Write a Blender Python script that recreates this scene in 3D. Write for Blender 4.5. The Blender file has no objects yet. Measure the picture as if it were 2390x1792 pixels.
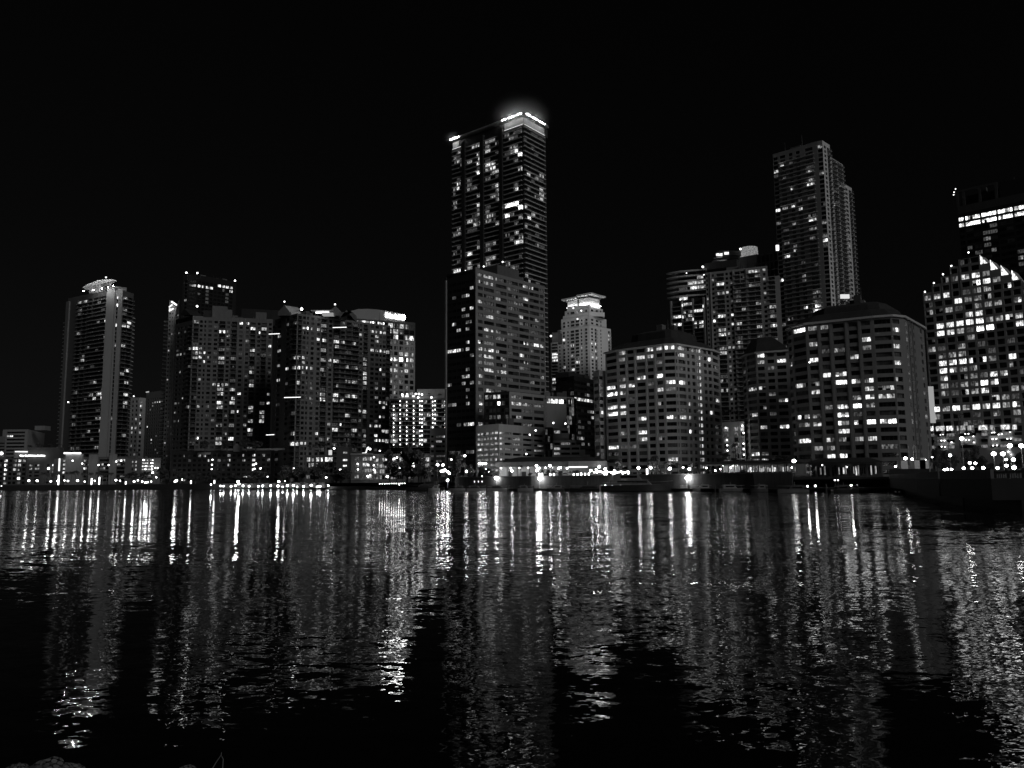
import bpy, math, random
from mathutils import Vector, Matrix
random.seed(7)
SC = bpy.context.scene
COL = SC.collection
R_ = math.radians
# ------------------------------------------------------------------ camera model (photo pixels 2390 x 1792)
PW, PH, FOC = 2390.0, 1792.0, 1900.0
CAMH = 3.3
PITCH, ROLL = math.atan(226 / FOC), 0.5
CAM = Vector((0, 0, CAMH))
ROT = Matrix.Rotation(math.pi / 2 + PITCH, 3, 'X') @ Matrix.Rotation(-R_(ROLL), 3, 'Z')
ROTI = ROT.transposed()
Z = Vector((0, 0, 1))

def ray(p):
    return ROT @ Vector((p[0] - PW / 2, PH / 2 - p[1], -FOC))
def at(p, D):
    d = ray(p); return CAM + d * (D / d.y)
def onz(p, z):
    d = ray(p); return CAM + d * ((z - CAMH) / d.z)
def onplane(p, A, N):
    d = ray(p); t = (A - CAM).dot(N) / d.dot(N); return CAM + d * t
def proj(P):
    v = ROTI @ (P - CAM); return (PW / 2 + FOC * v.x / -v.z, PH / 2 - FOC * v.y / -v.z)
def crop(x0, y0, s):
    return lambda x, y: (x0 + x / s, y0 + y / s)
cA = crop(0, 600, 2.86); cB = crop(340, 600, 2.862); cC = crop(620, 660, 3.191); cD = crop(1000, 220, 3.772)
cE = crop(1000, 600, 2.86); cF = crop(1260, 660, 3.191); cG = crop(1540, 540, 3.606); cH = crop(1760, 300, 3.457)
cI = crop(1680, 680, 3.317); cJ = crop(2100, 400, 3.317); cK = crop(2100, 850, 4.148)
def strip(x0): return crop(x0, 980, 7.373)
s1, s2, s3, s4, s5, s6, s7, s8 = [strip(x) for x in (0, 300, 600, 900, 1200, 1500, 1800, 2090)]

cam = bpy.data.cameras.new('camera'); camo = bpy.data.objects.new('camera', cam); COL.objects.link(camo)
cam.sensor_fit = 'HORIZONTAL'; cam.sensor_width = 36.0; cam.lens = 36.0 * FOC / PW
cam.clip_start = 0.1; cam.clip_end = 9000
camo.matrix_world = Matrix.Translation(CAM) @ ROT.to_4x4()
SC.camera = camo

# ------------------------------------------------------------------ materials (all grey: the photograph is black and white)
def newmat(name):
    m = bpy.data.materials.new(name); m.use_nodes = True
    nt = m.node_tree; nt.nodes.clear()
    return m, nt, nt.nodes, nt.links
def g3(v): return (v, v, v, 1)
_wm = {}
def wall(v, rough=0.85, var=0.22, scale=0.12, streak=True):
    key = (v, rough, var, scale)
    if key in _wm: return _wm[key]
    m, nt, N, L = newmat('painted_wall')
    o = N.new('ShaderNodeOutputMaterial'); b = N.new('ShaderNodeBsdfPrincipled')
    b.inputs['Roughness'].default_value = rough
    geo = N.new('ShaderNodeNewGeometry'); mp = N.new('ShaderNodeMapping'); mp.inputs['Scale'].default_value = (1, 1, .25)
    L.new(geo.outputs['Position'], mp.inputs['Vector'])
    n1 = N.new('ShaderNodeTexNoise'); n1.inputs['Scale'].default_value = scale; n1.inputs['Detail'].default_value = 6
    L.new(mp.outputs['Vector'], n1.inputs['Vector'])
    n2 = N.new('ShaderNodeTexNoise'); n2.inputs['Scale'].default_value = scale * 9; n2.inputs['Detail'].default_value = 3
    L.new(mp.outputs['Vector'], n2.inputs['Vector'])
    a = N.new('ShaderNodeMath'); a.operation = 'ADD'; L.new(n1.outputs['Fac'], a.inputs[0]); L.new(n2.outputs['Fac'], a.inputs[1])
    r = N.new('ShaderNodeMapRange'); r.inputs['From Min'].default_value = .6; r.inputs['From Max'].default_value = 1.4
    r.inputs['To Min'].default_value = v * (1 - var); r.inputs['To Max'].default_value = v * (1 + var)
    L.new(a.outputs[0], r.inputs['Value']); L.new(r.outputs['Result'], b.inputs['Base Color'])
    L.new(b.outputs[0], o.inputs[0]); _wm[key] = m; return m

def glass(name, v=.012, rough=.1, lines=True):
    m, nt, N, L = newmat(name)
    o = N.new('ShaderNodeOutputMaterial'); b = N.new('ShaderNodeBsdfPrincipled')
    b.inputs['Roughness'].default_value = rough; b.inputs['IOR'].default_value = 1.5
    uv = N.new('ShaderNodeUVMap'); sp = N.new('ShaderNodeSeparateXYZ'); L.new(uv.outputs[0], sp.inputs[0])
    f = N.new('ShaderNodeMath'); f.operation = 'FRACT'; L.new(sp.outputs[0], f.inputs[0])
    c = N.new('ShaderNodeMath'); c.operation = 'COMPARE'; c.inputs[1].default_value = 0.5; c.inputs[2].default_value = 0.44
    L.new(f.outputs[0], c.inputs[0])
    nz = N.new('ShaderNodeTexNoise'); nz.inputs['Scale'].default_value = .45; nz.inputs['Detail'].default_value = 2
    geo = N.new('ShaderNodeNewGeometry'); L.new(geo.outputs['Position'], nz.inputs['Vector'])
    r = N.new('ShaderNodeMapRange'); r.inputs['From Min'].default_value = .35; r.inputs['From Max'].default_value = .75
    r.inputs['To Min'].default_value = v * .5; r.inputs['To Max'].default_value = v * 2.5; L.new(nz.outputs['Fac'], r.inputs['Value'])
    mx = N.new('ShaderNodeMix'); mx.data_type = 'RGBA'
    mx.inputs[6].default_value = g3(.05); L.new(r.outputs['Result'], mx.inputs[7]); L.new(c.outputs[0], mx.inputs[0])
    L.new(mx.outputs[2], b.inputs['Base Color']); L.new(b.outputs[0], o.inputs[0]); return m
DARK = glass('dark_glass')
CURTAIN = glass('curtained_glass', .07, .3)

def litmat(name, strength, seedoff, sample='NONE', plain=False):
    """a lit room behind a window: curtains and furniture give an uneven brightness, mullions divide it"""
    m, nt, N, L = newmat(name)
    o = N.new('ShaderNodeOutputMaterial'); e = N.new('ShaderNodeEmission'); e.inputs['Color'].default_value = g3(1)
    geo = N.new('ShaderNodeNewGeometry')
    mp = N.new('ShaderNodeMapping'); mp.inputs['Location'].default_value = (seedoff, seedoff * 2, 0); mp.inputs['Scale'].default_value = (1, 1, .4)
    L.new(geo.outputs['Position'], mp.inputs['Vector'])
    n = N.new('ShaderNodeTexNoise'); n.inputs['Scale'].default_value = 1.9; n.inputs['Detail'].default_value = 4
    L.new(mp.outputs['Vector'], n.inputs['Vector'])
    r = N.new('ShaderNodeMapRange'); r.inputs['From Min'].default_value = .34; r.inputs['From Max'].default_value = .64
    r.inputs['To Min'].default_value = .08 * strength; r.inputs['To Max'].default_value = 1.7 * strength
    L.new(n.outputs['Fac'], r.inputs['Value'])
    uv = N.new('ShaderNodeUVMap'); sp = N.new('ShaderNodeSeparateXYZ'); L.new(uv.outputs[0], sp.inputs[0])
    f = N.new('ShaderNodeMath'); f.operation = 'FRACT'; L.new(sp.outputs[0], f.inputs[0])
    c = N.new('ShaderNodeMath'); c.operation = 'COMPARE'; c.inputs[1].default_value = 0.5; c.inputs[2].default_value = 0.43
    L.new(f.outputs[0], c.inputs[0])
    ma = N.new('ShaderNodeMapRange'); ma.inputs['To Min'].default_value = .12; ma.inputs['To Max'].default_value = 1; L.new(c.outputs[0], ma.inputs['Value'])
    mu = N.new('ShaderNodeMath'); mu.operation = 'MULTIPLY'; L.new(r.outputs['Result'], mu.inputs[0]); L.new(ma.outputs['Result'], mu.inputs[1])
    L.new(mu.outputs[0], e.inputs['Strength']); L.new(e.outputs[0], o.inputs[0])
    m.cycles.emission_sampling = sample
    return m
LV = [0, .055, .15, .32, .65, 1.3, 2.8, 6.0]
LIT = {k: [litmat('lit_room', LV[k], 13.7 * k + 31.1 * j) for j in range(2)] for k in range(1, 8)}

_em = {}
def emit(strength, sample='AUTO'):
    k = (strength, sample)
    if k in _em: return _em[k]
    m, nt, N, L = newmat('glowing_surface')
    o = N.new('ShaderNodeOutputMaterial'); e = N.new('ShaderNodeEmission'); e.inputs['Color'].default_value = g3(1); e.inputs['Strength'].default_value = strength
    L.new(e.outputs[0], o.inputs[0]); m.cycles.emission_sampling = sample; _em[k] = m; return m
def plain(name, v, rough=.7, metal=0, var=.25, scale=2.0):
    m, nt, N, L = newmat(name)
    o = N.new('ShaderNodeOutputMaterial'); b = N.new('ShaderNodeBsdfPrincipled')
    b.inputs['Roughness'].default_value = rough; b.inputs['Metallic'].default_value = metal
    tc = N.new('ShaderNodeTexCoord'); n = N.new('ShaderNodeTexNoise'); n.inputs['Scale'].default_value = scale; n.inputs['Detail'].default_value = 4
    L.new(tc.outputs['Object'], n.inputs['Vector'])
    r = N.new('ShaderNodeMapRange'); r.inputs['From Min'].default_value = .3; r.inputs['From Max'].default_value = .7
    r.inputs['To Min'].default_value = v * (1 - var); r.inputs['To Max'].default_value = v * (1 + var)
    L.new(n.outputs['Fac'], r.inputs['Value']); L.new(r.outputs['Result'], b.inputs['Base Color']); L.new(b.outputs[0], o.inputs[0]); return m
M_METAL = plain('dark_metal', .06, .5); M_PALE = plain('pale_metal', .4, .5); M_BARK = plain('bark', .09, .9)
M_LEAF = plain('foliage', .1, .8, 0, .5, .8); M_PALM = plain('palm_frond', .09, .6, 0, .4, 1.5)
M_ROCK = plain('wet_rock', .22, .8, 0, .5, 4); M_TWIG = plain('dry_stalk', .2, .8)
M_HULLW = plain('white_hull', .55, .35, 0, .08, .6); M_HULLD = plain('dark_hull', .04, .3); M_WOOD = plain('weathered_timber', .08, .85)
M_ROOFD = plain('dark_roof', .035, .9, 0, .3, .3); M_GROUND = plain('paving', .06, .9, 0, .3, .15)
M_CANVAS = plain('canvas', .12, .9)

# ------------------------------------------------------------------ mesh building
class MB:
    def __init__(s): s.v = []; s.f = []; s.m = []; s.uv = []; s.mats = []
    def mi(s, mat):
        if mat not in s.mats: s.mats.append(mat)
        return s.mats.index(mat)
    def poly(s, pts, mat, uv=None):
        b = len(s.v); s.v += [tuple(p) for p in pts]; s.f.append(tuple(range(b, b + len(pts)))); s.m.append(s.mi(mat))
        s.uv.append(uv or [(.5, .5)] * len(pts))
    def quad(s, a, b, c, d, mat, uv=None): s.poly((a, b, c, d), mat, uv)
    def box8(s, p, mat):     # p: bottom 4 (ccw from above), top 4
        for i in ((3, 2, 1, 0), (4, 5, 6, 7), (0, 1, 5, 4), (1, 2, 6, 5), (2, 3, 7, 6), (3, 0, 4, 7)):
            s.poly([p[k] for k in i], mat)
    def obox(s, A, U, Nn, u0, u1, n0, n1, z0, z1, mat):  # box in a face frame: along U, outwards Nn
        q = lambda u, n, z: Vector((A.x, A.y, 0)) + U * u + Nn * n + Z * z
        s.box8([q(u0, n1, z0), q(u1, n1, z0), q(u1, n0, z0), q(u0, n0, z0), q(u0, n1, z1), q(u1, n1, z1), q(u1, n0, z1), q(u0, n0, z1)], mat)
    def box(s, x0, x1, y0, y1, z0, z1, mat):
        s.obox(Vector((0, 0, 0)), Vector((1, 0, 0)), Vector((0, -1, 0)), x0, x1, -y1, -y0, z0, z1, mat)
    def prism(s, pts, z0, z1, mat, topmat=None, top_pts=None):
        tp = top_pts or pts; n = len(pts)
        lo = [Vector((p[0], p[1], z0)) for p in pts]; hi = [Vector((p[0], p[1], z1)) for p in tp]
        for i in range(n): s.quad(lo[i], lo[(i + 1) % n], hi[(i + 1) % n], hi[i], mat)
        s.poly(hi, topmat or mat); s.poly(lo[::-1], mat)
    def tube(s, pts, rad, mat, k=6):
        rings = []
        for i, p in enumerate(pts):
            p = Vector(p); a = Vector(pts[max(0, i - 1)]); b = Vector(pts[min(len(pts) - 1, i + 1)])
            d = (b - a).normalized(); x = d.cross(Vector((.31, .95, .05))).normalized(); y = d.cross(x)
            r = rad[i] if isinstance(rad, (list, tuple)) else rad
            rings.append([p + (x * math.cos(t * 2 * math.pi / k) + y * math.sin(t * 2 * math.pi / k)) * r for t in range(k)])
        for a, b in zip(rings, rings[1:]):
            for t in range(k): s.quad(a[t], a[(t + 1) % k], b[(t + 1) % k], b[t], mat)
        s.poly(rings[0][::-1], mat); s.poly(rings[-1], mat)
    def ball(s, c, r, mat, nu=10, nv=6, sz=1.0, jit=0):
        c = Vector(c); rows = []
        for j in range(nv + 1):
            th = math.pi * j / nv; row = []
            for i in range(nu):
                ph = 2 * math.pi * i / nu; rr = r * (1 + random.uniform(-jit, jit))
                row.append(c + Vector((math.sin(th) * math.cos(ph) * rr, math.sin(th) * math.sin(ph) * rr, math.cos(th) * rr * sz)))
            rows.append(row)
        for j in range(nv):
            for i in range(nu):
                a, b, cc, d = rows[j + 1][i], rows[j + 1][(i + 1) % nu], rows[j][(i + 1) % nu], rows[j][i]
                s.quad(a, b, cc, d, mat)
    def merge(s, o):
        b = len(s.v); s.v += o.v; s.f += [tuple(i + b for i in f) for f in o.f]
        mp = [s.mi(m) for m in o.mats]; s.m += [mp[i] for i in o.m]; s.uv += o.uv
    def mesh(s, name, origin=None):
        me = bpy.data.meshes.new(name)
        if origin is None: vs = s.v
        else: vs = [(v[0] - origin[0], v[1] - origin[1], v[2] - origin[2]) for v in s.v]
        me.from_pydata(vs, [], s.f)
        for m in s.mats: me.materials.append(m)
        me.polygons.foreach_set('material_index', s.m)
        uvl = me.uv_layers.new(name='UVMap'); flat = []
        for u in s.uv:
            for q in u: flat += [q[0], q[1]]
        uvl.data.foreach_set('uv', flat)
        me.update(); return me

def tag(o, label=None, cat=None, group=None, kind=None):
    if label: o['label'] = label
    if cat: o['category'] = cat
    if group: o['group'] = group
    if kind: o['kind'] = kind
    return o
def link(name, me, parent=None):
    o = bpy.data.objects.new(name, me); COL.objects.link(o)
    if parent is not None: o.parent = parent
    return o
def single(name, mb, label, cat, group=None, origin=None):
    me = mb.mesh(name, origin); o = link(name, me)
    if origin is not None: o.location = origin
    return tag(o, label, cat, group)
def structure(name, mb):
    return tag(link(name, mb.mesh(name)), kind='structure')

def picket_rail(mb, A0, U, N, u0, u1, n0, po, zf, rm, solid=False):
    mb.obox(A0, U, N, u0 + .05, u1 - .05, po - .1, po - .03, zf + .92, zf + 1.02, rm)
    mb.obox(A0, U, N, u0 + .05, u1 - .05, po - .09, po - .04, zf + .08, zf + .14, rm)
    k = max(2, int((u1 - u0) / .9))
    for j in range(k + 1):
        u = u0 + .06 + (u1 - u0 - .2) * j / k; mb.obox(A0, U, N, u, u + .09, po - .085, po - .045, zf + .003, zf + .918, rm)
    for u in (u0 + .05, u1 - .11): mb.obox(A0, U, N, u, u + .06, n0 + .02, po - .103, zf + .93, zf + 1.0, rm)

class Thing:
    def __init__(s, name, label, cat, base, group=None):
        s.base = Vector(base); s.root = bpy.data.objects.new(name, None); COL.objects.link(s.root)
        s.root.location = s.base; s.root.empty_display_size = 2; tag(s.root, label, cat, group)
        s.parts = {}; s.items = {}; s.wins = []
    def part(s, name):
        if name not in s.parts: s.parts[name] = MB()
        return s.parts[name]
    def item(s, name, mb, P=None):       # one of many equal parts
        if P is None: P = Vector(mb.v[0])
        s.items.setdefault(name, []).append((1.0 / max(1, (P - CAM).length), mb))
    def window(s, a, b, c, d, name='window', lev=None):
        s.wins.append([a, b, c, d, name, lev])
    def resolve(s, lits, prob=0.0, levels=(1, 2, 2, 3, 3, 4), tol=13, curtain=.12, seed=1):
        rng = random.Random(seed)
        info = []
        for w in s.wins:
            C = (w[0] + w[1] + w[2] + w[3]) / 4; info.append(proj(C))
        order = []
        for k, (x, y, l) in enumerate(lits):
            best, bd = None, tol
            for i, (px, py) in enumerate(info):
                if s.wins[i][5] is not None: continue
                a, b = proj(s.wins[i][0]), proj(s.wins[i][2])
                dx = max(0, abs(px - x) - abs(a[0] - b[0]) / 2); dy = abs(py - y)
                d = math.hypot(dx, dy) + .15 * abs(px - x)
                if d < bd: bd, best = d, i
            if best is not None: s.wins[best][5] = l
        for w in s.wins:
            if w[5] is None and rng.random() < prob: w[5] = rng.choice(levels)
        for w in s.wins:
            wd = (w[1] - w[0]).length; npan = max(1, round(wd / 1.15)); ht = (w[3] - w[0]).length
            lv = w[5]
            if lv: mat = LIT[lv][rng.randrange(2)]
            else: mat = CURTAIN if rng.random() < curtain else DARK
            mb = MB()
            U = (w[1] - w[0]) / wd; dep = U.cross(Z) * -0.05
            if lv and wd > 1.7:
                k = min(4, max(2, round(wd / 1.3)))
                for j in range(k):
                    l2 = lv if rng.random() < .62 else max(1, lv - rng.choice((1, 1, 2, 3)))
                    mt = LIT[l2][rng.randrange(2)] if rng.random() < .93 else DARK
                    a, b = w[0] + (w[1] - w[0]) * j / k, w[0] + (w[1] - w[0]) * (j + 1) / k; up = w[3] - w[0]
                    if rng.random() < .3:    # blind drawn part of the way down
                        h_ = rng.uniform(.3, .75); mb.quad(a, b, b + up * h_, a + up * h_, mt, [(0, 0), (1, 0), (1, h_), (0, h_)]); mb.quad(a + up * h_, b + up * h_, b + up, a + up, LIT[max(1, l2 - 2)][rng.randrange(2)], [(0, h_), (1, h_), (1, 1), (0, 1)])
                    else: mb.quad(a, b, b + up, a + up, mt, [(0, 0), (1, 0), (1, 1), (0, 1)])
            else: mb.quad(w[0], w[1], w[2], w[3], mat, [(0, 0), (npan, 0), (npan, 1), (0, 1)])
            # frame bars standing just proud of the pane
            nn = U.cross(Z) * .04; fr = M_METAL
            t = .07
            mb.quad(w[0] + nn, w[1] + nn, w[1] + nn + Z * t, w[0] + nn + Z * t, fr)
            mb.quad(w[3] + nn - Z * t, w[2] + nn - Z * t, w[2] + nn, w[3] + nn, fr)
            C = (w[0] + w[2]) / 2
            s.items.setdefault(w[4], []).append(((2.0 if lv else 1.0) * wd * ht / max(1, (C - CAM).length) ** 2, mb))
        s.wins = []
    def finish(s):
        for n, mb in s.parts.items():
            if mb.f: link(n, mb.mesh(n, s.base), s.root)
        for n, lst in s.items.items():
            lst.sort(key=lambda t: -t[0])
            for sz, mb in lst[:100]: link(n, mb.mesh(n, s.base), s.root)
            if len(lst) > 100:
                rest = MB()
                for sz, mb in lst[100:]: rest.merge(mb)
                o = link(n, rest.mesh(n, s.base), s.root); o['kind'] = 'stuff'
        return s.root

def frame(A, B):
    U = Vector((B.x - A.x, B.y - A.y, 0)); Ln = U.length; U /= Ln
    return U, U.cross(Z), Ln

def facade(T, A, B, z0, z1, cols, rows, mat, yref=None, cr=None, hf=.55, recess=.35, rail=None, proj_out=1.4, top_skip=0, slabmat=None,
           band=None, railmat=None, pilaster=None, zlow=None, voff=0.0):
    """A, B: left and right end of the face (as seen).  cols: (x0, x1, type) in photo pixels at row yref (crop coordinates when cr is given)
    or fractions when yref is None.  rows: (z of the top row's window centre, storey height)."""
    U, N, Ln = frame(A, B)
    A0 = Vector((A.x, A.y, 0))
    def uof(x):
        if yref is None: return x * Ln
        p = cr(x, yref) if cr else (x, yref)
        return (onplane(p, A0, N) - A0).dot(U)
    zc0, fh = rows
    ops = []
    for c in cols:
        u0, u1 = uof(c[0]), uof(c[1])
        u0 = max(.15, u0); u1 = min(Ln - .15, u1)
        if u1 - u0 > .3: ops.append((u0, u1, c[2], c[3] if len(c) > 3 else None))
    ops.sort(key=lambda t: t[0])
    P = lambda u, z, n=0.0: A0 + U * u + N * n + Z * z
    W = T.part('wall')
    zs = []; k = top_skip
    zl = z0 if zlow is None else zlow
    while zc0 - k * fh - fh * .5 > zl - .15: zs.append((k, zc0 - k * fh)); k += 1
    ztop = z1
    for k, zc in zs:
        h = hf * fh
        zb, zt = zc - h / 2 , zc + h / 2
        if zt > z1 - .1: continue
        W.quad(P(0, zt), P(Ln, zt), P(Ln, ztop), P(0, ztop), mat)
        zw = zb; zlo = zb - .2 * fh if any(o[2] in 'b' for o in ops) and hf < .66 else zb
        if zlo < z0 + .1: zlo = zb
        u = 0.0
        for u0, u1, ty, ex in ops:
            zb = zlo if ty == 'b' else zw
            if zb > zlo: W.quad(P(u0, zlo), P(u1, zlo), P(u1, zb), P(u0, zb), mat)
            if u0 < u - .01: continue
            if u0 > u + 1e-4: W.quad(P(u, zlo), P(u0, zlo), P(u0, zt), P(u, zt), mat)
            r = recess if ty not in 'bc' else max(recess, .9)
            # reveals
            W.quad(P(u0, zb), P(u0, zb, -r), P(u0, zt, -r), P(u0, zt), mat)
            W.quad(P(u1, zb, -r), P(u1, zb), P(u1, zt), P(u1, zt, -r), mat)
            W.quad(P(u0, zb), P(u1, zb), P(u1, zb, -r), P(u0, zb, -r), mat)
            W.quad(P(u0, zt, -r), P(u1, zt, -r), P(u1, zt), P(u0, zt), mat)
            lev = ex if ty == 's' else None
            if ty == 'c' or (ty == 'w' and u1 - u0 > 7.5) or ty == 'B':
                npn = max(1, round((u1 - u0) / 4.2))
                for j in range(npn):
                    ua = u0 + (u1 - u0) * j / npn; ub = u0 + (u1 - u0) * (j + 1) / npn
                    T.window(P(ua, zb, -r), P(ub, zb, -r), P(ub, zt, -r), P(ua, zt, -r))
            else:
                T.window(P(u0, zb, -r), P(u1, zb, -r), P(u1, zt, -r), P(u0, zt, -r), 'window', lev)
            if ty in 'bc':
                mb = MB(); po = proj_out; sm = slabmat or mat
                zf = zb - .05
                mb.obox(A0, U, N, u0 - .25, u1 + .25, .01, po, zf - .22, zf, sm)
                rm = railmat or sm
                picket_rail(mb, A0, U, N, u0 - .25, u1 + .25, 0, po, zf, rm)
                T.item('balcony', mb)
            u = u1
        zb = zlo
        if u < Ln: W.quad(P(u, zb), P(Ln, zb), P(Ln, zt), P(u, zt), mat)
        if band:
            T.part('string_course').obox(A0, U, N, 0, Ln, .012, band, zb - .32, zb - .12, slabmat or mat)
        ztop = zb
    W.quad(P(0, z0), P(Ln, z0), P(Ln, ztop), P(0, ztop), mat)
    if pilaster:
        for x in pilaster[0]:
            u = uof(x); T.part('pilaster').obox(A0, U, N, u - pilaster[1] / 2, u + pilaster[1] / 2, .015, pilaster[2], z0, z1 - .4, pilaster[3] if len(pilaster) > 3 else mat)

def rowz(A, B, p_top, p_bot, n):
    """z of the top row's window centre and the storey height, from the photo position of two window rows n storeys apart"""
    U, N, Ln = frame(A, B); A0 = Vector((A.x, A.y, 0))
    za = onplane(p_top, A0, N).z; zb = onplane(p_bot, A0, N).z
    return za, (za - zb) / n

def shell(T, pts, z0, z1, mat, roofmat, deep=25, parapet=.0, sides=True):
    """closes a footprint behind its visible faces and roofs it"""
    mid = sum((Vector((p.x, p.y, 0)) for p in pts), Vector()) / len(pts)
    r = Vector((mid.x, mid.y, 0)).normalized()
    bl, br = pts[0] + r * deep, pts[-1] + r * deep
    W = T.part('wall'); v = lambda p, z: Vector((p.x, p.y, z))
    ring = list(pts) + [br, bl]
    n = len(ring)
    for i in range(len(pts) - 1, n):
        a, b = ring[i], ring[(i + 1) % n]
        W.quad(v(a, z0), v(b, z0), v(b, z1), v(a, z1), mat)
    T.part('roof').poly([v(p, z1 - .35) for p in ring], roofmat)
    # parapet inner faces so the roof edge has thickness
    c = sum((Vector((p.x, p.y, 0)) for p in ring), Vector()) / n
    inn = [Vector((p.x, p.y, 0)) + (c - Vector((p.x, p.y, 0))).normalized() * .6 for p in ring]
    for i in range(n):
        j = (i + 1) % n
        W.quad(v(ring[i], z1), v(ring[j], z1), v(inn[j], z1), v(inn[i], z1), mat)
        W.quad(v(inn[i], z1), v(inn[j], z1), v(inn[j], z1 - .34), v(inn[i], z1 - .34), mat)
    return ring
def lits(cr, L): return [(*cr(x, y), l) for x, y, l in L]
def ordn(i):
    return ['first', 'second', 'third', 'fourth', 'fifth', 'sixth', 'seventh', 'eighth', 'ninth', 'tenth', 'eleventh', 'twelfth', 'thirteenth', 'fourteenth',
            'fifteenth', 'sixteenth', 'seventeenth', 'eighteenth', 'nineteenth', 'twentieth', 'twenty-first', 'twenty-second', 'twenty-third', 'twenty-fourth',
            'twenty-fifth', 'twenty-sixth', 'twenty-seventh', 'twenty-eighth', 'twenty-ninth', 'thirtieth'][i]
GZ = 3.0      # level of the waterfront ground
ROOFS = []
WATER = (.18, .19, .10, .026); MISTD = .15; SKYS = .0006; SUNE = .40; ADDSPOTW = 420000
# ================================================================== the buildings
h1 = crop(160, 630, 12.29); h2 = crop(380, 690, 7.373); h3 = crop(640, 690, 6.144); h4 = crop(1280, 670, 7.211); h5 = crop(1560, 560, 7.9); h6 = crop(900, 900, 10.37)
ROOF = M_ROOFD
def vxy(p, z): return Vector((p.x, p.y, z))
def tops(cr, ref, D, pts):
    """points of one flat roof outline from photo positions; ref is at depth D and fixes the height"""
    z = at(cr(*ref), D).z
    return z, [onz(cr(*p), z) for p in pts]
def rz(A, B, cr, pt, pb, n, up=0):
    za, fh = rowz(A, B, cr(*pt), cr(*pb), n); return za + up * fh, fh
def bulb_part(T, name, P, r, s, sample='AUTO', sz=1.0):
    mb = MB(); mb.ball(P, r * .8, emit(round(s * .7, 2), sample), 8, 5, sz); T.item(name, mb)
def longbal(T, A, B, cr, yref, x0, x1, rows, z0, n, mat, railmat, proj_out=1.5, k0=0, over=0, hf=.55, thick=.25):
    U, N, Ln = frame(A, B); A0 = vxy(A, 0)
    u0 = (onplane(cr(x0, yref), A0, N) - A0).dot(U); u1 = (onplane(cr(x1, yref), A0, N) - A0).dot(U)
    for k in range(k0, n):
        zf = rows[0] - k * rows[1] - hf * rows[1] / 2 - .05 - (.2 * rows[1] if hf < .66 else 0)
        if zf < z0 + 1: break
        mb = MB(); mb.obox(A0, U, N, u0, u1, .02, proj_out, zf - thick, zf, mat)
        picket_rail(mb, A0, U, N, u0, u1, 0, proj_out, zf, railmat)
        T.item('balcony', mb)
RAILD = plain('tinted_rail', .1, .4); 

# ---------------------------------------------------------------- B1 slender balcony tower with the tilted roof sail, far left
z, P = tops(cA, (735, 215), 620, [(455, 275), (728, 218), (822, 222), (893, 243)])
T = Thing('balcony_tower', 'slender balcony tower with two pale vertical piers and a floodlit tilted roof sail', 'tower', vxy(P[1], GZ))
m = wall(.13); mp = wall(.34, var=.1)
r = rz(P[0], P[1], cA, (655, 435), (650, 915), 18, 6)
facade(T, P[0], P[1], GZ, z, [(496, 526, 'b'), (531, 561, 'b'), (566, 592, 'b'), (598, 650, 'c'), (650, 702, 'c')], r, m, 700, cA, hf=.78, proj_out=1.0, slabmat=wall(.55), railmat=RAILD)
longbal(T, P[0], P[1], cA, 700, 592, 700, r, GZ, 46, wall(.6), RAILD, 2.2, 4, hf=.78)
facade(T, P[1], P[2], GZ, z, [(757, 772, 'w')], r, mp, 700, cA, hf=.75, recess=1.2)
U, N, Ln = frame(P[1], P[2])
T.part('pier').obox(P[1], U, N, -1.2, 0.44 * Ln, .02, 1.6, GZ, z + 1.2, mp)
T.part('pier').obox(P[1], U, N, .7 * Ln, Ln, .02, 1.2, GZ, z + .6, mp)
U, N, Ln = frame(P[0], P[1]); T.part('pier').obox(P[0], U, N, -.3, 3.7, .02, 1.3, GZ, z - 3, wall(.24, var=.15))
facade(T, P[2], P[3], GZ, z, [(803, 835, 'c'), (836, 868, 'c')], r, m, 700, cA, hf=.78, proj_out=1.6, slabmat=wall(.5), railmat=RAILD)
ring = shell(T, P, GZ, z, m, ROOF, 26)
for k in range(4, 60):   # slab ends seen against the sky on both flanks
    zf = r[0] - k * r[1] - .4 * r[1]
    if zf < GZ + 12: break
    mb = MB(); U, N, Ln = frame(P[0], P[1]); mb.obox(P[0], U, N, -5.6, -.7, -6, -.5, zf - .6, zf, wall(.85)); mb.obox(P[0], U, N, -5.5, -.8, -.62, -.55, zf + .003, zf + .9, RAILD); T.item('balcony', mb)
    mb = MB(); U, N, Ln = frame(P[2], P[3]); mb.obox(P[2], U, N, Ln + .02, Ln + 3.2, -6, -.3, zf - .5, zf, wall(.7)); mb.obox(P[2], U, N, Ln + .1, Ln + 2.7, -.5, -.42, zf + .003, zf + .9, RAILD); T.item('balcony', mb)
# roof: penthouse block, sail (a tilted lens-shaped disc), uplit
def P3(cr, x, y, D): return at(cr(x, y), D)
mb = T.part('penthouse'); a, b = P3(h1, 1190, 600, 622), P3(h1, 1665, 600, 630); U, N, Ln = frame(a, b)
zt = P3(h1, 1300, 440, 622).z; mb.obox(a, U, N, 0, Ln, -12, 0, z - .3, zt, wall(.3))
a, b = P3(h1, 590, 560, 632), P3(h1, 920, 520, 628); U, N, Ln = frame(a, b); zt = P3(h1, 700, 395, 630).z
mb.obox(a, U, N, 0, Ln, -9, 0, z - .4, zt, wall(.7, var=.1)); mb.obox(a, U, N, 2.4, 3.6, .02, .6, z - .4, zt + 1.0, wall(.8, var=.1))
sail = T.part('roof_sail'); L0, L1 = P3(h1, 440, 560, 628), P3(h1, 1375, 290, 622)
ax = (L1 - L0); n_ = 22; wm = wall(.8, var=.15, scale=.3)
top, bot = [], []
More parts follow.
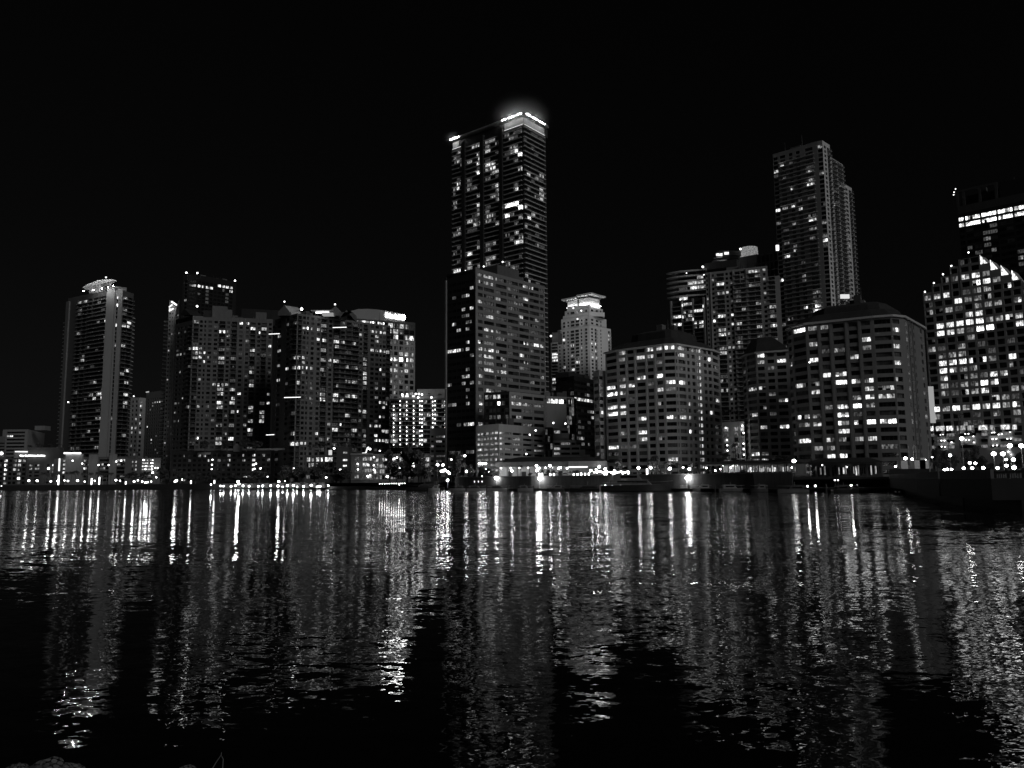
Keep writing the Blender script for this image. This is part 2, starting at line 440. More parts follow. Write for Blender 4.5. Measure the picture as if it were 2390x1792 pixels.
for i in range(n_ + 1):
    t = i / n_; w = math.sin(math.pi * min(1, t * .93 + .07)) ** .6
    c = L0 + ax * t
    row = []
    for j in range(9):
        v = j / 8 - .5
        row.append(c + Vector((0, 16 * v * w, 0)) + Z * ((1 - (2 * v) ** 2) * 2.2 * w + 1.2 * w * (1 if t > .5 else .6)))
    top.append(row); bot.append([p - Z * (.15 + 2.6 * w * (1 - abs(2 * (j / 8 - .5))) * (.3 + t)) for j, p in enumerate(row)])
for i in range(n_):
    for j in range(8):
        sail.quad(top[i][j], top[i + 1][j], top[i + 1][j + 1], top[i][j + 1], M_METAL)
        sail.quad(bot[i][j + 1], bot[i + 1][j + 1], bot[i + 1][j], bot[i][j], wm)
    sail.quad(bot[i][0], bot[i + 1][0], top[i + 1][0], top[i][0], wm); sail.quad(top[i][8], top[i + 1][8], bot[i + 1][8], bot[i][8], wm)
for t in (.25, .5, .82):
    c = L0 + ax * t; mb = MB(); mb.tube([c + Z * .4, Vector((c.x, c.y, z - .4))], .5, wall(.7, var=.1)); T.item('sail_post', mb)
for x, y, D in ((480, 590, 620), (760, 560, 620), (1010, 520, 617), (1180, 480, 617), (1330, 440, 616)):
    bulb_part(T, 'floodlight', P3(h1, x, y, D) + Vector((0, -2.5, -1.0)), .34, 420)
bulb_part(T, 'beacon', P3(h1, 1075, 210, 624), .8, 3); T.part('mast').tube([P3(h1, 1075, 214, 624), P3(h1, 1075, 300, 624)], .12, M_METAL)
T.resolve(lits(cA, [(530, 283, 4), (565, 270, 4), (520, 375, 2), (655, 435, 4), (710, 440, 5), (775, 447, 5), (815, 450, 5), (850, 455, 5), (885, 458, 5), (485, 512, 3), (705, 548, 5), (580, 610, 3), (540, 695, 4), (500, 757, 5), (812, 605, 4), (775, 600, 3), (845, 768, 5), (805, 768, 3), (620, 832, 4), (835, 845, 4), (605, 915, 4), (650, 915, 5), (690, 915, 5), (640, 940, 5), (680, 940, 5), (840, 922, 5), (830, 975, 4), (830, 995, 4), (665, 1075, 4), (640, 1078, 3), (600, 1157, 3), (670, 1160, 3), (625, 1210, 2), (835, 1190, 4), (625, 1262, 3), (480, 1115, 2), (480, 1060, 2), (780, 245, 5), (850, 258, 5), (775, 320, 6)]), .07, (1, 1, 2, 3))
bulb_part(T, 'wall_lamp', P3(cA, 455, 968, 612), .55, 14); T.finish()

# ---------------------------------------------------------------- B2 slim pale tower and gridded tower behind, left
z, P = tops(cA, (930, 938), 700, [(872, 940), (930, 937), (974, 941)])
T = Thing('slim_tower', 'slim pale tower with a blank right edge, beside the slender balcony tower', 'tower', vxy(P[0], GZ)); m = wall(.62)
r = rz(P[0], P[2], cA, (935, 995), (930, 1230), 8, 1)
facade(T, P[0], P[1], GZ, z, [(876, 886, 'w'), (900, 912, 'w')], r, m, 1100, cA); facade(T, P[1], P[2], GZ, z, [(931, 946, 'w')], r, m, 1100, cA)
shell(T, P, GZ, z, m, ROOF, 18); T.resolve(lits(cA, [(935, 968, 4), (935, 995, 5), (932, 1055, 5), (930, 1113, 4), (928, 1160, 3), (880, 1155, 4), (880, 1185, 3)]), .05, (2, 3)); bulb_part(T, 'beacon', P3(cA, 893, 928, 690), .8, 3); T.finish()
z, P = tops(cA, (1085, 890), 740, [(977, 905), (1092, 888)])
T = Thing('apartment_tower', 'grey tower gridded with small dark windows, right of the slim pale tower', 'tower', vxy(P[0], GZ)); m = wall(.36)
r = rz(P[0], P[1], cA, (1040, 968), (1010, 1218), 11, 1)
facade(T, P[0], P[1], GZ, z, [(980 + 15 * i, 988 + 15 * i, 'w') for i in range(8)], r, m, 1100, cA, hf=.5)
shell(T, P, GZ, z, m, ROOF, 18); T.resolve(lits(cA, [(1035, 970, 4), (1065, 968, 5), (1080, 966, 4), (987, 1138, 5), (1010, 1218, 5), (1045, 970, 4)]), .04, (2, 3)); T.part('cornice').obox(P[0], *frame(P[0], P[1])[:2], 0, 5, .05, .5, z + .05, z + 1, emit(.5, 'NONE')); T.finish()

# ---------------------------------------------------------------- B3b dark office tower behind the gabled condominium
z, P = tops(cB, (280, 112), 900, [(250, 120), (280, 112), (345, 118), (607, 165)])
T = Thing('office_tower', 'black tower with lamps on its roof corners, behind the condominium with the white wing', 'tower', vxy(P[1], GZ)); m = wall(.015, var=.4)
r = rz(P[2], P[3], cB, (400, 200), (400, 300), 4, 1)
facade(T, P[0], P[1], GZ, z, [(258, 275, 'w')], r, wall(.09), 250, cB)
facade(T, P[1], P[2], GZ, z, [(290, 335, 'w')], r, m, 200, cB, hf=.6)
facade(T, P[2], P[3], GZ, z, [(350 + 26.5 * i, 370 + 26.5 * i, 'w') for i in range(9)] , r, m, 200, cB, hf=.65)
shell(T, P, GZ, z, m, ROOF, 30)
T.resolve(lits(cB, [(325, 190, 4), (355, 190, 6), (384, 195, 5), (410, 200, 5), (436, 205, 5), (488, 193, 6), (513, 198, 5), (538, 204, 5), (563, 210, 4), (590, 217, 5), (513, 218, 4), (410, 225, 1), (410, 250, 1), (410, 275, 1), (410, 300, 1), (537, 240, 1), (537, 268, 1), (537, 290, 1), (272, 290, 3)]), 0, tol=14, curtain=0)
for x, y in ((272, 104), (345, 106), (597, 157)): bulb_part(T, 'corner_lamp', P3(cB, x, y, 890), 1.2, 8, 'NONE')
ROOFS.append((T, P[2:], z, 3, 2)); T.finish()

# ---------------------------------------------------------------- B3 gabled condominium with the white end wing
z, P = tops(h2, (515, 350), 540, [(222, 415), (515, 345), (1110, 300), (1895, 405)])
P[2] = P[1] + (P[3] - P[1]) * .43
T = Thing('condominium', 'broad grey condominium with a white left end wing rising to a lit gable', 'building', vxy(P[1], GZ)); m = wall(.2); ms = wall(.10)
r = rz(P[1], P[3], h2, (1010, 610), (990, 1065), 6, 4)
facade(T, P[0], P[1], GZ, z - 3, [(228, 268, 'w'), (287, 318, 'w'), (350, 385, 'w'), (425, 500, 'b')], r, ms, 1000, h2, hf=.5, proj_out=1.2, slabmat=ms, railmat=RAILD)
facade(T, P[1], P[3], GZ, z, [(512, 600, 'b'), (620, 668, 'w'), (698, 730, 'w'), (768, 828, 'w'), (870, 930, 'w'), (958, 1060, 'b'), (1088, 1140, 'w'), (1172, 1262, 'b'), (1305, 1362, 'w'), (1418, 1470, 'w'), (1498, 1582, 'b'), (1618, 1668, 'w'), (1690, 1772, 'b'), (1812, 1862, 'w')], r, m, 1000, h2, hf=.56, proj_out=1.1, slabmat=wall(.26), railmat=wall(.12), pilaster=([1402, 505], .5, .3, wall(.3)))
shell(T, P, GZ, z - .02, m, ROOF, 24)
U, N, Ln = frame(P[1], P[3])
def blk(x0, x1, ytop, mat=m, n0=-6, part='parapet_block', zb=None):
    a, b = onplane(h2(x0, 320), P[1], N), onplane(h2(x1, 320), P[1], N); zt = onplane(h2((x0 + x1) / 2, ytop), P[1], N).z
    T.part(part).obox(P[1], U, N, (a - P[1]).dot(U), (b - P[1]).dot(U), n0, .06, (z if zb is None else zb) - .5, zt, mat)
blk(850, 1105, 180); blk(1106, 1190, 240); blk(1600, 1785, 285); blk(520, 545, 372, wall(.25))
blk(700, 840, 250, ROOF, -20, 'roof_plant'); blk(1200, 1590, 150, wall(.05), -34, 'roof_plant') if False else None
a = P[1] - N * 22 + U * 22; T.part('roof_plant').obox(a, U, N, 8, 36, -8, 0, z - .4, z + 11, wall(.03)); 
for zz in (1405, 1405): pass
bulb_part(T, 'roof_lamp', P3(h2, 590, 180, 535), .8, 10); T.part('roof_lamp_post').tube([P3(h2, 590, 190, 535), P3(h2, 590, 330, 535)], .12, M_METAL)
# dark corner gable
a = onplane(h2(300, 330), P[1], frame(P[0], P[1])[1]); b = onplane(h2(480, 330), P[1], frame(P[0], P[1])[1]); pk = onplane(h2(375, 222), P[1], frame(P[0], P[1])[1])
N0 = frame(P[0], P[1])[1]; g = T.part('gable'); bk = N0 * -9; f = N0 * .05
g.poly([a + f, b + f, pk + f], ROOF); g.poly([b + bk, a + bk, pk + bk], ROOF); g.quad(a + f, pk + f, pk + bk, a + bk, ROOF); g.quad(pk + f, b + f, b + bk, pk + bk, ROOF)
# the white wing
zw, Q = tops(h2, (110, 190), 585, [(106, 195), (213, 195), (430, 215)])
mw = wall(.72, var=.1); rw = rz(Q[0], Q[1], h2, (125, 445), (70, 1300), 12, 2); rw = (rw[0], rw[1])
W_ = T
pp = W_.part
facade(T, Q[0], Q[1], GZ, zw, [(90, 118, 'w'), (142, 155, 'w')], rw, mw, 800, h2, hf=.42)
facade(T, Q[1], vxy(P[0], 0) + Vector((.5, 4, 0)), GZ, zw - 1, [(.15, .85, 'w')], rw, mw, hf=.5)
shell(T, Q[:2], GZ, zw, mw, ROOF, 22)
U, N, Ln = frame(Q[0], Q[1])
pk = onplane(h2(122, 78), Q[0], N); e0, e1 = vxy(Q[0], zw) + N * .03, vxy(Q[1], zw) + N * .03; g = T.part('lit_gable'); bk = N * -7
g.poly([e0, e1, vxy(Q[0], pk.z) + N * .03 + U * .4], mw); g.poly([e1 + bk, e0 + bk, vxy(Q[0], pk.z) + bk + U * .4], mw)
g.quad(e1, e1 + bk, vxy(Q[0], pk.z) + bk + U * .4, vxy(Q[0], pk.z) + N * .03 + U * .4, mw); g.quad(e0 + bk, e0, vxy(Q[0], pk.z) + N * .03 + U * .4, vxy(Q[0], pk.z) + bk + U * .4, mw)
a, b = P3(h2, 150, 100, 580), P3(h2, 275, 185, 580); T.part('gable_light').tube([a, b], .55, emit(2.2, 'NONE'))
for x0, y0, x1, y1 in ((112, 195, 160, 155), (112, 262, 180, 222), (115, 230, 160, 235)): T.part('wing_light').tube([P3(h2, x0, y0, 581), P3(h2, x1, y1, 579)], .5, emit(1.6, 'NONE'))
for k in range(2, 40):
    zf = rw[0] - k * rw[1] * .94
    if zf < GZ + 10: break
    mb = MB(); mb.obox(Q[0], U, N, -3.6, -.05, -7, -1.2, zf - .3, zf, wall(.5)); mb.obox(Q[0], U, N, -3.55, -.1, -1.35, -1.25, zf + .003, zf + 1, RAILD); T.item('balcony', mb)
T.resolve(lits(cB, [(215, 392, 5), (228, 510, 4), (437, 383, 5), (470, 385, 5), (508, 390, 5), (633, 410, 5), (678, 418, 5), (507, 493, 5), (550, 495, 2), (713, 492, 5), (755, 500, 5), (787, 472, 4), (325, 617, 5), (295, 615, 4), (363, 622, 3), (392, 625, 5), (318, 655, 4), (325, 682, 4), (360, 682, 5), (390, 684, 5), (232, 660, 4), (210, 660, 3), (500, 668, 4), (825, 592, 5), (710, 636, 4), (500, 610, 2), (550, 612, 2), (204, 787, 4), (228, 780, 3), (708, 780, 4), (455, 846, 4), (495, 850, 5), (538, 853, 4), (490, 880, 3), (490, 908, 5), (575, 885, 4), (620, 915, 5), (700, 868, 4), (575, 943, 4), (820, 903, 4), (490, 968, 5), (573, 972, 4), (488, 998, 4), (570, 1032, 5), (625, 1035, 5), (197, 935, 4), (250, 932, 5), (315, 928, 3), (345, 985, 4), (270, 995, 4), (405, 990, 2), (818, 987, 5), (697, 1012, 4), (703, 1040, 4), (773, 1027, 4), (483, 1120, 3), (568, 1120, 2), (654, 1122, 4), (695, 1102, 3), (773, 1103, 4), (525, 1178, 4), (693, 1158, 5), (565, 1213, 5), (477, 1243, 4), (340, 1200, 6), (180, 1115, 3), (157, 635, 3), (143, 825, 3)]), .09, (1, 1, 1, 2, 3), curtain=.35, seed=3); ROOFS.append((T, [P[1], P[3]], z, 5, 3)); T.finish()

# ---------------------------------------------------------------- B4 twin condominium
z, P = tops(cC, (235, 228), 470, [(68, 275), (235, 226), (722, 292), (930, 318)])
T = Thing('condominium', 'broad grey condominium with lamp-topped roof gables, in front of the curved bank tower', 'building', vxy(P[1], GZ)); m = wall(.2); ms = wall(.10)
r = rz(P[1], P[2], cC, (525, 435), (513, 1090), 18, 4)
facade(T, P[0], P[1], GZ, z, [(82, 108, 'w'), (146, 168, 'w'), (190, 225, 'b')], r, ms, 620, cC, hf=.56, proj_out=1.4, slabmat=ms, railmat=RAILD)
facade(T, P[1], P[2], GZ, z, [(236, 262, 'b'), (271, 292, 'w'), (302, 315, 'w'), (333, 355, 'w'), (378, 400, 'w'), (410, 452, 'b'), (468, 490, 'w'), (505, 548, 'b'), (560, 587, 'w'), (598, 637, 'b'), (644, 690, 'b'), (697, 716, 'w')], r, m, 620, cC, hf=.56, proj_out=1.2, slabmat=wall(.26), railmat=wall(.13))
longbal(T, P[1], P[2], cC, 620, 503, 692, r, GZ, 40, wall(.28), wall(.14), 2.0, 3)
facade(T, P[2], P[3], GZ, z, [(728, 757, 'b'), (780, 805, 'w'), (816, 840, 'w'), (849, 863, 'w'), (871, 893, 'w'), (898, 925, 'b')], r, m, 620, cC, hf=.56, proj_out=1.2, slabmat=wall(.26), railmat=wall(.13))
shell(T, P, GZ, z - .02, m, ROOF, 22)
def gable_roof(T, cr, D, xl, xr, ybase, xp, yp, depth, mat, roof, part='roof_gable'):
    a, b, p = at(cr(xl, ybase), D), at(cr(xr, ybase), D), at(cr(xp, yp), D); k = Vector((0, depth, 0)); g = T.part(part)
    lo = z - .3; a2, b2 = vxy(a, lo), vxy(b, lo)
    g.poly([a2, b2, b, p, a], mat); g.poly([b2 + k, a2 + k, a + k, p + k, b + k], mat); g.quad(a, p, p + k, a + k, roof); g.quad(p, b, b + k, p + k, roof)
    g.quad(a2 + k, a2, a, a + k, mat); g.quad(b2, b2 + k, b + k, b, mat)
gable_roof(T, cC, 474, 92, 178, 215, 140, 166, 16, ms, wall(.5)); gable_roof(T, cC, 466, 552, 648, 262, 602, 200, 12, m, m)
gable_roof(T, cC, 476, 452, 560, 225, 520, 172, 14, wall(.2), wall(.3))
# white slope behind left gable and lit roof structures
g = T.part('roof_slope'); a = [P3(cC, 142, 168, 476), P3(cC, 178, 212, 476), P3(cC, 255, 200, 490), P3(cC, 238, 182, 492)]; mp = wall(.75, var=.1)
g.poly(a, mp); g.poly([p - Z * .4 for p in a][::-1], mp)
for i in range(4): g.quad(a[i], a[i] - Z * .4, a[(i + 1) % 4] - Z * .4, a[(i + 1) % 4], mp)
T.part('roof_block').obox(P3(cC, 190, 235, 478), Vector((1, 0, 0)), Vector((0, -1, 0)), 0, 5, -4, 0, z - .3, P3(cC, 190, 212, 478).z, mp)
T.part('roof_canopy').obox(P3(cC, 335, 215, 475), Vector((1, 0, 0)), Vector((0, -1, 0)), 0, 13.5, -6, 0, P3(cC, 335, 207, 475).z, P3(cC, 335, 202, 475).z, wall(.55))
T.part('canopy_light').obox(P3(cC, 370, 220, 475), Vector((1, 0, 0)), Vector((0, -1, 0)), 0, 8, -1.4, -.4, P3(cC, 370, 224, 475).z, P3(cC, 370, 214, 475).z, emit(2.2, 'NONE'))
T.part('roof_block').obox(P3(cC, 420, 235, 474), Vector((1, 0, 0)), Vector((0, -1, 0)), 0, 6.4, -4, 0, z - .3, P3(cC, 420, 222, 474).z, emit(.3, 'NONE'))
for x, y, rr, s in ((140, 140, .55, 6), (268, 195, 1.0, 10), (517, 160, .6, 5)):
    bulb_part(T, 'roof_lamp', P3(cC, x, y, 472), rr, s); T.part('roof_lamp_post').tube([P3(cC, x, y + 3, 472), P3(cC, x, y + 40, 472)], .12, M_METAL)
for xa, xb, y, D in ((35, 115, 385, 470), (148, 270, 855, 466), (508, 610, 337, 472), (15, 75, 1132, 474)):
    a, b = P3(cC, xa, y + 3, D), P3(cC, xb, y, D); T.part('balcony_light').tube([a + Vector((0, -3, 0)), b + Vector((0, -3, 0))], .2, emit(1.8, 'NONE'))
T.resolve(lits(cC, [(205, 318, 3), (280, 322, 4), (315, 323, 6), (350, 330, 4), (390, 335, 4), (430, 345, 3), (575, 292, 2), (390, 412, 5), (432, 420, 5), (709, 392, 4), (525, 435, 5), (573, 438, 4), (525, 470, 5), (663, 458, 5), (203, 542, 4), (240, 544, 5), (278, 545, 5), (436, 565, 3), (480, 576, 4), (523, 578, 5), (155, 622, 5), (200, 620, 4), (237, 617, 5), (278, 622, 4), (308, 624, 5), (343, 628, 4), (618, 625, 5), (657, 630, 4), (427, 685, 2), (738, 612, 4), (738, 682, 5), (737, 712, 4), (738, 750, 5), (655, 740, 4), (616, 732, 3), (518, 760, 4), (240, 738, 4), (340, 775, 2), (422, 825, 4), (422, 862, 5), (386, 823, 3), (517, 832, 5), (517, 868, 4), (615, 838, 4), (657, 845, 5), (568, 870, 4), (345, 848, 3), (735, 960, 4), (710, 950, 4), (612, 982, 4), (700, 1022, 3), (565, 1052, 5), (513, 1090, 5), (648, 1097, 4), (190, 1113, 4), (377, 1117, 5), (733, 1137, 4), (415, 1160, 4), (468, 1158, 4), (187, 1190, 5), (221, 1190, 5), (264, 1190, 4), (295, 1190, 4), (510, 1195, 3), (732, 1203, 3), (792, 370, 5), (830, 375, 3), (857, 378, 5), (885, 383, 4), (830, 410, 4), (830, 445, 5), (790, 508, 4), (830, 513, 3), (857, 515, 5), (882, 520, 4), (905, 525, 4), (856, 655, 5), (880, 690, 2), (827, 788, 4), (880, 795, 4), (825, 855, 3), (852, 893, 5), (880, 893, 4), (906, 895, 4), (880, 932, 4), (850, 996, 5), (880, 990, 2), (783, 1063, 4), (823, 1065, 4), (850, 1065, 4), (877, 1105, 4), (908, 1105, 5), (828, 1130, 5), (820, 1168, 5), (848, 1170, 5), (876, 1172, 4), (903, 1172, 4), (65, 712, 4), (75, 490, 4)]), .09, (1, 1, 1, 2, 3), curtain=.35, seed=4); ROOFS.append((T, P, z, 5, 3)); T.finish()

# ---------------------------------------------------------------- B5 bank tower with the curved sign wall
z, P = tops(cC, (1112, 297), 620, [(640, 250), (1114, 297)])
T = Thing('bank_tower', 'pale gridded bank tower with a glowing name on its curved top wall', 'tower', vxy(P[1], GZ)); m = wall(.5, var=.1)
r = rz(P[0], P[1], cC, (1050, 450), (1048, 780), 8, 0)
colsB = [(1088 - 39.5 * i - 13, 1088 - 39.5 * i + 14, 'w') for i in range(11)]
zmid = r[0] + .5 * r[1]
facade(T, P[0], P[1], GZ, zmid, colsB, r, m, 580, cC, hf=.66)
colsT = [(1088 - 39.5 * i - 17, 1088 - 39.5 * i + 18, 'w') for i in range(11)]
facade(T, P[0], P[1], zmid, z, colsT, (r[0] + 3 * r[1], r[1]), wall(.12), 400, cC, hf=.8)
shell(T, P, GZ, z - .02, m, ROOF, 26)
U, N, Ln = frame(P[0], P[1]); Np = P[1] + N * .06
arc = [(612, 236), (640, 208), (690, 195), (760, 193), (830, 198), (900, 209), (970, 221), (1036, 236), (1036, 294), (640, 262)]
front = [onplane(cC(*q), Np, N) for q in arc]; g = T.part('sign_wall'); back = [p - N * 2.5 for p in front]; mk = wall(.42, var=.08)
g.poly(front[::-1], mk); g.poly(back, mk)
for i in range(len(front)): j = (i + 1) % len(front); g.quad(front[i], front[j], back[j], back[i], mk)
def text_mesh(body, size, extr=.05):
    c = bpy.data.curves.new('t', 'FONT'); c.body = body; c.size = size; c.extrude = extr; c.align_x = 'LEFT'; c.offset = .012 * size
    o = bpy.data.objects.new('t', c); COL.objects.link(o); dg = bpy.context.evaluated_depsgraph_get(); me = bpy.data.meshes.new_from_object(o.evaluated_get(dg))
    bpy.data.objects.remove(o); return me
EM_SIGN = emit(18, 'AUTO')
def place_text(T, name, body, cr, p0, p1, ph, A, N, U, mat, bold=1):
    """letters whose baseline runs from photo point p0 to p1; ph: the photo point at cap height above p0"""
    a, b, h = [onplane(cr(*q), A + N * .25, N) for q in (p0, p1, ph)]
    me = text_mesh(body, 1.0); xs = [v.co.x for v in me.vertices]; ys = [v.co.y for v in me.vertices]; w = max(xs) - min(xs); hh = max(ys)
    ex = (b - a) / w; ey = Z * ((h - a).length / hh)
    x0 = min(xs)
    for v in me.vertices: v.co = (a + ex * (v.co.x - x0) + ey * v.co.y + N * v.co.z * 2) - T.base
    me.materials.clear(); me.materials.append(mat); return link(name, me, T.root)
place_text(T, 'sign_letters', 'Sabadell', cC, (893, 252), (1000, 271), (893, 219), front[3], N, U, EM_SIGN)
c = onplane(cC(1023, 256), front[3] + N * .3, N); mb = MB(); n_ = 20; rr = 2.1
mb.poly([c + (U * math.cos(2 * math.pi * i / n_) + Z * math.sin(2 * math.pi * i / n_)) * rr for i in range(n_)], EM_SIGN); T.part('sign_emblem').merge(mb)
mb = MB(); mb.poly([c - N * .2 + (U * math.cos(2 * math.pi * i / n_) + Z * math.sin(2 * math.pi * i / n_)) * rr for i in range(n_)][::-1], M_METAL); T.part('sign_emblem').merge(mb)
T.resolve(lits(cC, [(725, 275, 6), (768, 280, 6), (808, 284, 6), (850, 290, 6), (895, 298, 6), (918, 305, 5), (970, 320, 3), (1010, 322, 4), (930, 350, 4), (970, 355, 4), (1010, 362, 4), (1050, 330, 3), (970, 398, 5), (1050, 405, 4), (1090, 412, 6), (970, 440, 3), (1050, 450, 3), (1010, 487, 3), (1050, 530, 5), (1010, 530, 3), (1088, 540, 4), (935, 568, 6), (970, 568, 7), (1010, 570, 7), (1050, 575, 6), (1088, 578, 4), (970, 610, 3), (1045, 618, 3), (970, 645, 4), (1010, 655, 3), (1048, 658, 4), (968, 690, 3), (1010, 740, 2), (970, 740, 2), (1010, 700, 1), (970, 780, 3), (940, 640, 4), (1045, 780, 2), (1088, 620, 2), (1088, 498, 3)]), .3, (1, 2, 3), seed=5); ROOFS.append((T, P, z, 2, 1)); T.finish()

# ---------------------------------------------------------------- B6 balcony hotel with lamps on every floor
A, B = at(h6(112, 318), 540), at(h6(1456, 322), 540); z = A.z
T = Thing('balcony_hotel', 'long hotel block with lamp-lit balconies on every floor and a roof terrace', 'building', vxy(A, GZ)); m = wall(.1)
r = rz(A, B, h6, (900, 390), (900, 1225), 8, 0)
facade(T, A, B, GZ, z, [(120 + 88 * i, 205 + 88 * i, 'w') for i in range(15)], r, m, 700, h6, hf=.78, recess=1.2)
longbal(T, A, B, h6, 700, 112, 1456, r, GZ, 20, wall(.5), RAILD, 1.6, 0, hf=.85)
shell(T, [A, B], GZ, z, m, ROOF, 16)
for k in range(11):
    for x in (195, 352, 510, 678, 828, 882, 1140, 1197, 1440):
        y = 383 + 103.5 * k + random.uniform(-14, 12)
        if random.random() < .9: bulb_part(T, 'balcony_lamp', at(h6(x, y), 537.6), .42, 7 * random.uniform(.6, 1.3), 'NONE', 1.5)
T.part('roof_terrace').obox(A, *frame(A, B)[:2], 1, 38, -6, -.4, z + .1, z + .9, wall(.4)); T.part('roof_screen').obox(A, *frame(A, B)[:2], 17, 38, -9, -6.1, z + .02, z + 7, wall(.5))
for x, y in ((730, 200), (805, 200), (880, 212), (405, 212), (520, 205), (790, 285), (1110, 285)): bulb_part(T, 'terrace_lamp', at(h6(x, y), 538), .75, 9)
for x0, x1, y in ((470, 560, 268), (640, 710, 268), (390, 440, 265)): T.part('terrace_light').obox(at(h6(x0, y), 539.5), Vector((1, 0, 0)), Vector((0, -1, 0)), 0, (x1 - x0) / 10.37 * .284, 0, .3, z + 1, z + 2.2, emit(1.2, 'NONE'))
T.resolve(lits(h6, [(940, 390, 3), (770, 390, 2), (450, 500, 4), (1405, 495, 3), (150, 700, 4), (290, 710, 3), (455, 705, 4), (935, 690, 3), (1080, 700, 4), (1245, 700, 3), (290, 810, 4), (935, 810, 4), (1100, 810, 3), (1390, 810, 2), (935, 910, 4), (1090, 1005, 4), (770, 1120, 3), (130, 1215, 3), (120, 1330, 3), (280, 1330, 4), (930, 1330, 4), (760, 1425, 3)]), .03, (1, 2), tol=10); ROOFS.append((T, [A, B], z, 4, 1)); T.finish()

# ---------------------------------------------------------------- B7 small pale block at the foot of the slab
A, B = at(s4(765, 140), 425), at(s4(1043, 128), 425)
T = Thing('small_block', 'small pale concrete block at the left foot of the wide office slab', 'building', vxy(A, GZ)); m = wall(.4, var=.1)
r = rz(A, B, s4, (950, 285), (950, 705), 5, 0)
facade(T, A, B, GZ, A.z, [(780, 828, 'w'), (865, 965, 'w'), (970, 1030, 'w')], r, m, 500, s4, hf=.45); shell(T, [A, B], GZ, A.z, m, ROOF, 14)
T.resolve(lits(s4, [(990, 275, 5), (900, 365, 3), (905, 280, 2), (800, 460, 3), (990, 620, 3), (900, 615, 1), (930, 705, 2)]), .1, (1, 2)); T.finish()

# ---------------------------------------------------------------- B8 office slab, its black annex and garage
z, P = tops(cE, (315, 74), 400, [(122, 118), (315, 74), (776, 196)])
T = Thing('office_slab', 'wide office slab with a black left side, in front of the tallest tower', 'office building', vxy(P[1], GZ)); m = wall(.3, var=.12)
r = rz(P[1], P[2], cE, (348, 118), (348, 975), 19, 0)
r = (r[0], r[1])
facade(T, P[0], P[1], GZ, z - 2.2, [(128, 155, 'w'), (158, 185, 'w'), (188, 216, 'w'), (222, 246, 'w'), (249, 273, 'w'), (276, 302, 'w')], r, wall(.02), 600, cE, hf=.5, recess=.08)
T.resolve(lits(cE, [(278, 185, 3), (180, 283, 2), (260, 275, 4), (215, 342, 4), (270, 330, 4), (265, 375, 2), (250, 415, 2), (170, 467, 4), (260, 467, 3), (270, 590, 4), (170, 637, 5), (265, 635, 4), (260, 770, 2), (265, 810, 4), (160, 858, 4), (245, 855, 4), (260, 900, 3), (190, 990, 3), (265, 983, 4), (260, 1118, 5), (195, 467, 3), (240, 275, 3), (290, 635, 3), (140, 637, 4), (200, 640, 4), (285, 1118, 5), (235, 1118, 4), (285, 855, 3), (235, 810, 3)]), .03, (1, 2), curtain=0, seed=80)
facade(T, P[1], P[2], GZ, z, [(331, 364, 'w'), (372, 440, 'w'), (452, 524, 'w'), (532, 602, 'w'), (608, 672, 'w'), (678, 742, 'w'), (749, 773, 'w')], r, m, 600, cE, hf=.52, recess=.6)
shell(T, P, GZ, z - .03, m, ROOF, 30)
U, N, Ln = frame(P[1], P[2]); T.part('roof_plant').obox(P[1], U, N, 17, 34, -14, -1, z - .4, z + 5.5, wall(.16)); T.part('corner_fin').obox(P[1], U, N, -.5, .9, .02, .5, GZ, z + .5, wall(.32))
T.part('corner_fin').obox(P[0], U, N, -.8, 0, -.5, .3, GZ, z - 3, wall(.3))
T.resolve(lits(cE, [(410, 130, 4), (345, 157, 3), (420, 162, 3), (470, 150, 3), (655, 205, 4), (695, 212, 4), (635, 280, 5), (350, 310, 4), (410, 315, 2), (480, 280, 3), (620, 320, 2), (470, 380, 3), (620, 412, 4), (405, 405, 4), (710, 435, 3), (345, 575, 5), (635, 582, 5), (705, 598, 5), (760, 608, 4), (350, 620, 4), (415, 625, 5), (480, 635, 3), (620, 660, 5), (415, 670, 4), (485, 680, 3), (345, 660, 2), (640, 710, 3), (345, 795, 4), (430, 765, 4), (490, 770, 4), (470, 850, 2), (410, 888, 4), (350, 975, 5), (345, 1108, 4), (760, 815, 3), (420, 500, 4), (350, 850, 2), (340, 705, 2), (400, 745, 2)]), .34, (1, 1, 1, 2, 2), curtain=.6, seed=8); ROOFS.append((T, P[1:], z, 4, 3)); T.finish()

z, P = tops(cE, (540, 897), 372, [(371, 905), (540, 896), (776, 922)])
T = Thing('glass_annex', 'square black glass annex with a single lit window, in front of the office slab', 'building', vxy(P[1], GZ)); m = wall(.42, var=.1)
r = rz(P[1], P[2], cE, (660, 940), (660, 1118), 4, 0)
facade(T, P[0], P[1], GZ, z, [(378 + 27 * i, 400 + 27 * i, 'w') for i in range(6)], r, wall(.02), 1000, cE, hf=.6, recess=.05)
facade(T, P[1], P[2], GZ, z, [(555, 622, 'w'), (630, 696, 'w'), (705, 770, 'w')], r, m, 1000, cE, hf=.48)
shell(T, P, GZ, z, m, ROOF, 12)
T.resolve(lits(cE, [(465, 976, 6), (432, 937, 4), (383, 937, 3), (474, 937, 4), (580, 975, 4), (650, 985, 3), (600, 1070, 3), (480, 1068, 2), (590, 940, 2), (740, 990, 2)]), .25, (1, 1, 2), curtain=.4); T.finish()

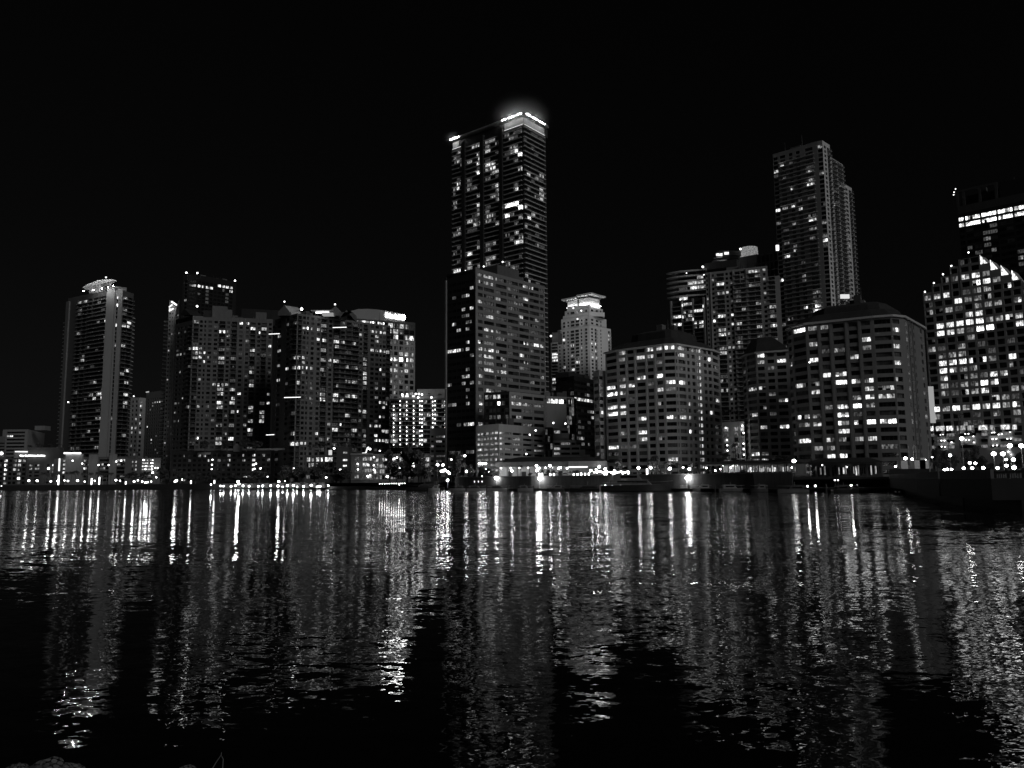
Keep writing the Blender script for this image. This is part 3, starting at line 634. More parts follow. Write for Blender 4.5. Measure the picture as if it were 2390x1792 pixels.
z, P = tops(s4, (1945, 62), 350, [(1556, 100), (1945, 64), (2350, 120), ]); P[2] = onz(cE(778, 1140), z)
T = Thing('parking_garage', 'pale concrete parking garage with lit open decks at the foot of the office slab', 'garage', vxy(P[1], GZ)); m = wall(.5, var=.1)
r = rz(P[0], P[1], s4, (1900, 222), (1900, 680), 5, 0)
facade(T, P[0], P[1], GZ, z, [(1578, 1668, 's', 4), (1690, 1772, 's', 3), (1794, 1856, 's', 3), (1874, 1940, 's', 4)], r, m, 400, s4, hf=.5)
facade(T, P[1], P[2], GZ, z, [(474, 500, 's', 4), (508, 556, 'w'), (564, 620, 'w'), (632, 696, 'w'), (706, 770, 'w')], r, m, 1240, cE, hf=.42, recess=.9)
shell(T, P, GZ, z, m, ROOF, 18)
for x, y in ((370, 180), (210, 585), (270, 255)): bulb_part(T, 'deck_lamp', at(s5(x, y), 344), .42, 10)
T.resolve(lits(s5, [(60, 330, 3), (375, 520, 4), (430, 430, 3), (70, 415, 2), (60, 505, 3)]), .2, (1, 2)); ROOFS.append((T, P, z, 4, 2)); T.finish()

# ---------------------------------------------------------------- B9 the tallest tower with the glowing crown
z, P = tops(cD, (836, 165), 550, [(205, 400), (836, 165), (1030, 275)])
T = Thing('crown_tower', 'tallest tower in the skyline, dark balcony bands under a glowing roof crown', 'skyscraper', vxy(P[1], GZ)); m = wall(.045); slab = wall(.75, var=.1)
zb = onplane(cD(835, 262), P[1], frame(P[0], P[1])[1]).z
r = rz(P[0], P[1], cD, (748, 845), (755, 1570), 17, 0)
import math as _m
up = int((zb - r[0]) / r[1]); r = (r[0] + up * r[1], r[1])
grp = [(214, 311), (335, 469), (496, 634), (667, 832)]
cols = [(a + .02 * (b - a), b - .02 * (b - a), 'c') for a, b in grp]
def facade_glass(T, A, B, z0, z1, cols, rows, mat, yref, cr, slabm, proj=1.5, hf=.84, seg=3.4, sl=None, thick=.5):
    """curtain wall behind floor slabs: windows fill the storey, each group of bays carries its own slab"""
    facade(T, A, B, z0, z1, [(c[0], c[1], 'B') for c in cols], rows, mat, yref, cr, hf=hf, recess=.5)
    for a, b in (sl or [(c[0], c[1]) for c in cols]):
        longbal(T, A, B, cr, yref, a, b, rows, z0, 200, slabm, RAILD, proj, 0, hf=hf, thick=thick)
facade_glass(T, P[0], P[1], GZ, zb, cols, r, m, 900, cD, slab, 1.3)
facade_glass(T, P[1], P[2], GZ, zb, [(845, 905, 'c'), (908, 975, 'c'), (978, 1022, 'c')], r, m, 900, cD, slab, 1.3, sl=[(838, 1024)])
ring = shell(T, P, GZ, zb, m, ROOF, 34)
U, N, Ln = frame(P[0], P[1])
def uD(x, y=900): return (onplane(cD(x, y), P[0], N) - P[0]).dot(U)
for x in (322, 483, 651): T.part('pier').obox(P[0], U, N, uD(x) - 1.6, uD(x) + 1.6, .03, 2.2, GZ, zb + 2, wall(.035))
# upper storey set back, crown walls, canopy edge
Ur, Nr, Lr = frame(P[1], P[2]); uc = uD(665, 250)
W_ = T.part('penthouse'); W_.obox(P[0], U, N, 1.0, Ln - 1.2, -30, -1.2, zb - .3, z - 2, wall(.05))
W_ = T.part('crown_wall'); mc = wall(.5, var=.08)
W_.obox(P[0], U, N, uc, Ln - 1.0, -1.15, -.6, zb + .1, z - 2.6, mc); W_.obox(P[1], Ur, Nr, 1.0, Lr - .6, -1.15, -.6, zb + .1, z - 2.6, mc); W_.obox(P[0], U, N, .6, 6.5, -1.15, -.6, zb + .1, z - 2.6, mc)
K = T.part('roof_canopy'); K.obox(P[0], U, N, -1.5, Ln, -30, 1.6, z - .9, z, wall(.4)); K.obox(P[1], Ur, Nr, -.4, Lr + 1, -.6, 1.7, z - .95, z - .05, wall(.4))
EMC = emit(42, 'AUTO')
def led(A, U, N, u0, u1):
    mb = MB(); mb.obox(A, U, N, u0, u1, 1.72, 1.95, z - .95, z - .35, EMC); T.item('crown_light', mb)
for a, b in ((663, 694), (717, 772), (794, 830)): led(P[0], U, N, uD(a, 180), min(Ln - .2, uD(b, 180)))
for a, b in ((846, 880), (897, 935), (952, 1006)):
    q = lambda x: (onplane(cD(x, 200), P[1], Nr) - P[1]).dot(Ur); led(P[1], Ur, Nr, max(.4, q(a)), q(b))
led(P[0], U, N, .2, 6.5); led(P[0], U, N, 7.2, 9)
for A_, U_, N_, u0, u1 in ((P[0], U, N, uc, Ln - 1), (P[1], Ur, Nr, 1, Lr - .8), (P[0], U, N, .5, 9)):
    mb = MB(); mb.obox(A_, U_, N_, u0, u1, -.5, -.1, zb + .15, zb + .4, emit(1.2)); T.item('wash_light', mb)
for x, y in ((326, 1555), (487, 1515), (653, 1475)):
    bulb_part(T, 'pier_uplight', onplane(cD(x, y), P[0] + N * 3.0, N), .7, 5)
T.resolve(lits(cD, [(435, 395, 5), (365, 450, 4), (510, 440, 3), (510, 478, 3), (535, 505, 4), (590, 410, 3), (620, 440, 3), (745, 335, 3), (745, 400, 3), (745, 475, 3), (730, 512, 6), (765, 510, 6), (800, 515, 6), (290, 525, 4), (235, 555, 3), (225, 625, 4), (260, 605, 4), (298, 598, 4), (435, 545, 4), (455, 545, 4), (375, 595, 4), (425, 615, 5), (520, 645, 5), (595, 625, 5), (540, 640, 5), (415, 690, 6), (370, 745, 2), (620, 695, 4), (590, 705, 3), (525, 762, 2), (820, 657, 4), (877, 708, 4), (998, 728, 4), (918, 465, 3), (265, 815, 5), (290, 800, 5), (220, 835, 3), (430, 825, 3), (380, 800, 2), (600, 810, 5), (590, 850, 3), (620, 850, 3), (585, 890, 4), (620, 885, 4), (748, 845, 5), (460, 895, 3), (1000, 890, 4), (1000, 930, 4), (1000, 860, 4), (430, 970, 5), (690, 990, 7), (720, 990, 7), (750, 988, 7), (790, 988, 7), (820, 995, 5), (440, 1010, 2), (440, 1045, 3), (520, 1055, 3), (685, 1075, 6), (750, 1070, 2), (600, 1070, 4), (540, 1085, 4), (880, 1083, 5), (920, 1058, 4), (355, 1105, 4), (380, 1100, 3), (440, 1145, 6), (400, 1150, 4), (540, 1125, 3), (605, 1143, 4), (770, 1150, 3), (930, 1170, 3), (750, 1220, 4), (755, 1295, 5), (805, 1255, 4), (810, 1290, 4), (740, 1260, 3), (690, 1225, 2), (430, 1300, 2), (425, 1335, 3), (595, 1330, 3), (545, 1330, 2), (225, 1255, 3), (260, 1245, 3), (285, 1190, 3), (545, 1380, 3), (975, 1328, 3), (375, 1420, 5), (545, 1450, 4), (595, 1440, 4), (385, 1495, 4), (545, 1495, 3), (690, 1490, 3), (760, 1530, 4), (755, 1570, 6), (375, 1540, 3), (260, 1560, 5), (230, 1570, 5), (705, 1650, 3), (770, 340, 2), (230, 1400, 3)]), .1, (1, 1, 2, 3), tol=16, curtain=.25, seed=9); CROWN = (P, z); ROOFS.append((T, P[:2], z, 2, 2)); T.finish()

# the lit mist that hangs round the crown
def mist(name, c, r, dens, label):
    m, nt, N, L = newmat('mist'); o = N.new('ShaderNodeOutputMaterial'); v = N.new('ShaderNodeVolumePrincipled'); v.inputs['Color'].default_value = g3(1); v.inputs['Anisotropy'].default_value = 0.2
    tc = N.new('ShaderNodeTexCoord'); ln = N.new('ShaderNodeVectorMath'); ln.operation = 'LENGTH'; L.new(tc.outputs['Object'], ln.inputs[0])
    r_ = N.new('ShaderNodeMapRange'); r_.inputs['From Min'].default_value = .0; r_.inputs['From Max'].default_value = 1; r_.inputs['To Min'].default_value = 1; r_.inputs['To Max'].default_value = 0; L.new(ln.outputs['Value'], r_.inputs['Value'])
    pw = N.new('ShaderNodeMath'); pw.operation = 'POWER'; pw.inputs[1].default_value = 3.6; L.new(r_.outputs[0], pw.inputs[0])
    ns = N.new('ShaderNodeTexNoise'); ns.inputs['Scale'].default_value = 2.2; ns.inputs['Detail'].default_value = 2; L.new(tc.outputs['Object'], ns.inputs['Vector'])
    m1 = N.new('ShaderNodeMath'); m1.operation = 'MULTIPLY'; L.new(pw.outputs[0], m1.inputs[0]); m1.inputs[1].default_value = .5
    m2 = N.new('ShaderNodeMath'); m2.operation = 'MULTIPLY'; m2.inputs[1].default_value = dens * 2; L.new(m1.outputs[0], m2.inputs[0]); L.new(m2.outputs[0], v.inputs['Density']); L.new(v.outputs[0], o.inputs['Volume'])
    mb = MB(); mb.ball(Vector((0, 0, 0)), 1.0, m, 20, 12); ob = link(name, mb.mesh(name)); ob.location = c; ob.scale = r; tag(ob, label, 'mist', kind='stuff')
P_c, z_c = CROWN
cc = P_c[1] * .7 + P_c[0] * .1 + P_c[2] * .2
mist('mist', Vector((cc.x, cc.y - 2, z_c - .5)), (27, 22, 21), MISTD, 'soft glowing mist round the lit crown of the tallest tower')
mist('mist', Vector((P_c[0].x + 1, P_c[0].y - 2, z_c)), (10, 10, 8), MISTD * .45, 'small patch of lit mist at the left end of the tallest tower roof')
# ---------------------------------------------------------------- B10 stepped tower with floodlit crown
T = Thing('stepped_tower', 'pale tower stepping in towards a brightly floodlit crown under a flat overhanging roof', 'tower', at(h4(690, 1000), 800) * Vector((1, 1, 0)) if False else vxy(at(h4(690, 1000), 800), GZ)); m = wall(.8, var=.08)
tiers = [((155, 728), (690, 640), (1050, 705), 800), ((215, 545), (690, 470), (975, 545), 805), ((245, 490), (690, 415), (945, 425), 808), ((275, 408), (690, 340), (915, 372), 811), ((312, 335), (690, 290), (872, 335), 814)]
zprev = GZ; base_r = None
colsL = [(175, 202, 'w'), (238, 280, 'b'), (318, 345, 'w'), (370, 437, 'b'), (450, 517, 'b'), (545, 571, 'w'), (615, 657, 'b')]
colsR = [(725, 757, 'w'), (785, 822, 'b'), (880, 897, 'w'), (1010, 1046, 'b')]
for i, (l, c, rr, D) in enumerate(tiers):
    zt = at(h4(*c), D).z; P = [onz(h4(*q), zt) for q in (l, c, rr)]
    if base_r is None: base_r = rz(P[0], P[1], h4, (330, 757), (338, 1395), 11, 0)
    r = base_r
    k = 0
    while r[0] < zt: r = (r[0] + r[1], r[1])
    yr = 1000 if i == 0 else 600
    facade(T, P[0], P[1], zprev, zt, colsL, r, m, yr, h4, hf=.56, proj_out=1.2, slabmat=m, railmat=wall(.3))
    facade(T, P[1], P[2], zprev, zt, colsR if i == 0 else [(720, 757, 'w'), (800, 840, 'w'), (875, 895, 'w')], r, m, yr, h4, hf=.56, proj_out=1.2, slabmat=m, railmat=wall(.3))
    shell(T, P, zprev, zt, m, wall(.3), 24 - 2 * i); zprev = zt - .36
PT, zT = P, zt
zc = at(h4(690, 168), 816).z; Q = [onz(h4(*q), zc) for q in ((322, 235), (690, 168), (858, 205))]
facade(T, Q[0], Q[1], zprev, zc, [], (zc, 3), wall(.75, var=.05)); facade(T, Q[1], Q[2], zprev, zc, [], (zc, 3), wall(.75, var=.05)); shell(T, Q, zprev, zc, m, wall(.5), 18)
U, N, Ln = frame(Q[0], Q[1]); Ur, Nr, Lr = frame(Q[1], Q[2])
T.part('window_slot').obox(Q[0], U, N, .46 * Ln, .52 * Ln, .02, .2, zc - 7, zc - 1, M_METAL)
K = T.part('roof_slab'); mk = wall(.75, var=.05)
K.obox(Q[0], U, N, -5.5, .44 * Ln, -12, 3.6, zc + .6, zc + 2.2, mk); K.obox(Q[0], U, N, .5 * Ln, Ln + 5, -16, 3.6, zc + 2.0, zc + 3.6, mk)
K.obox(Q[1], Ur, Nr, 1, Lr + 6, -12, 3.6, zc + 1.97, zc + 3.57, mk)
for A_, U_, N_, L_ in ((Q[0], U, N, Ln), (Q[1], Ur, Nr, Lr)):
    for j in range(6):
        mb = MB(); u0 = L_ * (j + .08) / 6; mb.obox(A_, U_, N_, u0, u0 + L_ / 7.2, 1.6, 2.1, zT + .05, zT + .5, emit(20)); T.item('crown_floodlight', mb)
for j in range(4): bulb_part(T, 'terrace_lamp', at(h4(*((420, 352), (553, 395), (745, 320), (490, 535))[j]), 806), .9, 5)
T.resolve(lits(h4, [(245, 895, 5), (420, 985, 4), (557, 1022, 3), (740, 945, 5), (792, 940, 5), (757, 1135, 4), (795, 1175, 4), (750, 1175, 4), (797, 1078, 4), (1015, 870, 4), (1015, 820, 4), (415, 1165, 3), (495, 1280, 5), (425, 1390, 5), (262, 1350, 4), (510, 1210, 2), (555, 395, 4), (480, 450, 3)]), .02, (2,), seed=10, tol=16); T.finish()
z, P = tops(h4, (45, 930), 790, [(38, 935), (162, 925)])
T = Thing('balcony_block', 'low wing of pale balcony slabs against the left side of the floodlit stepped tower', 'building', vxy(P[0], GZ)); m = wall(.3); r = rz(P[0], P[1], h4, (110, 1130), (110, 1500), 7, 3)
facade_glass(T, P[0], P[1], GZ, z, [(60, 155)], r, m, 1200, h4, wall(.55), 1.6, hf=.7); shell(T, P, GZ, z, m, ROOF, 16); U, N, Ln = frame(*P); T.part('top_storey').obox(P[0], U, N, 1, Ln, -12, -1, z - .3, z + 10, wall(.1))
bulb_part(T, 'beacon', at(h4(42, 822), 788), 1.1, 6, 'NONE'); T.part('beacon_post').tube([at(h4(42, 826), 788), at(h4(42, 940), 788)], .15, M_METAL)
T.resolve(lits(h4, [(110, 1125, 5), (90, 1235, 5), (120, 1235, 5), (95, 1575, 5), (85, 1600, 4)]), .06, (1, 2), tol=20); T.finish()

# ---------------------------------------------------------------- B11 dark glass block and B12 concrete block right of the slab
z, P = tops(cF, (255, 690), 520, [(118, 712), (255, 692), (402, 722)])
T = Thing('glass_block', 'dark glass office block with one lit storey below the floodlit stepped tower', 'office building', vxy(P[1], GZ)); m = wall(.03)
r = rz(P[1], P[2], cF, (330, 873), (330, 1160), 7, 3)
facade(T, P[0], P[1], GZ, z, [(125 + 26 * i, 149 + 26 * i, 'w') for i in range(5)], r, m, 900, cF, hf=.7, recess=.1)
facade(T, P[1], P[2], GZ, z, [(258 + 24 * i, 280 + 24 * i, 'w') for i in range(6)], r, m, 900, cF, hf=.55, recess=.1)
shell(T, P, GZ, z, m, ROOF, 20); U, N, Ln = frame(P[1], P[2]); T.part('roof_plant').obox(P[1], U, N, 0, 24, -14, -4, z - .3, z + 3, wall(.05))
T.resolve(lits(cF, [(262 + 24 * i, 874, (5, 5, 4, 5, 5, 4)[i]) for i in range(6)] + [(380, 965, 4), (350, 840, 3), (275, 960, 2), (300, 1158, 3), (330, 1158, 4), (380, 1015, 4)]), .16, (1, 1, 2), seed=11); ROOFS.append((T, P[1:], z, 3, 1)); T.finish()

z, P = tops(cF, (248, 850), 395, [(48, 842), (250, 852), (272, 862)])
T = Thing('concrete_block', 'grey concrete office block with lit top windows, right of the office slab', 'office building', vxy(P[1], GZ)); m = wall(.42, var=.1)
r = rz(P[0], P[1], cF, (100, 880), (100, 1045), 2, 0); r = (r[0], r[1])
facade(T, P[0], P[1], GZ, z, [(54, 80, 'w'), (82, 138, 'w'), (143, 200, 'w'), (206, 248, 'w')], r, m, 950, cF, hf=.42, zlow=at(cF(100, 1000), 395).z)
shell(T, P, GZ, z, m, ROOF, 20); U, N, Ln = frame(P[0], P[1])
T.part('glazed_corner').obox(P[0], U, N, .72 * Ln, Ln - .3, .02, .5, GZ + 10, at(cF(230, 1010), 395).z, M_METAL)
for i in range(6):
    for j in range(3):
        mb = MB(); u = .725 * Ln + j * .09 * Ln; zz = GZ + 14 + i * 4.4; mb.obox(P[0], U, N, u, u + .08 * Ln, .52, .56, zz, zz + 4.1, [DARK, CURTAIN, LIT[2][0], LIT[1][0]][(i * 5 + j * 3) % 4]); T.item('glass_panel', mb)
T.resolve(lits(cF, [(70, 878, 4), (110, 880, 5), (170, 886, 6), (225, 893, 5), (110, 965, 4), (180, 970, 3), (65, 910, 4), (100, 1045, 5), (190, 1050, 5), (130, 1040, 2)]), .3, (1, 2), seed=12)
for x, y in ((100, 1043), (190, 1048), (190, 1107), (125, 1260)): bulb_part(T, 'wall_lamp', at(cF(x, y), 384), .5, 9)
ROOFS.append((T, P[:2], z, 4, 1)); T.finish()
T = Thing('stepped_garage', 'low concrete garage stepping down to the right before the grey office block', 'garage', vxy(at(s5(670, 600), 375), GZ)); m = wall(.55, var=.1)
zt0 = None
for i, (xr, yt, yb) in enumerate(((940, 140, 345), (1062, 345, 430), (1136, 430, 515), (1222, 515, 600), (1306, 600, 800))):
    D = 376 - i * 3; a, b = at(s5(668, yt), D), at(s5(xr, yt), D); zb_ = at(s5(668, yb), D).z
    if i == 4: zb_ = GZ
    T.part('deck').obox(a, Vector((1, 0, 0)), Vector((0, -1, 0)), 0, b.x - a.x, -14, 0, zb_ + .02, a.z, m)
    zz0, zz1 = at(s5(700, yt + (50 if i else 70)), D).z, at(s5(700, yt + (18 if i else 100)), D).z
    zz0, zz1 = a.z - 2.4, a.z - 1.2
    for j, (xa, xb) in enumerate(((690, 785), (808, 960), (988, 1120))):
        if xb > xr: xb = xr - 15
        if xb - xa < 30: continue
        mb = MB(); q0, q1 = at(s5(xa, yt), D), at(s5(xb, yt), D); mb.obox(q0, Vector((1, 0, 0)), Vector((0, -1, 0)), 0, q1.x - q0.x, .01, .04, zz0, zz1, random.choice([DARK, DARK, LIT[2][0], LIT[3][1]])); T.item('opening', mb)
T.finish()
T = Thing('glass_shaft', 'narrow black glass shaft between the parking garage and the stepped garage', 'tower', vxy(at(s5(595, 600), 372), GZ))
a, b = at(s5(528, 130), 372), at(s5(664, 130), 372); m = wall(.03); r = (a.z - 2, 3.3)
facade(T, a, b, GZ, a.z, [(.05, .33, 'w'), (.36, .64, 'w'), (.67, .95, 'w')], r, m, hf=.8, recess=.05); shell(T, [a, b], GZ, a.z, m, ROOF, 8); T.resolve([], .3, (1, 1, 1, 2), seed=3); T.finish()

# ---------------------------------------------------------------- the three bay-fronted blocks
def bay_block(label, cr, ref, D, pts, faces, rows, L, seed, hip, alb=.5, extra=None, hf=.55):
    z, P = tops(cr, ref, D, pts)
    T = Thing('bay_fronted_block', label, 'building', vxy(P[len(P) // 2], GZ), 'bay-fronted apartment blocks along the waterfront'); m = wall(alb, var=.1)
    i0 = rows[3]; r = rz(P[i0], P[i0 + 1], cr, rows[0], rows[1], rows[2], 0)
    for i, cols in enumerate(faces):
        facade(T, P[i], P[i + 1], GZ, z, cols, r, m, 740, cr, hf=hf, recess=.5)
        U, N, Ln = frame(P[i], P[i + 1])
        T.part('cornice').obox(P[i], U, N, -.3, Ln + .3, .02 + .004 * i, .8 + .006 * i, z - .55 - .005 * i, z + .1 + .005 * i, wall(.62, var=.06))
        if len(cols) > 2 and Ln > 18:
            for ca, cb in zip(cols, cols[1:]):
                xm = (ca[1] + cb[0]) / 2; A0 = vxy(P[i], 0); u = (onplane(cr(xm, 740), A0, N) - A0).dot(U)
                if .5 < u < Ln - .5: T.part('pilaster').obox(P[i], U, N, u - .35, u + .35, .015, .3, GZ, z - .6, m)
    ring = shell(T, P, GZ, z - .04, m, ROOF, 30)
    zr = z
    c = sum((vxy(p, 0) for p in ring), Vector()) / len(ring)
    prev = [vxy(p, z - .3) for p in ring]; mh = M_ROOFD
    hp = T.part('hip_roof')
    for ins, hgt in hip:
        cur = [vxy(p, 0) + (c - vxy(p, 0)) * ins + Z * (z + hgt) for p in ring]
        n = len(ring)
        for i in range(n): hp.quad(prev[i], prev[(i + 1) % n], cur[(i + 1) % n], cur[i], HIPM)
        prev = cur
    hp.poly(prev, HIPM)
    ROOFS.append((T, [vxy(q, 0) for q in (prev[i0] + (prev[i0 + 1] - prev[i0]) * .05, prev[i0 + 1])], z + hip[-1][1], 3, 2))
    if extra: extra(T, z, P)
    T.resolve(L, .05, (1, 1, 2), seed=seed, curtain=.3, tol=15); return T
HIPM = wall(.05, var=.4, scale=.5)
stA = [(1180 + 2.2 * i, 506 + 50.5 * i, 4) for i in range(16)]; stB = [(1192 + 2.0 * i, 506 + 50.5 * i, 6) for i in range(16)]
T = bay_block('pale bay-fronted block with a brightly lit stair column, nearest the restaurant', cF, (750, 480), 322,
    [(487, 520), (570, 503), (925, 457), (1008, 453), (1092, 467), (1285, 500), (1336, 522)],
    [[(497, 576, 'w')], [(592, 637, 'w'), (656, 704, 'w'), (722, 787, 'w'), (803, 850, 'w'), (872, 917, 'w')], [(934, 1010, 'w')], [(1014, 1028, 'w'), (1038, 1088, 'w')], [(1096, 1120, 'w'), (1137, 1160, 'w'), (1176, 1188, 's', 3), (1193, 1205, 's', 5), (1226, 1247, 'w'), (1259, 1282, 'w')], [(1292, 1336, 'w')]],
    ((745, 505), (755, 1165), 13, 1), lits(cF, [(607, 523, 4), (745, 555, 4), (600, 573, 3), (815, 503, 5), (815, 547, 4), (893, 487, 5), (940, 478, 5), (985, 472, 3), (1055, 472, 4), (1055, 528, 4), (893, 595, 2), (745, 707, 5), (893, 690, 6), (825, 750, 4), (515, 775, 5), (612, 770, 4), (680, 765, 5), (530, 825, 6), (612, 820, 5), (900, 795, 4), (980, 733, 5), (1065, 733, 6), (1000, 785, 2), (535, 925, 5), (615, 925, 5), (535, 970, 6), (615, 967, 5), (900, 900, 3), (1113, 900, 4), (760, 1010, 5), (985, 995, 5), (1075, 995, 5), (1113, 1003, 4), (1120, 1103, 6), (765, 1113, 5), (620, 1118, 3), (765, 1165, 4), (545, 1220, 5), (700, 1215, 2), (1000, 1312, 5), (1250, 573, 6), (1320, 870, 5), (1270, 970, 5), (1135, 500, 3), (910, 1155, 2)]), 21,
    [(.22, 3.2), (.42, 4.0), (.44, 7.0), (.6, 8.2)])
zl, Pl = tops(cF, (440, 650), 335, [(398, 660), (440, 648), (489, 656)]); m = wall(.42, var=.1); rl = rz(Pl[0], Pl[1], cF, (440, 757), (445, 963), 4, 2)
facade(T, Pl[0], Pl[1], GZ, zl, [(404, 438, 'w')], rl, m, 850, cF, hf=.5); facade(T, Pl[1], Pl[2], GZ, zl, [(443, 474, 'w')], rl, m, 850, cF, hf=.5); shell(T, Pl, GZ, zl, m, ROOF, 14)
T.resolve(lits(cF, [(440, 757, 4), (445, 963, 5), (440, 1260, 3)]), .1, (1, 2), seed=5); T.finish()
T = bay_block('darker bay-fronted apartment block half hidden behind the largest one', cI, (400, 465), 335,
    [(170, 507), (206, 488), (277, 472), (545, 452)], [[(180, 205, 'w')], [(212, 283, 'w')], [(300, 354, 'w'), (377, 430, 'w'), (451, 522, 'w')]],
    ((405, 490), (425, 1203), 14, 2), lits(cI, [(315, 503, 6), (460, 535, 5), (310, 548, 3), (240, 750, 4), (325, 747, 4), (508, 838, 5), (335, 903, 3), (262, 952, 4), (340, 1053, 4), (498, 1043, 5), (258, 1257, 5), (355, 1303, 4), (285, 1303, 3), (365, 1263, 2), (410, 945, 1)]), 22, [(.25, 3.4), (.45, 6.0), (.6, 7.5)], .34)
T.finish()
T = bay_block('largest bay-fronted apartment block standing closest to the water, with a dark hipped roof', cI, (900, 225), 268,
    [(525, 292), (562, 272), (660, 248), (1187, 193), (1328, 183), (1420, 192), (1545, 262), (1578, 282)],
    [[(530, 572, 'w')], [(580, 694, 'w')], [(706, 772, 'w'), (803, 864, 'w'), (899, 985, 'w'), (1022, 1090, 'w'), (1122, 1192, 'w')], [(1214, 1352, 'w')], [(1368, 1422, 'w')], [(1436, 1448, 'w'), (1468, 1480, 's', 5), (1500, 1512, 's', 3), (1522, 1533, 'w')], [(1545, 1592, 'w')]],
    ((920, 265), (975, 1273), 16, 2), lits(cI, [(710, 290, 3), (565, 298, 6), (610, 297, 6), (640, 295, 6), (810, 270, 3), (1365, 275, 5), (720, 410, 4), (1140, 365, 5), (1385, 403, 4), (1127, 425, 3), (925, 448, 3), (1040, 502, 4), (727, 530, 6), (552, 550, 4), (1385, 540, 5), (830, 642, 5), (937, 635, 5), (740, 715, 4), (935, 697, 6), (1047, 690, 5), (1155, 683, 5), (1392, 665, 4), (608, 728, 4), (740, 775, 4), (1175, 748, 4), (1250, 735, 4), (1320, 732, 6), (1250, 810, 4), (1057, 818, 5), (1165, 808, 5), (1062, 883, 6), (970, 893, 5), (1170, 870, 4), (955, 958, 6), (635, 963, 5), (745, 965, 3), (935, 1025, 5), (985, 1010, 3), (1070, 1010, 5), (1175, 1005, 6), (1320, 995, 6), (1278, 997, 5), (672, 1025, 3), (757, 1025, 4), (965, 1078, 5), (605, 1150, 3), (660, 1150, 5), (860, 1147, 4), (965, 1143, 5), (1080, 1140, 3), (1185, 1135, 4), (775, 1215, 3), (850, 1212, 3), (865, 1275, 5), (975, 1272, 6), (1540, 360, 3), (1560, 660, 4), (1570, 780, 4), (1590, 965, 5), (1300, 1200, 2)]), 23,
    [(.2, 3.0), (.34, 3.6), (.36, 5.6), (.52, 6.8)], .26)
bulb_part(T, 'wall_lamp', at(cI(695, 548), 262), .3, 12); T.finish()

# ---------------------------------------------------------------- B16 pale balcony condominium behind, B17, B18
z, P = tops(cG, (640, 318), 440, [(384, 348), (905, 288)]); U, N, Ln = frame(*P)
T = Thing('pale_condominium', 'pale condominium with stacked balconies rising behind the bay-fronted blocks', 'building', vxy(P[0], GZ)); m = wall(.42, var=.1)
r = rz(P[0], P[1], cG, (510, 440), (530, 1255), 21, 2)
facade(T, P[0], P[1], GZ, z, [(390, 416, 'w'), (449, 470, 'w'), (490, 554, 'b'), (567, 588, 'w'), (602, 623, 'w'), (646, 690, 'b'), (695, 728, 'w'), (760, 810, 'b'), (815, 860, 'b'), (884, 908, 'w')], r, m, 760, cG, hf=.55, proj_out=1.1, slabmat=wall(.65), railmat=wall(.2), pilaster=([745, 632, 440], .55, .5, wall(.5)))
longbal(T, P[0], P[1], cG, 760, 642, 742, r, GZ, 60, wall(.65), wall(.2), 1.4, 2); longbal(T, P[0], P[1], cG, 760, 748, 864, r, GZ, 60, wall(.65), wall(.2), 1.4, 3)
B2_ = P[1] + (P[1] - P[0]).normalized() * (onplane(cG(1012, 500), P[0], N) - onplane(cG(912, 500), P[0], N)).length; z2 = onplane(cG(960, 375), P[0], N).z
facade(T, vxy(P[1], 0), vxy(B2_, 0), GZ, z2, [(925, 985, 'b')], r, m, 760, cG, hf=.55, proj_out=1.1, slabmat=wall(.65), railmat=wall(.2)); shell(T, [P[1], B2_], GZ, z2, m, ROOF, 18)
shell(T, P, GZ, z - .02, m, ROOF, 20)
T.resolve(lits(cG, [(495, 440, 5), (515, 525, 3), (573, 513, 4), (820, 340, 5), (820, 390, 5), (880, 330, 3), (750, 360, 4), (755, 445, 5), (825, 435, 3), (880, 382, 3), (672, 578, 3), (510, 718, 5), (460, 762, 6), (615, 700, 5), (680, 770, 4), (838, 790, 4), (615, 780, 4), (955, 655, 4), (960, 775, 5), (517, 828, 4), (587, 857, 3), (518, 878, 5), (685, 930, 4), (845, 940, 3), (845, 988, 4), (690, 965, 2), (523, 1025, 4), (595, 1055, 2), (530, 1255, 4), (595, 1135, 2)]), .08, (1, 2, 3), seed=16); ROOFS.append((T, P, z, 5, 3)); T.finish()

A, B = at(h5(45, 1135), 500), at(h5(652, 1062), 488); z = A.z
T = Thing('terrace_tower', 'dark glass tower with pointed curved terraces at its top', 'tower', vxy(A, GZ)); m = wall(.05)
B = vxy(onz(h5(652, 1062), z), z); r = rz(A, B, h5, (350, 1400), (350, 1545), 2, 3); 
facade_glass(T, A, B, GZ, z, [(82, 246), (276, 436), (470, 640)], r, m, 1300, h5, wall(.3), 1.4, hf=.8); shell(T, [A, B], GZ, z, m, wall(.3), 22)
U, N, Ln = frame(A, B)
for f in (0, .33, .66, .985): T.part('column').obox(A, U, N, f * Ln, f * Ln + .9, .02, 1.7, GZ, z, wall(.4))
C0, C1 = A + U * 4.5 - N * 2.5, A + U * (Ln + 1) - N * 2.5; zu = onplane(h5(400, 560), A - N * 2.5, N).z
ru = (z + 1.8, (zu - z) / 6); ru = (z + ru[1] * 5.5, ru[1])
facade(T, C0, C1, z - .3, zu, [(.0, .32, 'B'), (.34, .66, 'B'), (.68, .98, 'B')], ru, m, hf=.8)
shell(T, [C0, C1], z - .3, zu, m, ROOF, 16)
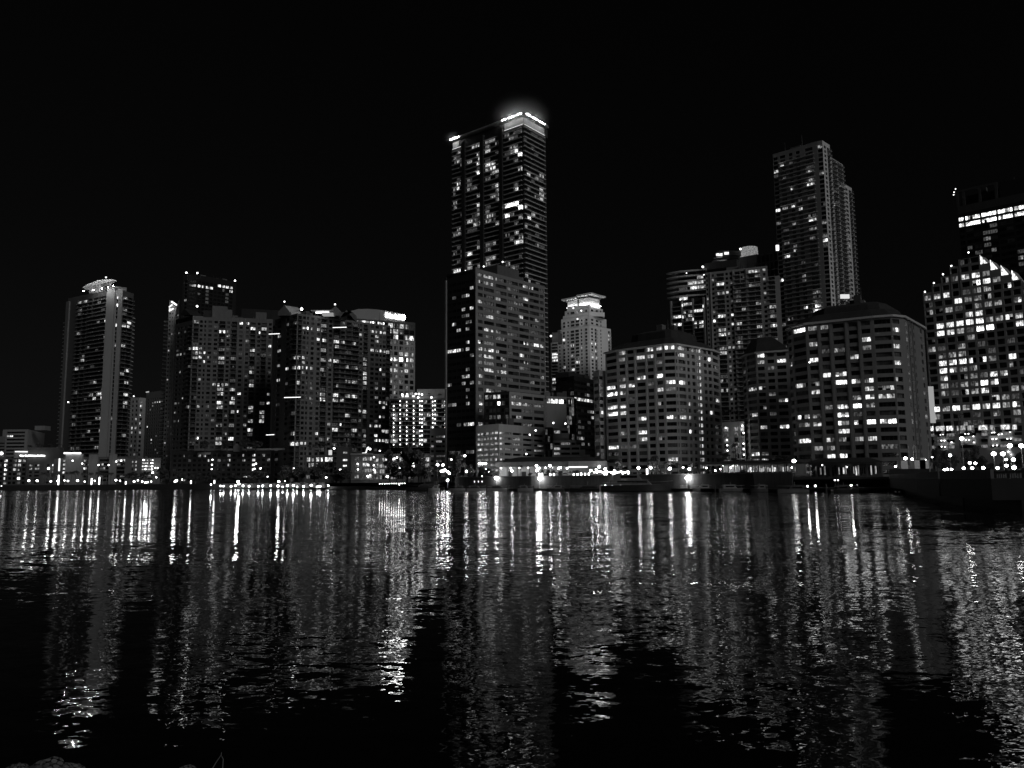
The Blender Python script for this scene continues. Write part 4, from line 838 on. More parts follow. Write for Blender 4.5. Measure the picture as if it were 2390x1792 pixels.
for k in range(7):
    zf = z + k * ru[1]
    mb = MB(); pts = []
    for j in range(12):
        t = j / 11; pts.append(C0 + U * (-7.5 + (Ln + 4.5) * t) + N * (2.6 * math.sin(math.pi * min(1, t * 1.3 + .03) ** .8) ** .7))
    if k == 0: continue
    pts += [C0 + U * (Ln - 4) - N * 6, C0 - U * 3.5 - N * 6]
    mb.prism([(p.x, p.y) for p in pts], zf - .9, zf, wall(.7)); T.item('terrace', mb)
for x, y in ((335, 610), (655, 640)): bulb_part(T, 'terrace_lamp', at(h5(x, y), 492), .45, 5, 'NONE')
bulb_part(T, 'roof_lamp', at(h5(635, 495), 492), .9, 4, 'NONE'); T.part('roof_pavilion').obox(C0, U, N, 16, 36, -12, -3, zu - .3, zu + 4, wall(.06)); T.part('roof_lamp_post').tube([at(h5(635, 500), 492), at(h5(635, 560), 492)], .15, M_METAL)
for x, y in ((258, 1205), (268, 1420), (455, 1460), (640, 1220)): bulb_part(T, 'column_lamp', onplane(h5(x, y), A + N * 1.9, N), .5, 1.6, 'NONE', 2.5)
T.resolve(lits(h5, [(375, 820, 4), (580, 805, 4), (375, 890, 5), (510, 880, 4), (350, 1085, 5), (560, 665, 4), (125, 1435, 5), (125, 1560, 5), (350, 1400, 4), (575, 1290, 5), (580, 1555, 5), (410, 1170, 4), (645, 1545, 4), (410, 1330, 4)]), .06, (1, 2), tol=11, seed=17); T.finish()

T = Thing('round_top_building', 'building topped by a glowing perforated drum, behind the pale condominium', 'building', vxy(at(h5(1300, 400), 560), GZ)); m = wall(.34, var=.1)
A, B = at(h5(1075, 370), 560), at(h5(1640, 330), 545); U, N, Ln = frame(A, B); z = A.z
T.part('wall').obox(A, U, N, 0, Ln, -22, 0, GZ, z, m)
A2, B2 = at(h5(1625, 280), 535), at(h5(2012, 232), 525); z2 = A2.z
U2, N2, L2 = frame(A2, B2)
for i in range(6): T.part('grid_frame').obox(A2, U2, N2, L2 * i / 5 - .35, L2 * i / 5 + .35, -1, 0, GZ, z2, wall(.3))
for k in range(7): T.part('grid_frame').obox(A2, U2, N2, 0, L2, -.95, -.03, z2 - 5.6 * k - .9, z2 - 5.6 * k + .01, wall(.3))
T.part('grid_back').obox(A2, U2, N2, 0, L2, -12, -1.5, GZ, z2 - .3, wall(.14))
c = at(h5(1490, 300), 556); n_ = 28; zt = at(h5(1500, 150), 556).z; R0 = 6.2
em, nt, Nn, Ll = newmat('perforated_screen'); o_ = Nn.new('ShaderNodeOutputMaterial'); e_ = Nn.new('ShaderNodeEmission'); ck = Nn.new('ShaderNodeTexBrick'); tcn = Nn.new('ShaderNodeUVMap')
ck.inputs['Scale'].default_value = 1; ck.inputs['Brick Width'].default_value = .02; ck.inputs['Row Height'].default_value = .09; ck.inputs['Mortar Size'].default_value = .005; ck.inputs['Color1'].default_value = g3(.55); ck.inputs['Color2'].default_value = g3(.2); ck.inputs['Mortar'].default_value = g3(.06)
Ll.new(tcn.outputs[0], ck.inputs['Vector']); Ll.new(ck.outputs['Color'], e_.inputs['Strength']); Ll.new(e_.outputs[0], o_.inputs[0]); em.cycles.emission_sampling = 'NONE'
D_ = T.part('glowing_drum')
for i in range(n_):
    a0, a1 = 2 * math.pi * i / n_, 2 * math.pi * (i + 1) / n_; q = lambda a, zz, k=1: Vector((c.x + R0 * k * math.cos(a), c.y + R0 * k * math.sin(a), zz))
    D_.quad(q(a0, z - .2), q(a1, z - .2), q(a1, zt, .94), q(a0, zt, .94), em, [(i / n_, 0), ((i + 1) / n_, 0), ((i + 1) / n_, 1), (i / n_, 1)])
D_.poly([q(2 * math.pi * i / n_, zt + .02, .94) for i in range(n_)], wall(.4))
a, b = at(h5(872, 300), 556), at(h5(1330, 215), 553); d0 = at(h5(820, 350), 556)
K = T.part('curved_roof')
for (xa, xb, ya, yb, mt) in ((820, 1330, 345, 322, wall(.35)), (880, 1325, 360, 300, wall(.02)), (872, 1340, 290, 205, wall(.06)), (800, 1330, 395, 380, wall(.3)), (820, 1090, 470, 405, wall(.1))):
    p0, p1 = at(h5(xa, (ya + yb) / 2), 554), at(h5(xb, (ya + yb) / 2), 554); za, zb2 = at(h5(xb, ya), 554).z, at(h5(xb, yb), 554).z
    if zb2 < za: za, zb2 = zb2, za
    pts = [(p0.x + (p1.x - p0.x) * j / 10, 554 - 3 * math.sin(math.pi * (j / 10) ** .5)) for j in range(11)] + [(p1.x, 566), (p0.x + 3, 566)]
    K.prism(pts, za, zb2, mt)
for x0, x1, y, s in ((880, 1000, 270, 1.6), (1030, 1115, 245, 1.6), (830, 935, 445, 1.8), (960, 1080, 430, 2.2)):
    T.part('lit_band').obox(at(h5(x0, y), 550), Vector((1, 0, 0)), Vector((0, -1, 0)), 0, (x1 - x0) / 7.9 * .29, 0, .3, at(h5(x0, y + 24), 550).z, at(h5(x0, y - 22), 550).z, LIT[5][0] if s < 2 else LIT[6][1])
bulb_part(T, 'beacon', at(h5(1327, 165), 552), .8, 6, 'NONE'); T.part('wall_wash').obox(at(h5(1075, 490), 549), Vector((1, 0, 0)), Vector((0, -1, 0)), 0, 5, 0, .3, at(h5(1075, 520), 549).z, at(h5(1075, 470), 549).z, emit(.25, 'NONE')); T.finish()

# ---------------------------------------------------------------- B19 tall right-hand tower
z, P = tops(cH, (545, 95), 470, [(150, 207), (508, 103), (550, 93)]); Pr = onz(cH(795, 252), z)
T = Thing('tall_tower', 'tall grey tower of curved balcony bands on the right, second tallest in the skyline', 'skyscraper', vxy(P[1], GZ)); m = wall(.4, var=.12); mr = wall(.8, var=.1)
r = rz(P[0], P[1], cH, (465, 448), (512, 1430), 27, 9)
facade(T, P[0], P[1], GZ, z, [(178, 214, 'w'), (232, 276, 'w'), (306, 336, 'w'), (364, 396, 'w'), (440, 502, 'w')], r, m, 740, cH, hf=.68)
longbal(T, P[0], P[1], cH, 740, 222, 515, r, GZ, 80, wall(.8), wall(.3), 1.3, 2, hf=.68)
facade(T, P[1], P[2], GZ, z, [(541, 588, 'w')], r, m, 740, cH, hf=.72)
shell(T, P, GZ, z - .03, m, ROOF, 22)
Ur, Nr, Lr = frame(P[2], Pr)
def ur(x, y): return P[2] + Ur * (onplane(cH(x, y), P[2], Nr) - P[2]).dot(Ur)
E1, E2, E3 = ur(645, 740), ur(742, 740), ur(803, 740)
zz = [z - .05, onplane(cH(680, 268), P[2], Nr).z, onplane(cH(770, 470), P[2], Nr).z]
for a, b, zt_, cols in ((P[2], E1, zz[0], [(598, 612, 'w'), (622, 640, 'b')]), (E1, E2, zz[1], [(655, 690, 'b'), (698, 735, 'b')]), (E2, E3, zz[2], [(750, 768, 'w'), (778, 798, 'b')])):
    facade(T, vxy(a, 0), vxy(b, 0), GZ, zt_, cols, r, mr, 740, cH, hf=.6, proj_out=1.6, slabmat=wall(.55), railmat=wall(.2)); shell(T, [a, b], GZ, zt_, mr, ROOF, 12)
T.part('corner_sign_light').obox(at(cH(175, 960), 462), Vector((1, 0, 0)), Vector((0, -1, 0)), 0, 1.6, 0, 1, at(cH(175, 985), 462).z, at(cH(175, 942), 462).z, emit(1.6, 'NONE'))
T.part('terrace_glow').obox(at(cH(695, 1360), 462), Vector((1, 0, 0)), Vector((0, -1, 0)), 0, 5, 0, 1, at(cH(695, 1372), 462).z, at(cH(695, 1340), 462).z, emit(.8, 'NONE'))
T.resolve(lits(cH, [(235, 308, 5), (303, 280, 4), (180, 355, 4), (470, 357, 4), (540, 357, 3), (468, 400, 4), (465, 448, 5), (316, 478, 4), (193, 670, 5), (253, 640, 5), (322, 620, 5), (377, 656, 5), (470, 740, 6), (562, 738, 5), (330, 768, 5), (568, 893, 5), (270, 1018, 5), (340, 1000, 5), (222, 1220, 5), (413, 1440, 5), (512, 1430, 6), (515, 1475, 6), (300, 1550, 4), (650, 1080, 3), (640, 605, 4), (620, 510, 3), (510, 160, 3), (745, 945, 3), (480, 885, 2), (745, 870, 3), (720, 465, 3)]), .1, (1, 2, 3), seed=19, tol=15); ROOFS.append((T, P[:2], z, 5, 3)); T.finish()

# ---------------------------------------------------------------- B20 dark tower, far right
z, P = tops(cJ, (745, 85), 520, [(438, 152), (745, 85), (1300, -40)])
T = Thing('dark_tower', 'black glass tower with two lit storeys and an open roof frame, at right', 'skyscraper', vxy(P[0], GZ)); m = wall(.022, var=.3)
U, N, Ln = frame(P[0], P[2]); B = P[2]
zb = onplane(cJ(600, 240), P[0], N).z; zs_ = onplane(cJ(600, 300), P[0], N).z
r = rz(P[0], B, cJ, (565, 352), (575, 585), 5, 0)
facade(T, P[0], B, GZ, zs_, [(440, 495, 'w')] + [(508 + 128 * i, 622 + 128 * i, 'B') for i in range(5)], (r[0] , r[1]), m, 370, cJ, hf=.62, recess=.1)
shell(T, [P[0], B], GZ, zs_, m, ROOF, 30)
T.part('roof_band').obox(P[0], U, N, 0, Ln, -1.2, -.1, zs_ - .2, zb, wall(.07))
for x in (440, 490, 615, 745): u = (onplane(cJ(x, 150), P[0], N) - P[0]).dot(U); T.part('roof_frame').obox(P[0], U, N, u - .8, u + .8, -1.0, -.15, zb - .1, z - .05, wall(.08))
T.part('roof_frame').obox(P[0], U, N, 0, (onplane(cJ(752, 85), P[0], N) - P[0]).dot(U), -1.05, -.12, z - 1.2, z + .3, wall(.08))
u = (onplane(cJ(765, 85), P[0], N) - P[0]).dot(U); T.part('roof_plant').obox(P[0], U, N, u, Ln, -26, -1.3, zs_ - .2, z - .3, wall(.02)); T.part('roof_plant').obox(P[0], U, N, 1, u - .3, -26, -6, zs_ - .2, z - 3, wall(.02))
for x, y in ((432, 135), (420, 160), (417, 180)): bulb_part(T, 'beacon', at(cJ(x, y), 515), .5, 4, 'NONE')
sz = [((440 + 510) / 2, 375, 5), (475, 415, 5)]
for i in range(8):
    x = 535 + 57 * i; sz += [(x, 357 - .155 * (x - 535), 6), (x, 397 - .155 * (x - 535), 6)]
sz += [(700, 420, 1), (700, 455, 1), (705, 490, 1), (705, 530, 2), (710, 570, 1), (715, 605, 2), (580, 590, 1), (590, 615, 1), (945, 655, 3), (945, 690, 1), (945, 620, 1)]
T.resolve(lits(cJ, sz), 0, tol=16, curtain=.3); ROOFS.append((T, [P[0], B], z - 3, 2, 2)); T.finish()

# ---------------------------------------------------------------- B21 stepped office with the stepped gable, right edge
A, B = at(cJ(180, 945), 345), at(cJ(945, 862), 318); A = vxy(A, 0); B = vxy(B, 0); U, N, Ln = frame(A, B); Bx = A + U * Ln * 1.18
def zJ(x, y): return onplane(cJ(x, y), A, N).z
T = Thing('stepped_office', 'grid-fronted office with a stepped gable top and most of its rooms lit', 'office building', vxy(A, GZ)); m = wall(.58, var=.1)
r = rz(A, B, cJ, (222, 978), (265, 1550), 10, 5); FW = 78.0
xs = [186 + 64 * i for i in range(3)]
colx = [(196 + 75.5 * i, 252 + 75.5 * i, 'w') for i in range(12)]
steps = [(178, 247, 938), (247, 317, 872), (317, 385, 812), (385, 452, 738), (452, 622, 668), (622, 702, 712), (702, 785, 757), (785, 868, 800), (868, 945, 838), (945, 1010, 860)]
def uJ(x, y): return (onplane(cJ(x, y), A, N) - A).dot(U)
zbase = zJ(222, 948)
zstep = [zJ((a + b) / 2, y) for a, b, y in steps]
zc_ = min(zstep[0], zstep[-1]); zc_ = r[0] + .5 * r[1] - math.ceil((r[0] + .5 * r[1] - zc_) / r[1]) * r[1] + .1
facade(T, A, Bx, GZ, zc_ - .1, [(200 + 77 * i - .0, 258 + 77 * i, 'w') for i in range(13)], r, m, 1110, cJ, hf=.68, recess=.5, zlow=zJ(300, 1660) - 22)
for (a, b, y), zt_ in zip(steps, zstep):
    u0, u1 = uJ(a, y + 10), uJ(b, y + 10)
    if zt_ < zc_: continue
    pa, pb = A + U * u0, A + U * u1
    facade(T, pa, pb, zc_ - .1, zt_, [(.14, .86, 'w')] if b - a < 100 else [(.08, .44, 'w'), (.56, .92, 'w')], r, m, hf=.68, recess=.5); shell(T, [pa, pb], zc_ - .1, zt_, m, ROOF, 22)
shell(T, [A, Bx], GZ, zc_ - .12, m, ROOF, 30)
for i in (5, 6, 7, 8):   # lit triangular roof lights down the right-hand steps
    (a, b, y), zt_ = steps[i], zstep[i]; u0, u1 = uJ(a, y), uJ(b, y); pz = zstep[i - 1] if i > 5 else zstep[4]
    g = T.part('lit_gable') if False else MB(); a0 = A + U * (u0 + .1) + N * .05; b0 = A + U * (u0 + (u1 - u0) * .72) + N * .05; bk = N * -9
    q = [vxy(a0, zt_ + .02), vxy(b0, zt_ + .02), vxy(a0, zt_ + (4.0 if i == 5 else 4.4))]
    g.poly(q, LIT[5][0]); g.poly([q[1] + bk, q[0] + bk, q[2] + bk], m); g.quad(q[1], q[1] + bk, q[2] + bk, q[2], m); g.quad(q[0] + bk, q[0], q[2], q[2] + bk, m); T.item('lit_gable', g)
for (x, y) in ((195, 940), (265, 872), (336, 805), (400, 740), (533, 636)): bulb_part(T, 'roof_lamp', vxy(A + U * uJ(x, y), zJ(x, y) + .5), .4, 8, 'NONE'); T.part('lamp_post').tube([vxy(A + U * uJ(x, y), zJ(x, y)), vxy(A + U * uJ(x, y), zJ(x, y) - 3.5)], .08, M_METAL)
mb = T.part('glowing_wall_strip'); u = uJ(205, 1400); a, b = cI(1600, 735), cI(1640, 1018); pa = at(a, 330); pb = at(cI(1634, 735), 330); zlo = at(b, 330).z
mb.obox(vxy(pa, 0), Vector((1, 0, 0)), Vector((0, -1, 0)), 0.8, pb.x - pa.x + 1.0, -.4, 0, zlo, pa.z, emit(.34, 'NONE'))  # strip of lit side wall, its light painted in as a glow
LJ = [(505, 820, 6), (575, 808, 5), (360, 850, 4), (430, 840, 3), (640, 800, 4), (680, 795, 4), (588, 868, 6), (660, 855, 5), (745, 845, 4), (825, 833, 6), (222, 978, 4), (293, 968, 5), (367, 957, 5), (445, 1005, 5), (520, 1000, 4), (588, 985, 4), (830, 898, 5), (670, 915, 4), (585, 930, 3), (528, 1112, 6), (605, 1105, 6), (310, 1195, 5), (385, 1192, 5), (460, 1180, 5), (535, 1170, 6), (612, 1165, 6), (690, 1155, 4), (850, 1125, 5), (935, 1120, 5), (315, 1258, 5), (387, 1250, 5), (462, 1240, 4), (613, 1215, 6), (695, 1212, 7), (935, 1185, 5), (462, 1360, 4), (330, 1425, 4), (403, 1420, 4), (476, 1415, 5), (560, 1465, 5), (635, 1458, 5), (713, 1450, 5), (875, 1438, 5), (332, 1480, 5), (405, 1478, 5), (480, 1475, 5), (338, 1545, 5), (410, 1540, 5), (485, 1530, 4), (560, 1525, 4), (805, 1568, 5), (725, 1577, 5), (880, 1500, 5), (648, 1635, 6), (728, 1630, 6), (920, 1005, 5), (775, 1140, 4), (680, 1035, 3), (760, 1025, 3), (230, 1090, 3), (300, 1085, 3), (375, 1078, 3), (600, 1045, 3), (345, 1600, 5), (640, 1580, 4)]
LK = [(620, 275, 5), (815, 185, 7), (910, 175, 7), (820, 255, 5), (925, 320, 6), (1135, 390, 6), (360, 435, 6), (540, 425, 6), (735, 410, 6), (825, 408, 6), (930, 405, 6), (1025, 325, 4), (1125, 240, 4), (440, 210, 3), (435, 270, 3), (720, 190, 4), (720, 265, 4), (620, 200, 4), (365, 510, 4), (1150, 470, 4), (450, 425, 3), (635, 420, 3), (1035, 400, 3)]
T.resolve([(x, y, l - (1 if l == 4 else 0)) for x, y, l in lits(cJ, LJ) + lits(cK, LK)], .24, (1, 1, 2, 3), seed=21, tol=14, curtain=.3)
# parking decks in its base: strip windows above, lamp-lit open decks below
za_, zb_ = zJ(300, 1700), 0
for i, (xa, xb) in enumerate(((570, 655), (700, 850), (880, 995), (1060, 1205), (1245, 1350), (1430, 1585), (1620, 1710), (1815, 1975), (2010, 2090))):
    y0 = 150 - 30 * (xa - 570) / 1500
    p0, p1 = onplane(s8(xa, y0 + 42), A + N * .03, N), onplane(s8(xb, y0 + 42), A + N * .03, N); p2 = onplane(s8(xa, y0 - 38), A + N * .03, N)
    mb = MB(); w = (p1 - p0).length; mb.obox(p0, U, N, 0, w, 0, .03, p0.z, p2.z, LIT[(5, 4, 5, 3, 3, 4, 3, 4, 4)[i]][i % 2]); T.item('deck_window', mb)
for k, y in enumerate((265, 370, 470)):
    for i, (xa, xb) in enumerate(((590, 670), (725, 870), (890, 1020), (1110, 1390), (1480, 1590), (1640, 1790), (1810, 2010), (2050, 2180))):
        yy = y - 30 * (xa - 570) / 1500
        p0, p1, p2 = onplane(s8(xa, yy + 26), A + N * .03, N), onplane(s8(xb, yy + 26), A + N * .03, N), onplane(s8(xa, yy - 24), A + N * .03, N)
        mb = MB(); mb.obox(p0, U, N, 0, (p1 - p0).length, 0, .03, p0.z, p2.z, DARK if (i + k) % 2 else LIT[2][0]); T.item('deck_opening', mb)
for x, y in ((775, 255), (820, 250), (1200, 240), (1255, 237), (1340, 280), (790, 355), (845, 355), (1210, 347), (1265, 345), (1350, 385), (965, 382), (795, 460), (850, 463), (1660, 220), (1700, 215), (1775, 250), (1830, 245), (1970, 210), (1670, 328), (1735, 325), (1925, 325), (1985, 320), (1680, 440), (1745, 437), (1940, 545), (1985, 595), (1515, 108), (1880, 98)):
    bulb_part(T, 'deck_lamp', onplane(s8(x, y), A + N * .5, N), .34, 9 * random.uniform(.4, 1.1), 'NONE', .8)
T.finish()
# ---------------------------------------------------------------- B22 pale lit garage between the bay-fronted blocks
A, B = at(s6(1345, 42), 352), at(s6(1745, 18), 345)
T = Thing('stair_garage', 'pale garage with tall lamp-lit openings between two bay-fronted blocks', 'garage', vxy(A, GZ)); m = wall(.62, var=.08); r = rz(A, B, s6, (1440, 160), (1460, 535), 4, 0)
facade(T, A, B, GZ, A.z, [(1388, 1478, 'w'), (1568, 1648, 'w'), (1676, 1745, 'w')], r, m, 300, s6, hf=.8, recess=1.0); shell(T, [A, B], GZ, A.z, m, ROOF, 12)
for x, y in ((1430, 135), (1450, 345), (1455, 435), (1460, 527), (1715, 98), (1735, 222), (1735, 408), (1738, 502), (1742, 598)): bulb_part(T, 'deck_lamp', at(s6(x, y), 344), .4, 9)
T.resolve(lits(s6, [(1430, 150, 4), (1605, 150, 3), (1715, 150, 4)]), .5, (1, 2, 3)); T.finish()

# spot and stand added on the glass block's roof, brightening the stepped tower
T = Thing('floodlight', 'added floodlight on the dark glass block, brightening the stepped tower', 'floodlight', at(cF(240, 684), 545)); T.part('lamp_head').obox(T.base, Vector((1, 0, 0)), Vector((0, -1, 0)), -.6, .6, -.4, .4, T.base.z + .3, T.base.z + 1.3, M_METAL); T.part('stand').obox(T.base, Vector((1, 0, 0)), Vector((0, -1, 0)), -.1, .1, -.1, .1, T.base.z - 1, T.base.z + .29, M_METAL); T.finish()
fl = bpy.data.lights.new('added_tower_spot', 'SPOT'); fl.energy = ADDSPOTW; fl.spot_size = R_(24); fl.spot_blend = .9; fl.shadow_soft_size = .5
fo = bpy.data.objects.new('added_tower_spot', fl); COL.objects.link(fo); fo.location = T.base + Vector((0, 1.2, 2.5)); fo.rotation_euler = (fo.location - (at(h4(640, 600), 800))).to_track_quat('Z', 'Y').to_euler()
# ================================================================== waterfront
SHORE = [(-500, 590), (0, 500), (300, 480), (500, 455), (640, 430), (760, 395), (860, 370), (950, 330), (1100, 300), (1240, 280), (1400, 266), (1600, 244), (1760, 226), (1860, 207), (2000, 198), (2140, 190), (2400, 170), (3000, 150)]
def shd(px):
    for (a, d0), (b, d1) in zip(SHORE, SHORE[1:]):
        if a <= px <= b: return d0 + (d1 - d0) * (px - a) / (b - a)
    return SHORE[0][1] if px < 0 else SHORE[-1][1]
def gp(px, off=0.0):
    D = shd(px) + off; p = at((px, 1140), D); return Vector((p.x, p.y, 0))
SPTS = [gp(px) for px, d in SHORE]
# land: one sheet from the shore to the horizon
mb = MB(); far = 4200
mb.poly([vxy(p, GZ) for p in SPTS] + [Vector((SPTS[-1].x + 900, SPTS[-1].y, GZ)), Vector((4200, far, GZ)), Vector((-4200, far, GZ)), Vector((SPTS[0].x - 900, SPTS[0].y, GZ))], M_GROUND)
structure('ground', mb)
def wall_strip(name, label, cat, px0, px1, z0, z1, mat, off=-.02, thick=1.0):
    xs = [px0] + [p for p, d in SHORE if px0 < p < px1] + [px1]; P = [gp(x, off) for x in xs]; B_ = [gp(x, off + thick) for x in xs]
    T = Thing(name, label, cat, vxy(P[0], 0)); g = T.part('wall_face')
    for i in range(len(P) - 1):
        a, b, c, d = P[i], P[i + 1], B_[i + 1], B_[i]
        g.quad(vxy(a, z0), vxy(b, z0), vxy(b, z1), vxy(a, z1), mat); g.quad(vxy(a, z1), vxy(b, z1), vxy(c, z1), vxy(d, z1), mat); g.quad(vxy(c, z0), vxy(d, z0), vxy(d, z1), vxy(c, z1), mat)
    g.quad(vxy(P[0], z0), vxy(P[0], z1), vxy(B_[0], z1), vxy(B_[0], z0), mat); g.quad(vxy(P[-1], z1), vxy(P[-1], z0), vxy(B_[-1], z0), vxy(B_[-1], z1), mat)
    return T, P
T, _ = wall_strip('seawall', 'long dark seawall along the far left promenade', 'seawall', -480, 760, -2, 3.25, wall(.05)); T.finish()
T, _ = wall_strip('seawall', 'low pale seawall under the grass bank in the left centre', 'seawall', 761, 948, -2, 1.5, wall(.12)); T.finish()
TZ = 4.6
T, Q = wall_strip('quay_wall', 'tall grey marina quay wall with doors and vents, under the floodlights', 'quay wall', 1062, 1852, -2, TZ, wall(.12, var=.4), -6, 6.5)
for px, w, h in ((1648, 1.1, 2.2), (1660, 1.0, 2.2), (1675, 1.6, 1.6), (1685, 1.2, 2.6), (1698, .8, .8), (1713, 1.8, 1.8), (1735, 4.5, 2.4), (1770, 1.2, 2.2), (1800, 1.2, 2), (1822, 1, 1.6), (1277, 4.5, 2.6), (1610, .9, .6)):
    a = gp(px, -6); b = gp(px + 3, -6); U, N, L_ = frame(a, b); mb = MB(); mb.obox(a, U, N, 0, w, .01, .08, 1.0, 1.0 + h, plain_door if px % 2 else plain_door2) if False else mb.obox(a, U, N, 0, w, .01, .08, 1.0, 1.0 + h, M_METAL if px != 1277 else M_PALE); T.item('door' if h > 1.5 else 'vent', mb)
g = T.part('coping')
for a, b in zip(Q, Q[1:]): U, N, L_ = frame(a, b); g.obox(a, U, N, 0, L_, -.6, .25, TZ + .01, TZ + .3, wall(.2))
T.finish()
xs = [1062] + [p for p, d in SHORE if 1062 < p < 1852] + [1852]
mb = MB(); fr = [vxy(gp(x, -5.9), TZ + .006) for x in xs]; bk = [vxy(gp(x, 46 if x > 1300 else 36), TZ + .006) for x in xs]
for i in range(len(fr) - 1): mb.quad(fr[i], fr[i + 1], bk[i + 1], bk[i], M_GROUND)
for i in range(len(fr) - 1): mb.quad(bk[i], bk[i + 1], vxy(bk[i + 1], GZ), vxy(bk[i], GZ), M_GROUND)
mb.quad(fr[0], bk[0], vxy(bk[0], 0), vxy(fr[0], 0), M_GROUND); mb.quad(bk[-1], fr[-1], vxy(fr[-1], 0), vxy(bk[-1], 0), M_GROUND)
structure('terrace_paving', mb)
# low boardwalk on the left, timber dock in front of the quay
def deck(name, label, px0, px1, o0, o1, z0, z1, mat, pile=True):
    T = Thing(name, label, 'dock', vxy(gp(px0, o0), 0)); n = max(2, int((px1 - px0) / 60)); g = T.part('deck')
    for i in range(n):
        xa, xb = px0 + (px1 - px0) * i / n, px0 + (px1 - px0) * (i + 1) / n
        a, b, c, d = gp(xa, o0), gp(xb, o0), gp(xb, o1), gp(xa, o1)
        g.box8([vxy(a, z0), vxy(b, z0), vxy(c, z0), vxy(d, z0), vxy(a, z1), vxy(b, z1), vxy(c, z1), vxy(d, z1)], mat)
        if pile:
            mb = MB(); q = vxy(gp(xa, o0 - .3), 0); mb.tube([q - Z * 2, q + Z * (z1 + .9)], .16, M_WOOD, 6); T.item('pile', mb)
    T.finish()
deck('boardwalk', 'low boardwalk lined with small lamps at the foot of the left seawall', 508, 758, -11, -.1, -.3, .75, wall(.1), False)
deck('dock', 'dark timber dock with mooring piles under the marina quay wall', 1064, 1850, -13, -6.2, .35, .8, M_WOOD)
deck('dock', 'dark timber dock under the pavilion deck at right', 1855, 2150, -9, -.2, .5, 1.0, M_WOOD)

def lowbox(name, label, cat, cr, x0, x1, ytop, D, deep, alb, cols=None, rows=None, L=None, prob=.1, levels=(1, 2, 3), hf=.55, yref=None, D2=None, zb=GZ, roof=ROOF, seed=1, done=True, tol=12, recess=.4, var=.15):
    A = at(cr(x0, ytop), D); B = onz(cr(x1, ytop), A.z) if False else at(cr(x1, ytop), D2 or D); B = vxy(B, A.z)
    T = Thing(name, label, cat, vxy(A, zb)); m = wall(alb, var=var)
    if rows: r = rz(A, B, cr, rows[0], rows[1], rows[2], 0)
    else: r = (A.z + 50, 50)
    facade(T, A, B, zb, A.z, cols or [], r, m, yref or (rows[1][1] if rows else None), cr, hf=hf, recess=recess); shell(T, [A, B], zb, A.z, m, roof, deep)
    T.resolve(lits(cr, L or []), prob, levels, tol=tol, seed=seed)
    return T.finish() if done else (T, A, B)
T, A, B = lowbox('low_condominium', 'low pale condominium with curved balcony bands at the far left', 'building', s1, 50, 482, 165, 650, 20, .34, [(112, 420, 'w')], ((300, 215), (300, 460), 4), [(178, 298, 5)], .0, hf=.5, yref=350, done=False, seed=2)
C = vxy(at(s1(770, 208), 700), A.z); facade(T, B, C, GZ, A.z, [(.6, .64, 'w')], (A.z - 6, 3), wall(.5), hf=.4); shell(T, [B, C], GZ, A.z - .03, wall(.5), ROOF, 12)
q = at(s1(600, 100), 655); T.part('stair_tower').obox(q, Vector((1, 0, 0)), Vector((0, -1, 0)), 0, 8.3, -8, 0, A.z - .4, q.z, wall(.3)); T.finish()
bulb = []
lowbox('low_block', 'small grey block cut off by the left edge of the picture', 'building', s1, -260, 98, 285, 620, 16, .22, [(-200, -60, 'w'), (-50, 80, 'w')], ((40, 400), (40, 455), 1), prob=.05, hf=.4, yref=400)
T, A, B = lowbox('low_block', 'long low dark apartment block above the seawall at the left edge', 'building', s1, -420, 468, 655, 515, 16, .1, [(-400 + 78 * i, -345 + 78 * i, 'w') for i in range(11)], ((300, 700), (300, 1005), 4), [(75, 700, 5), (75, 800, 6), (65, 845, 5), (62, 920, 5), (62, 1000, 6), (45, 1075, 4), (325, 695, 5), (305, 780, 4), (265, 845, 4), (290, 995, 6), (245, 700, 2), (450, 690, 3)], .12, seed=4, done=False, hf=.6, yref=800, tol=30)
for i in range(4): bulb_part(T, 'deck_lamp', at(s1((30, 75, 150, 205)[i], 1136), 500), .5, 10)
bulb_part(T, 'roof_lamp', at(s1(25, 575), 514), 1.3, 5)
for x0, x1 in ((260, 475),): mb = MB(); a, b = at(s1(x0, 545), 516), at(s1(x1, 548), 516); mb.tube([a, b], .3, emit(1.6, 'NONE')); T.item('light_strip', mb)
T.part('light_canopy').obox(at(s1(240, 560), 517), Vector((1, 0, 0)), Vector((0, -1, 0)), 0, 19, -6, 0, A.z - .3, at(s1(240, 520), 517).z, wall(.3))
T.finish()
T, A, B = lowbox('low_block', 'low grey block with bright strip lights along its roof terrace', 'building', s1, 472, 930, 652, 512, 15, .1, [(500, 550, 'w'), (590, 675, 'w'), (800, 850, 'w'), (890, 965, 'w')], ((530, 780), (530, 840), 1), [(525, 775, 3), (630, 785, 4), (525, 840, 3), (630, 840, 3), (930, 700, 5)], .1, seed=5, done=False, tol=25)
for x0, x1 in ((345, 400), (430, 475), (487, 620), (638, 690), (697, 770)): mb = MB(); mb.tube([at(s1(x0, 612), 511), at(s1(x1, 618), 511)], .5, emit(3.0, 'NONE')); T.item('light_strip', mb)
mb = T.part('terrace_screen'); mb.obox(at(s1(472, 650), 514), Vector((1, 0, 0)), Vector((0, -1, 0)), 0, 20, -5, 0, A.z - .3, at(s1(480, 475), 514).z, wall(.1))
bulb_part(T, 'wall_lamp', at(s1(835, 835), 510), .9, 6); T.finish()
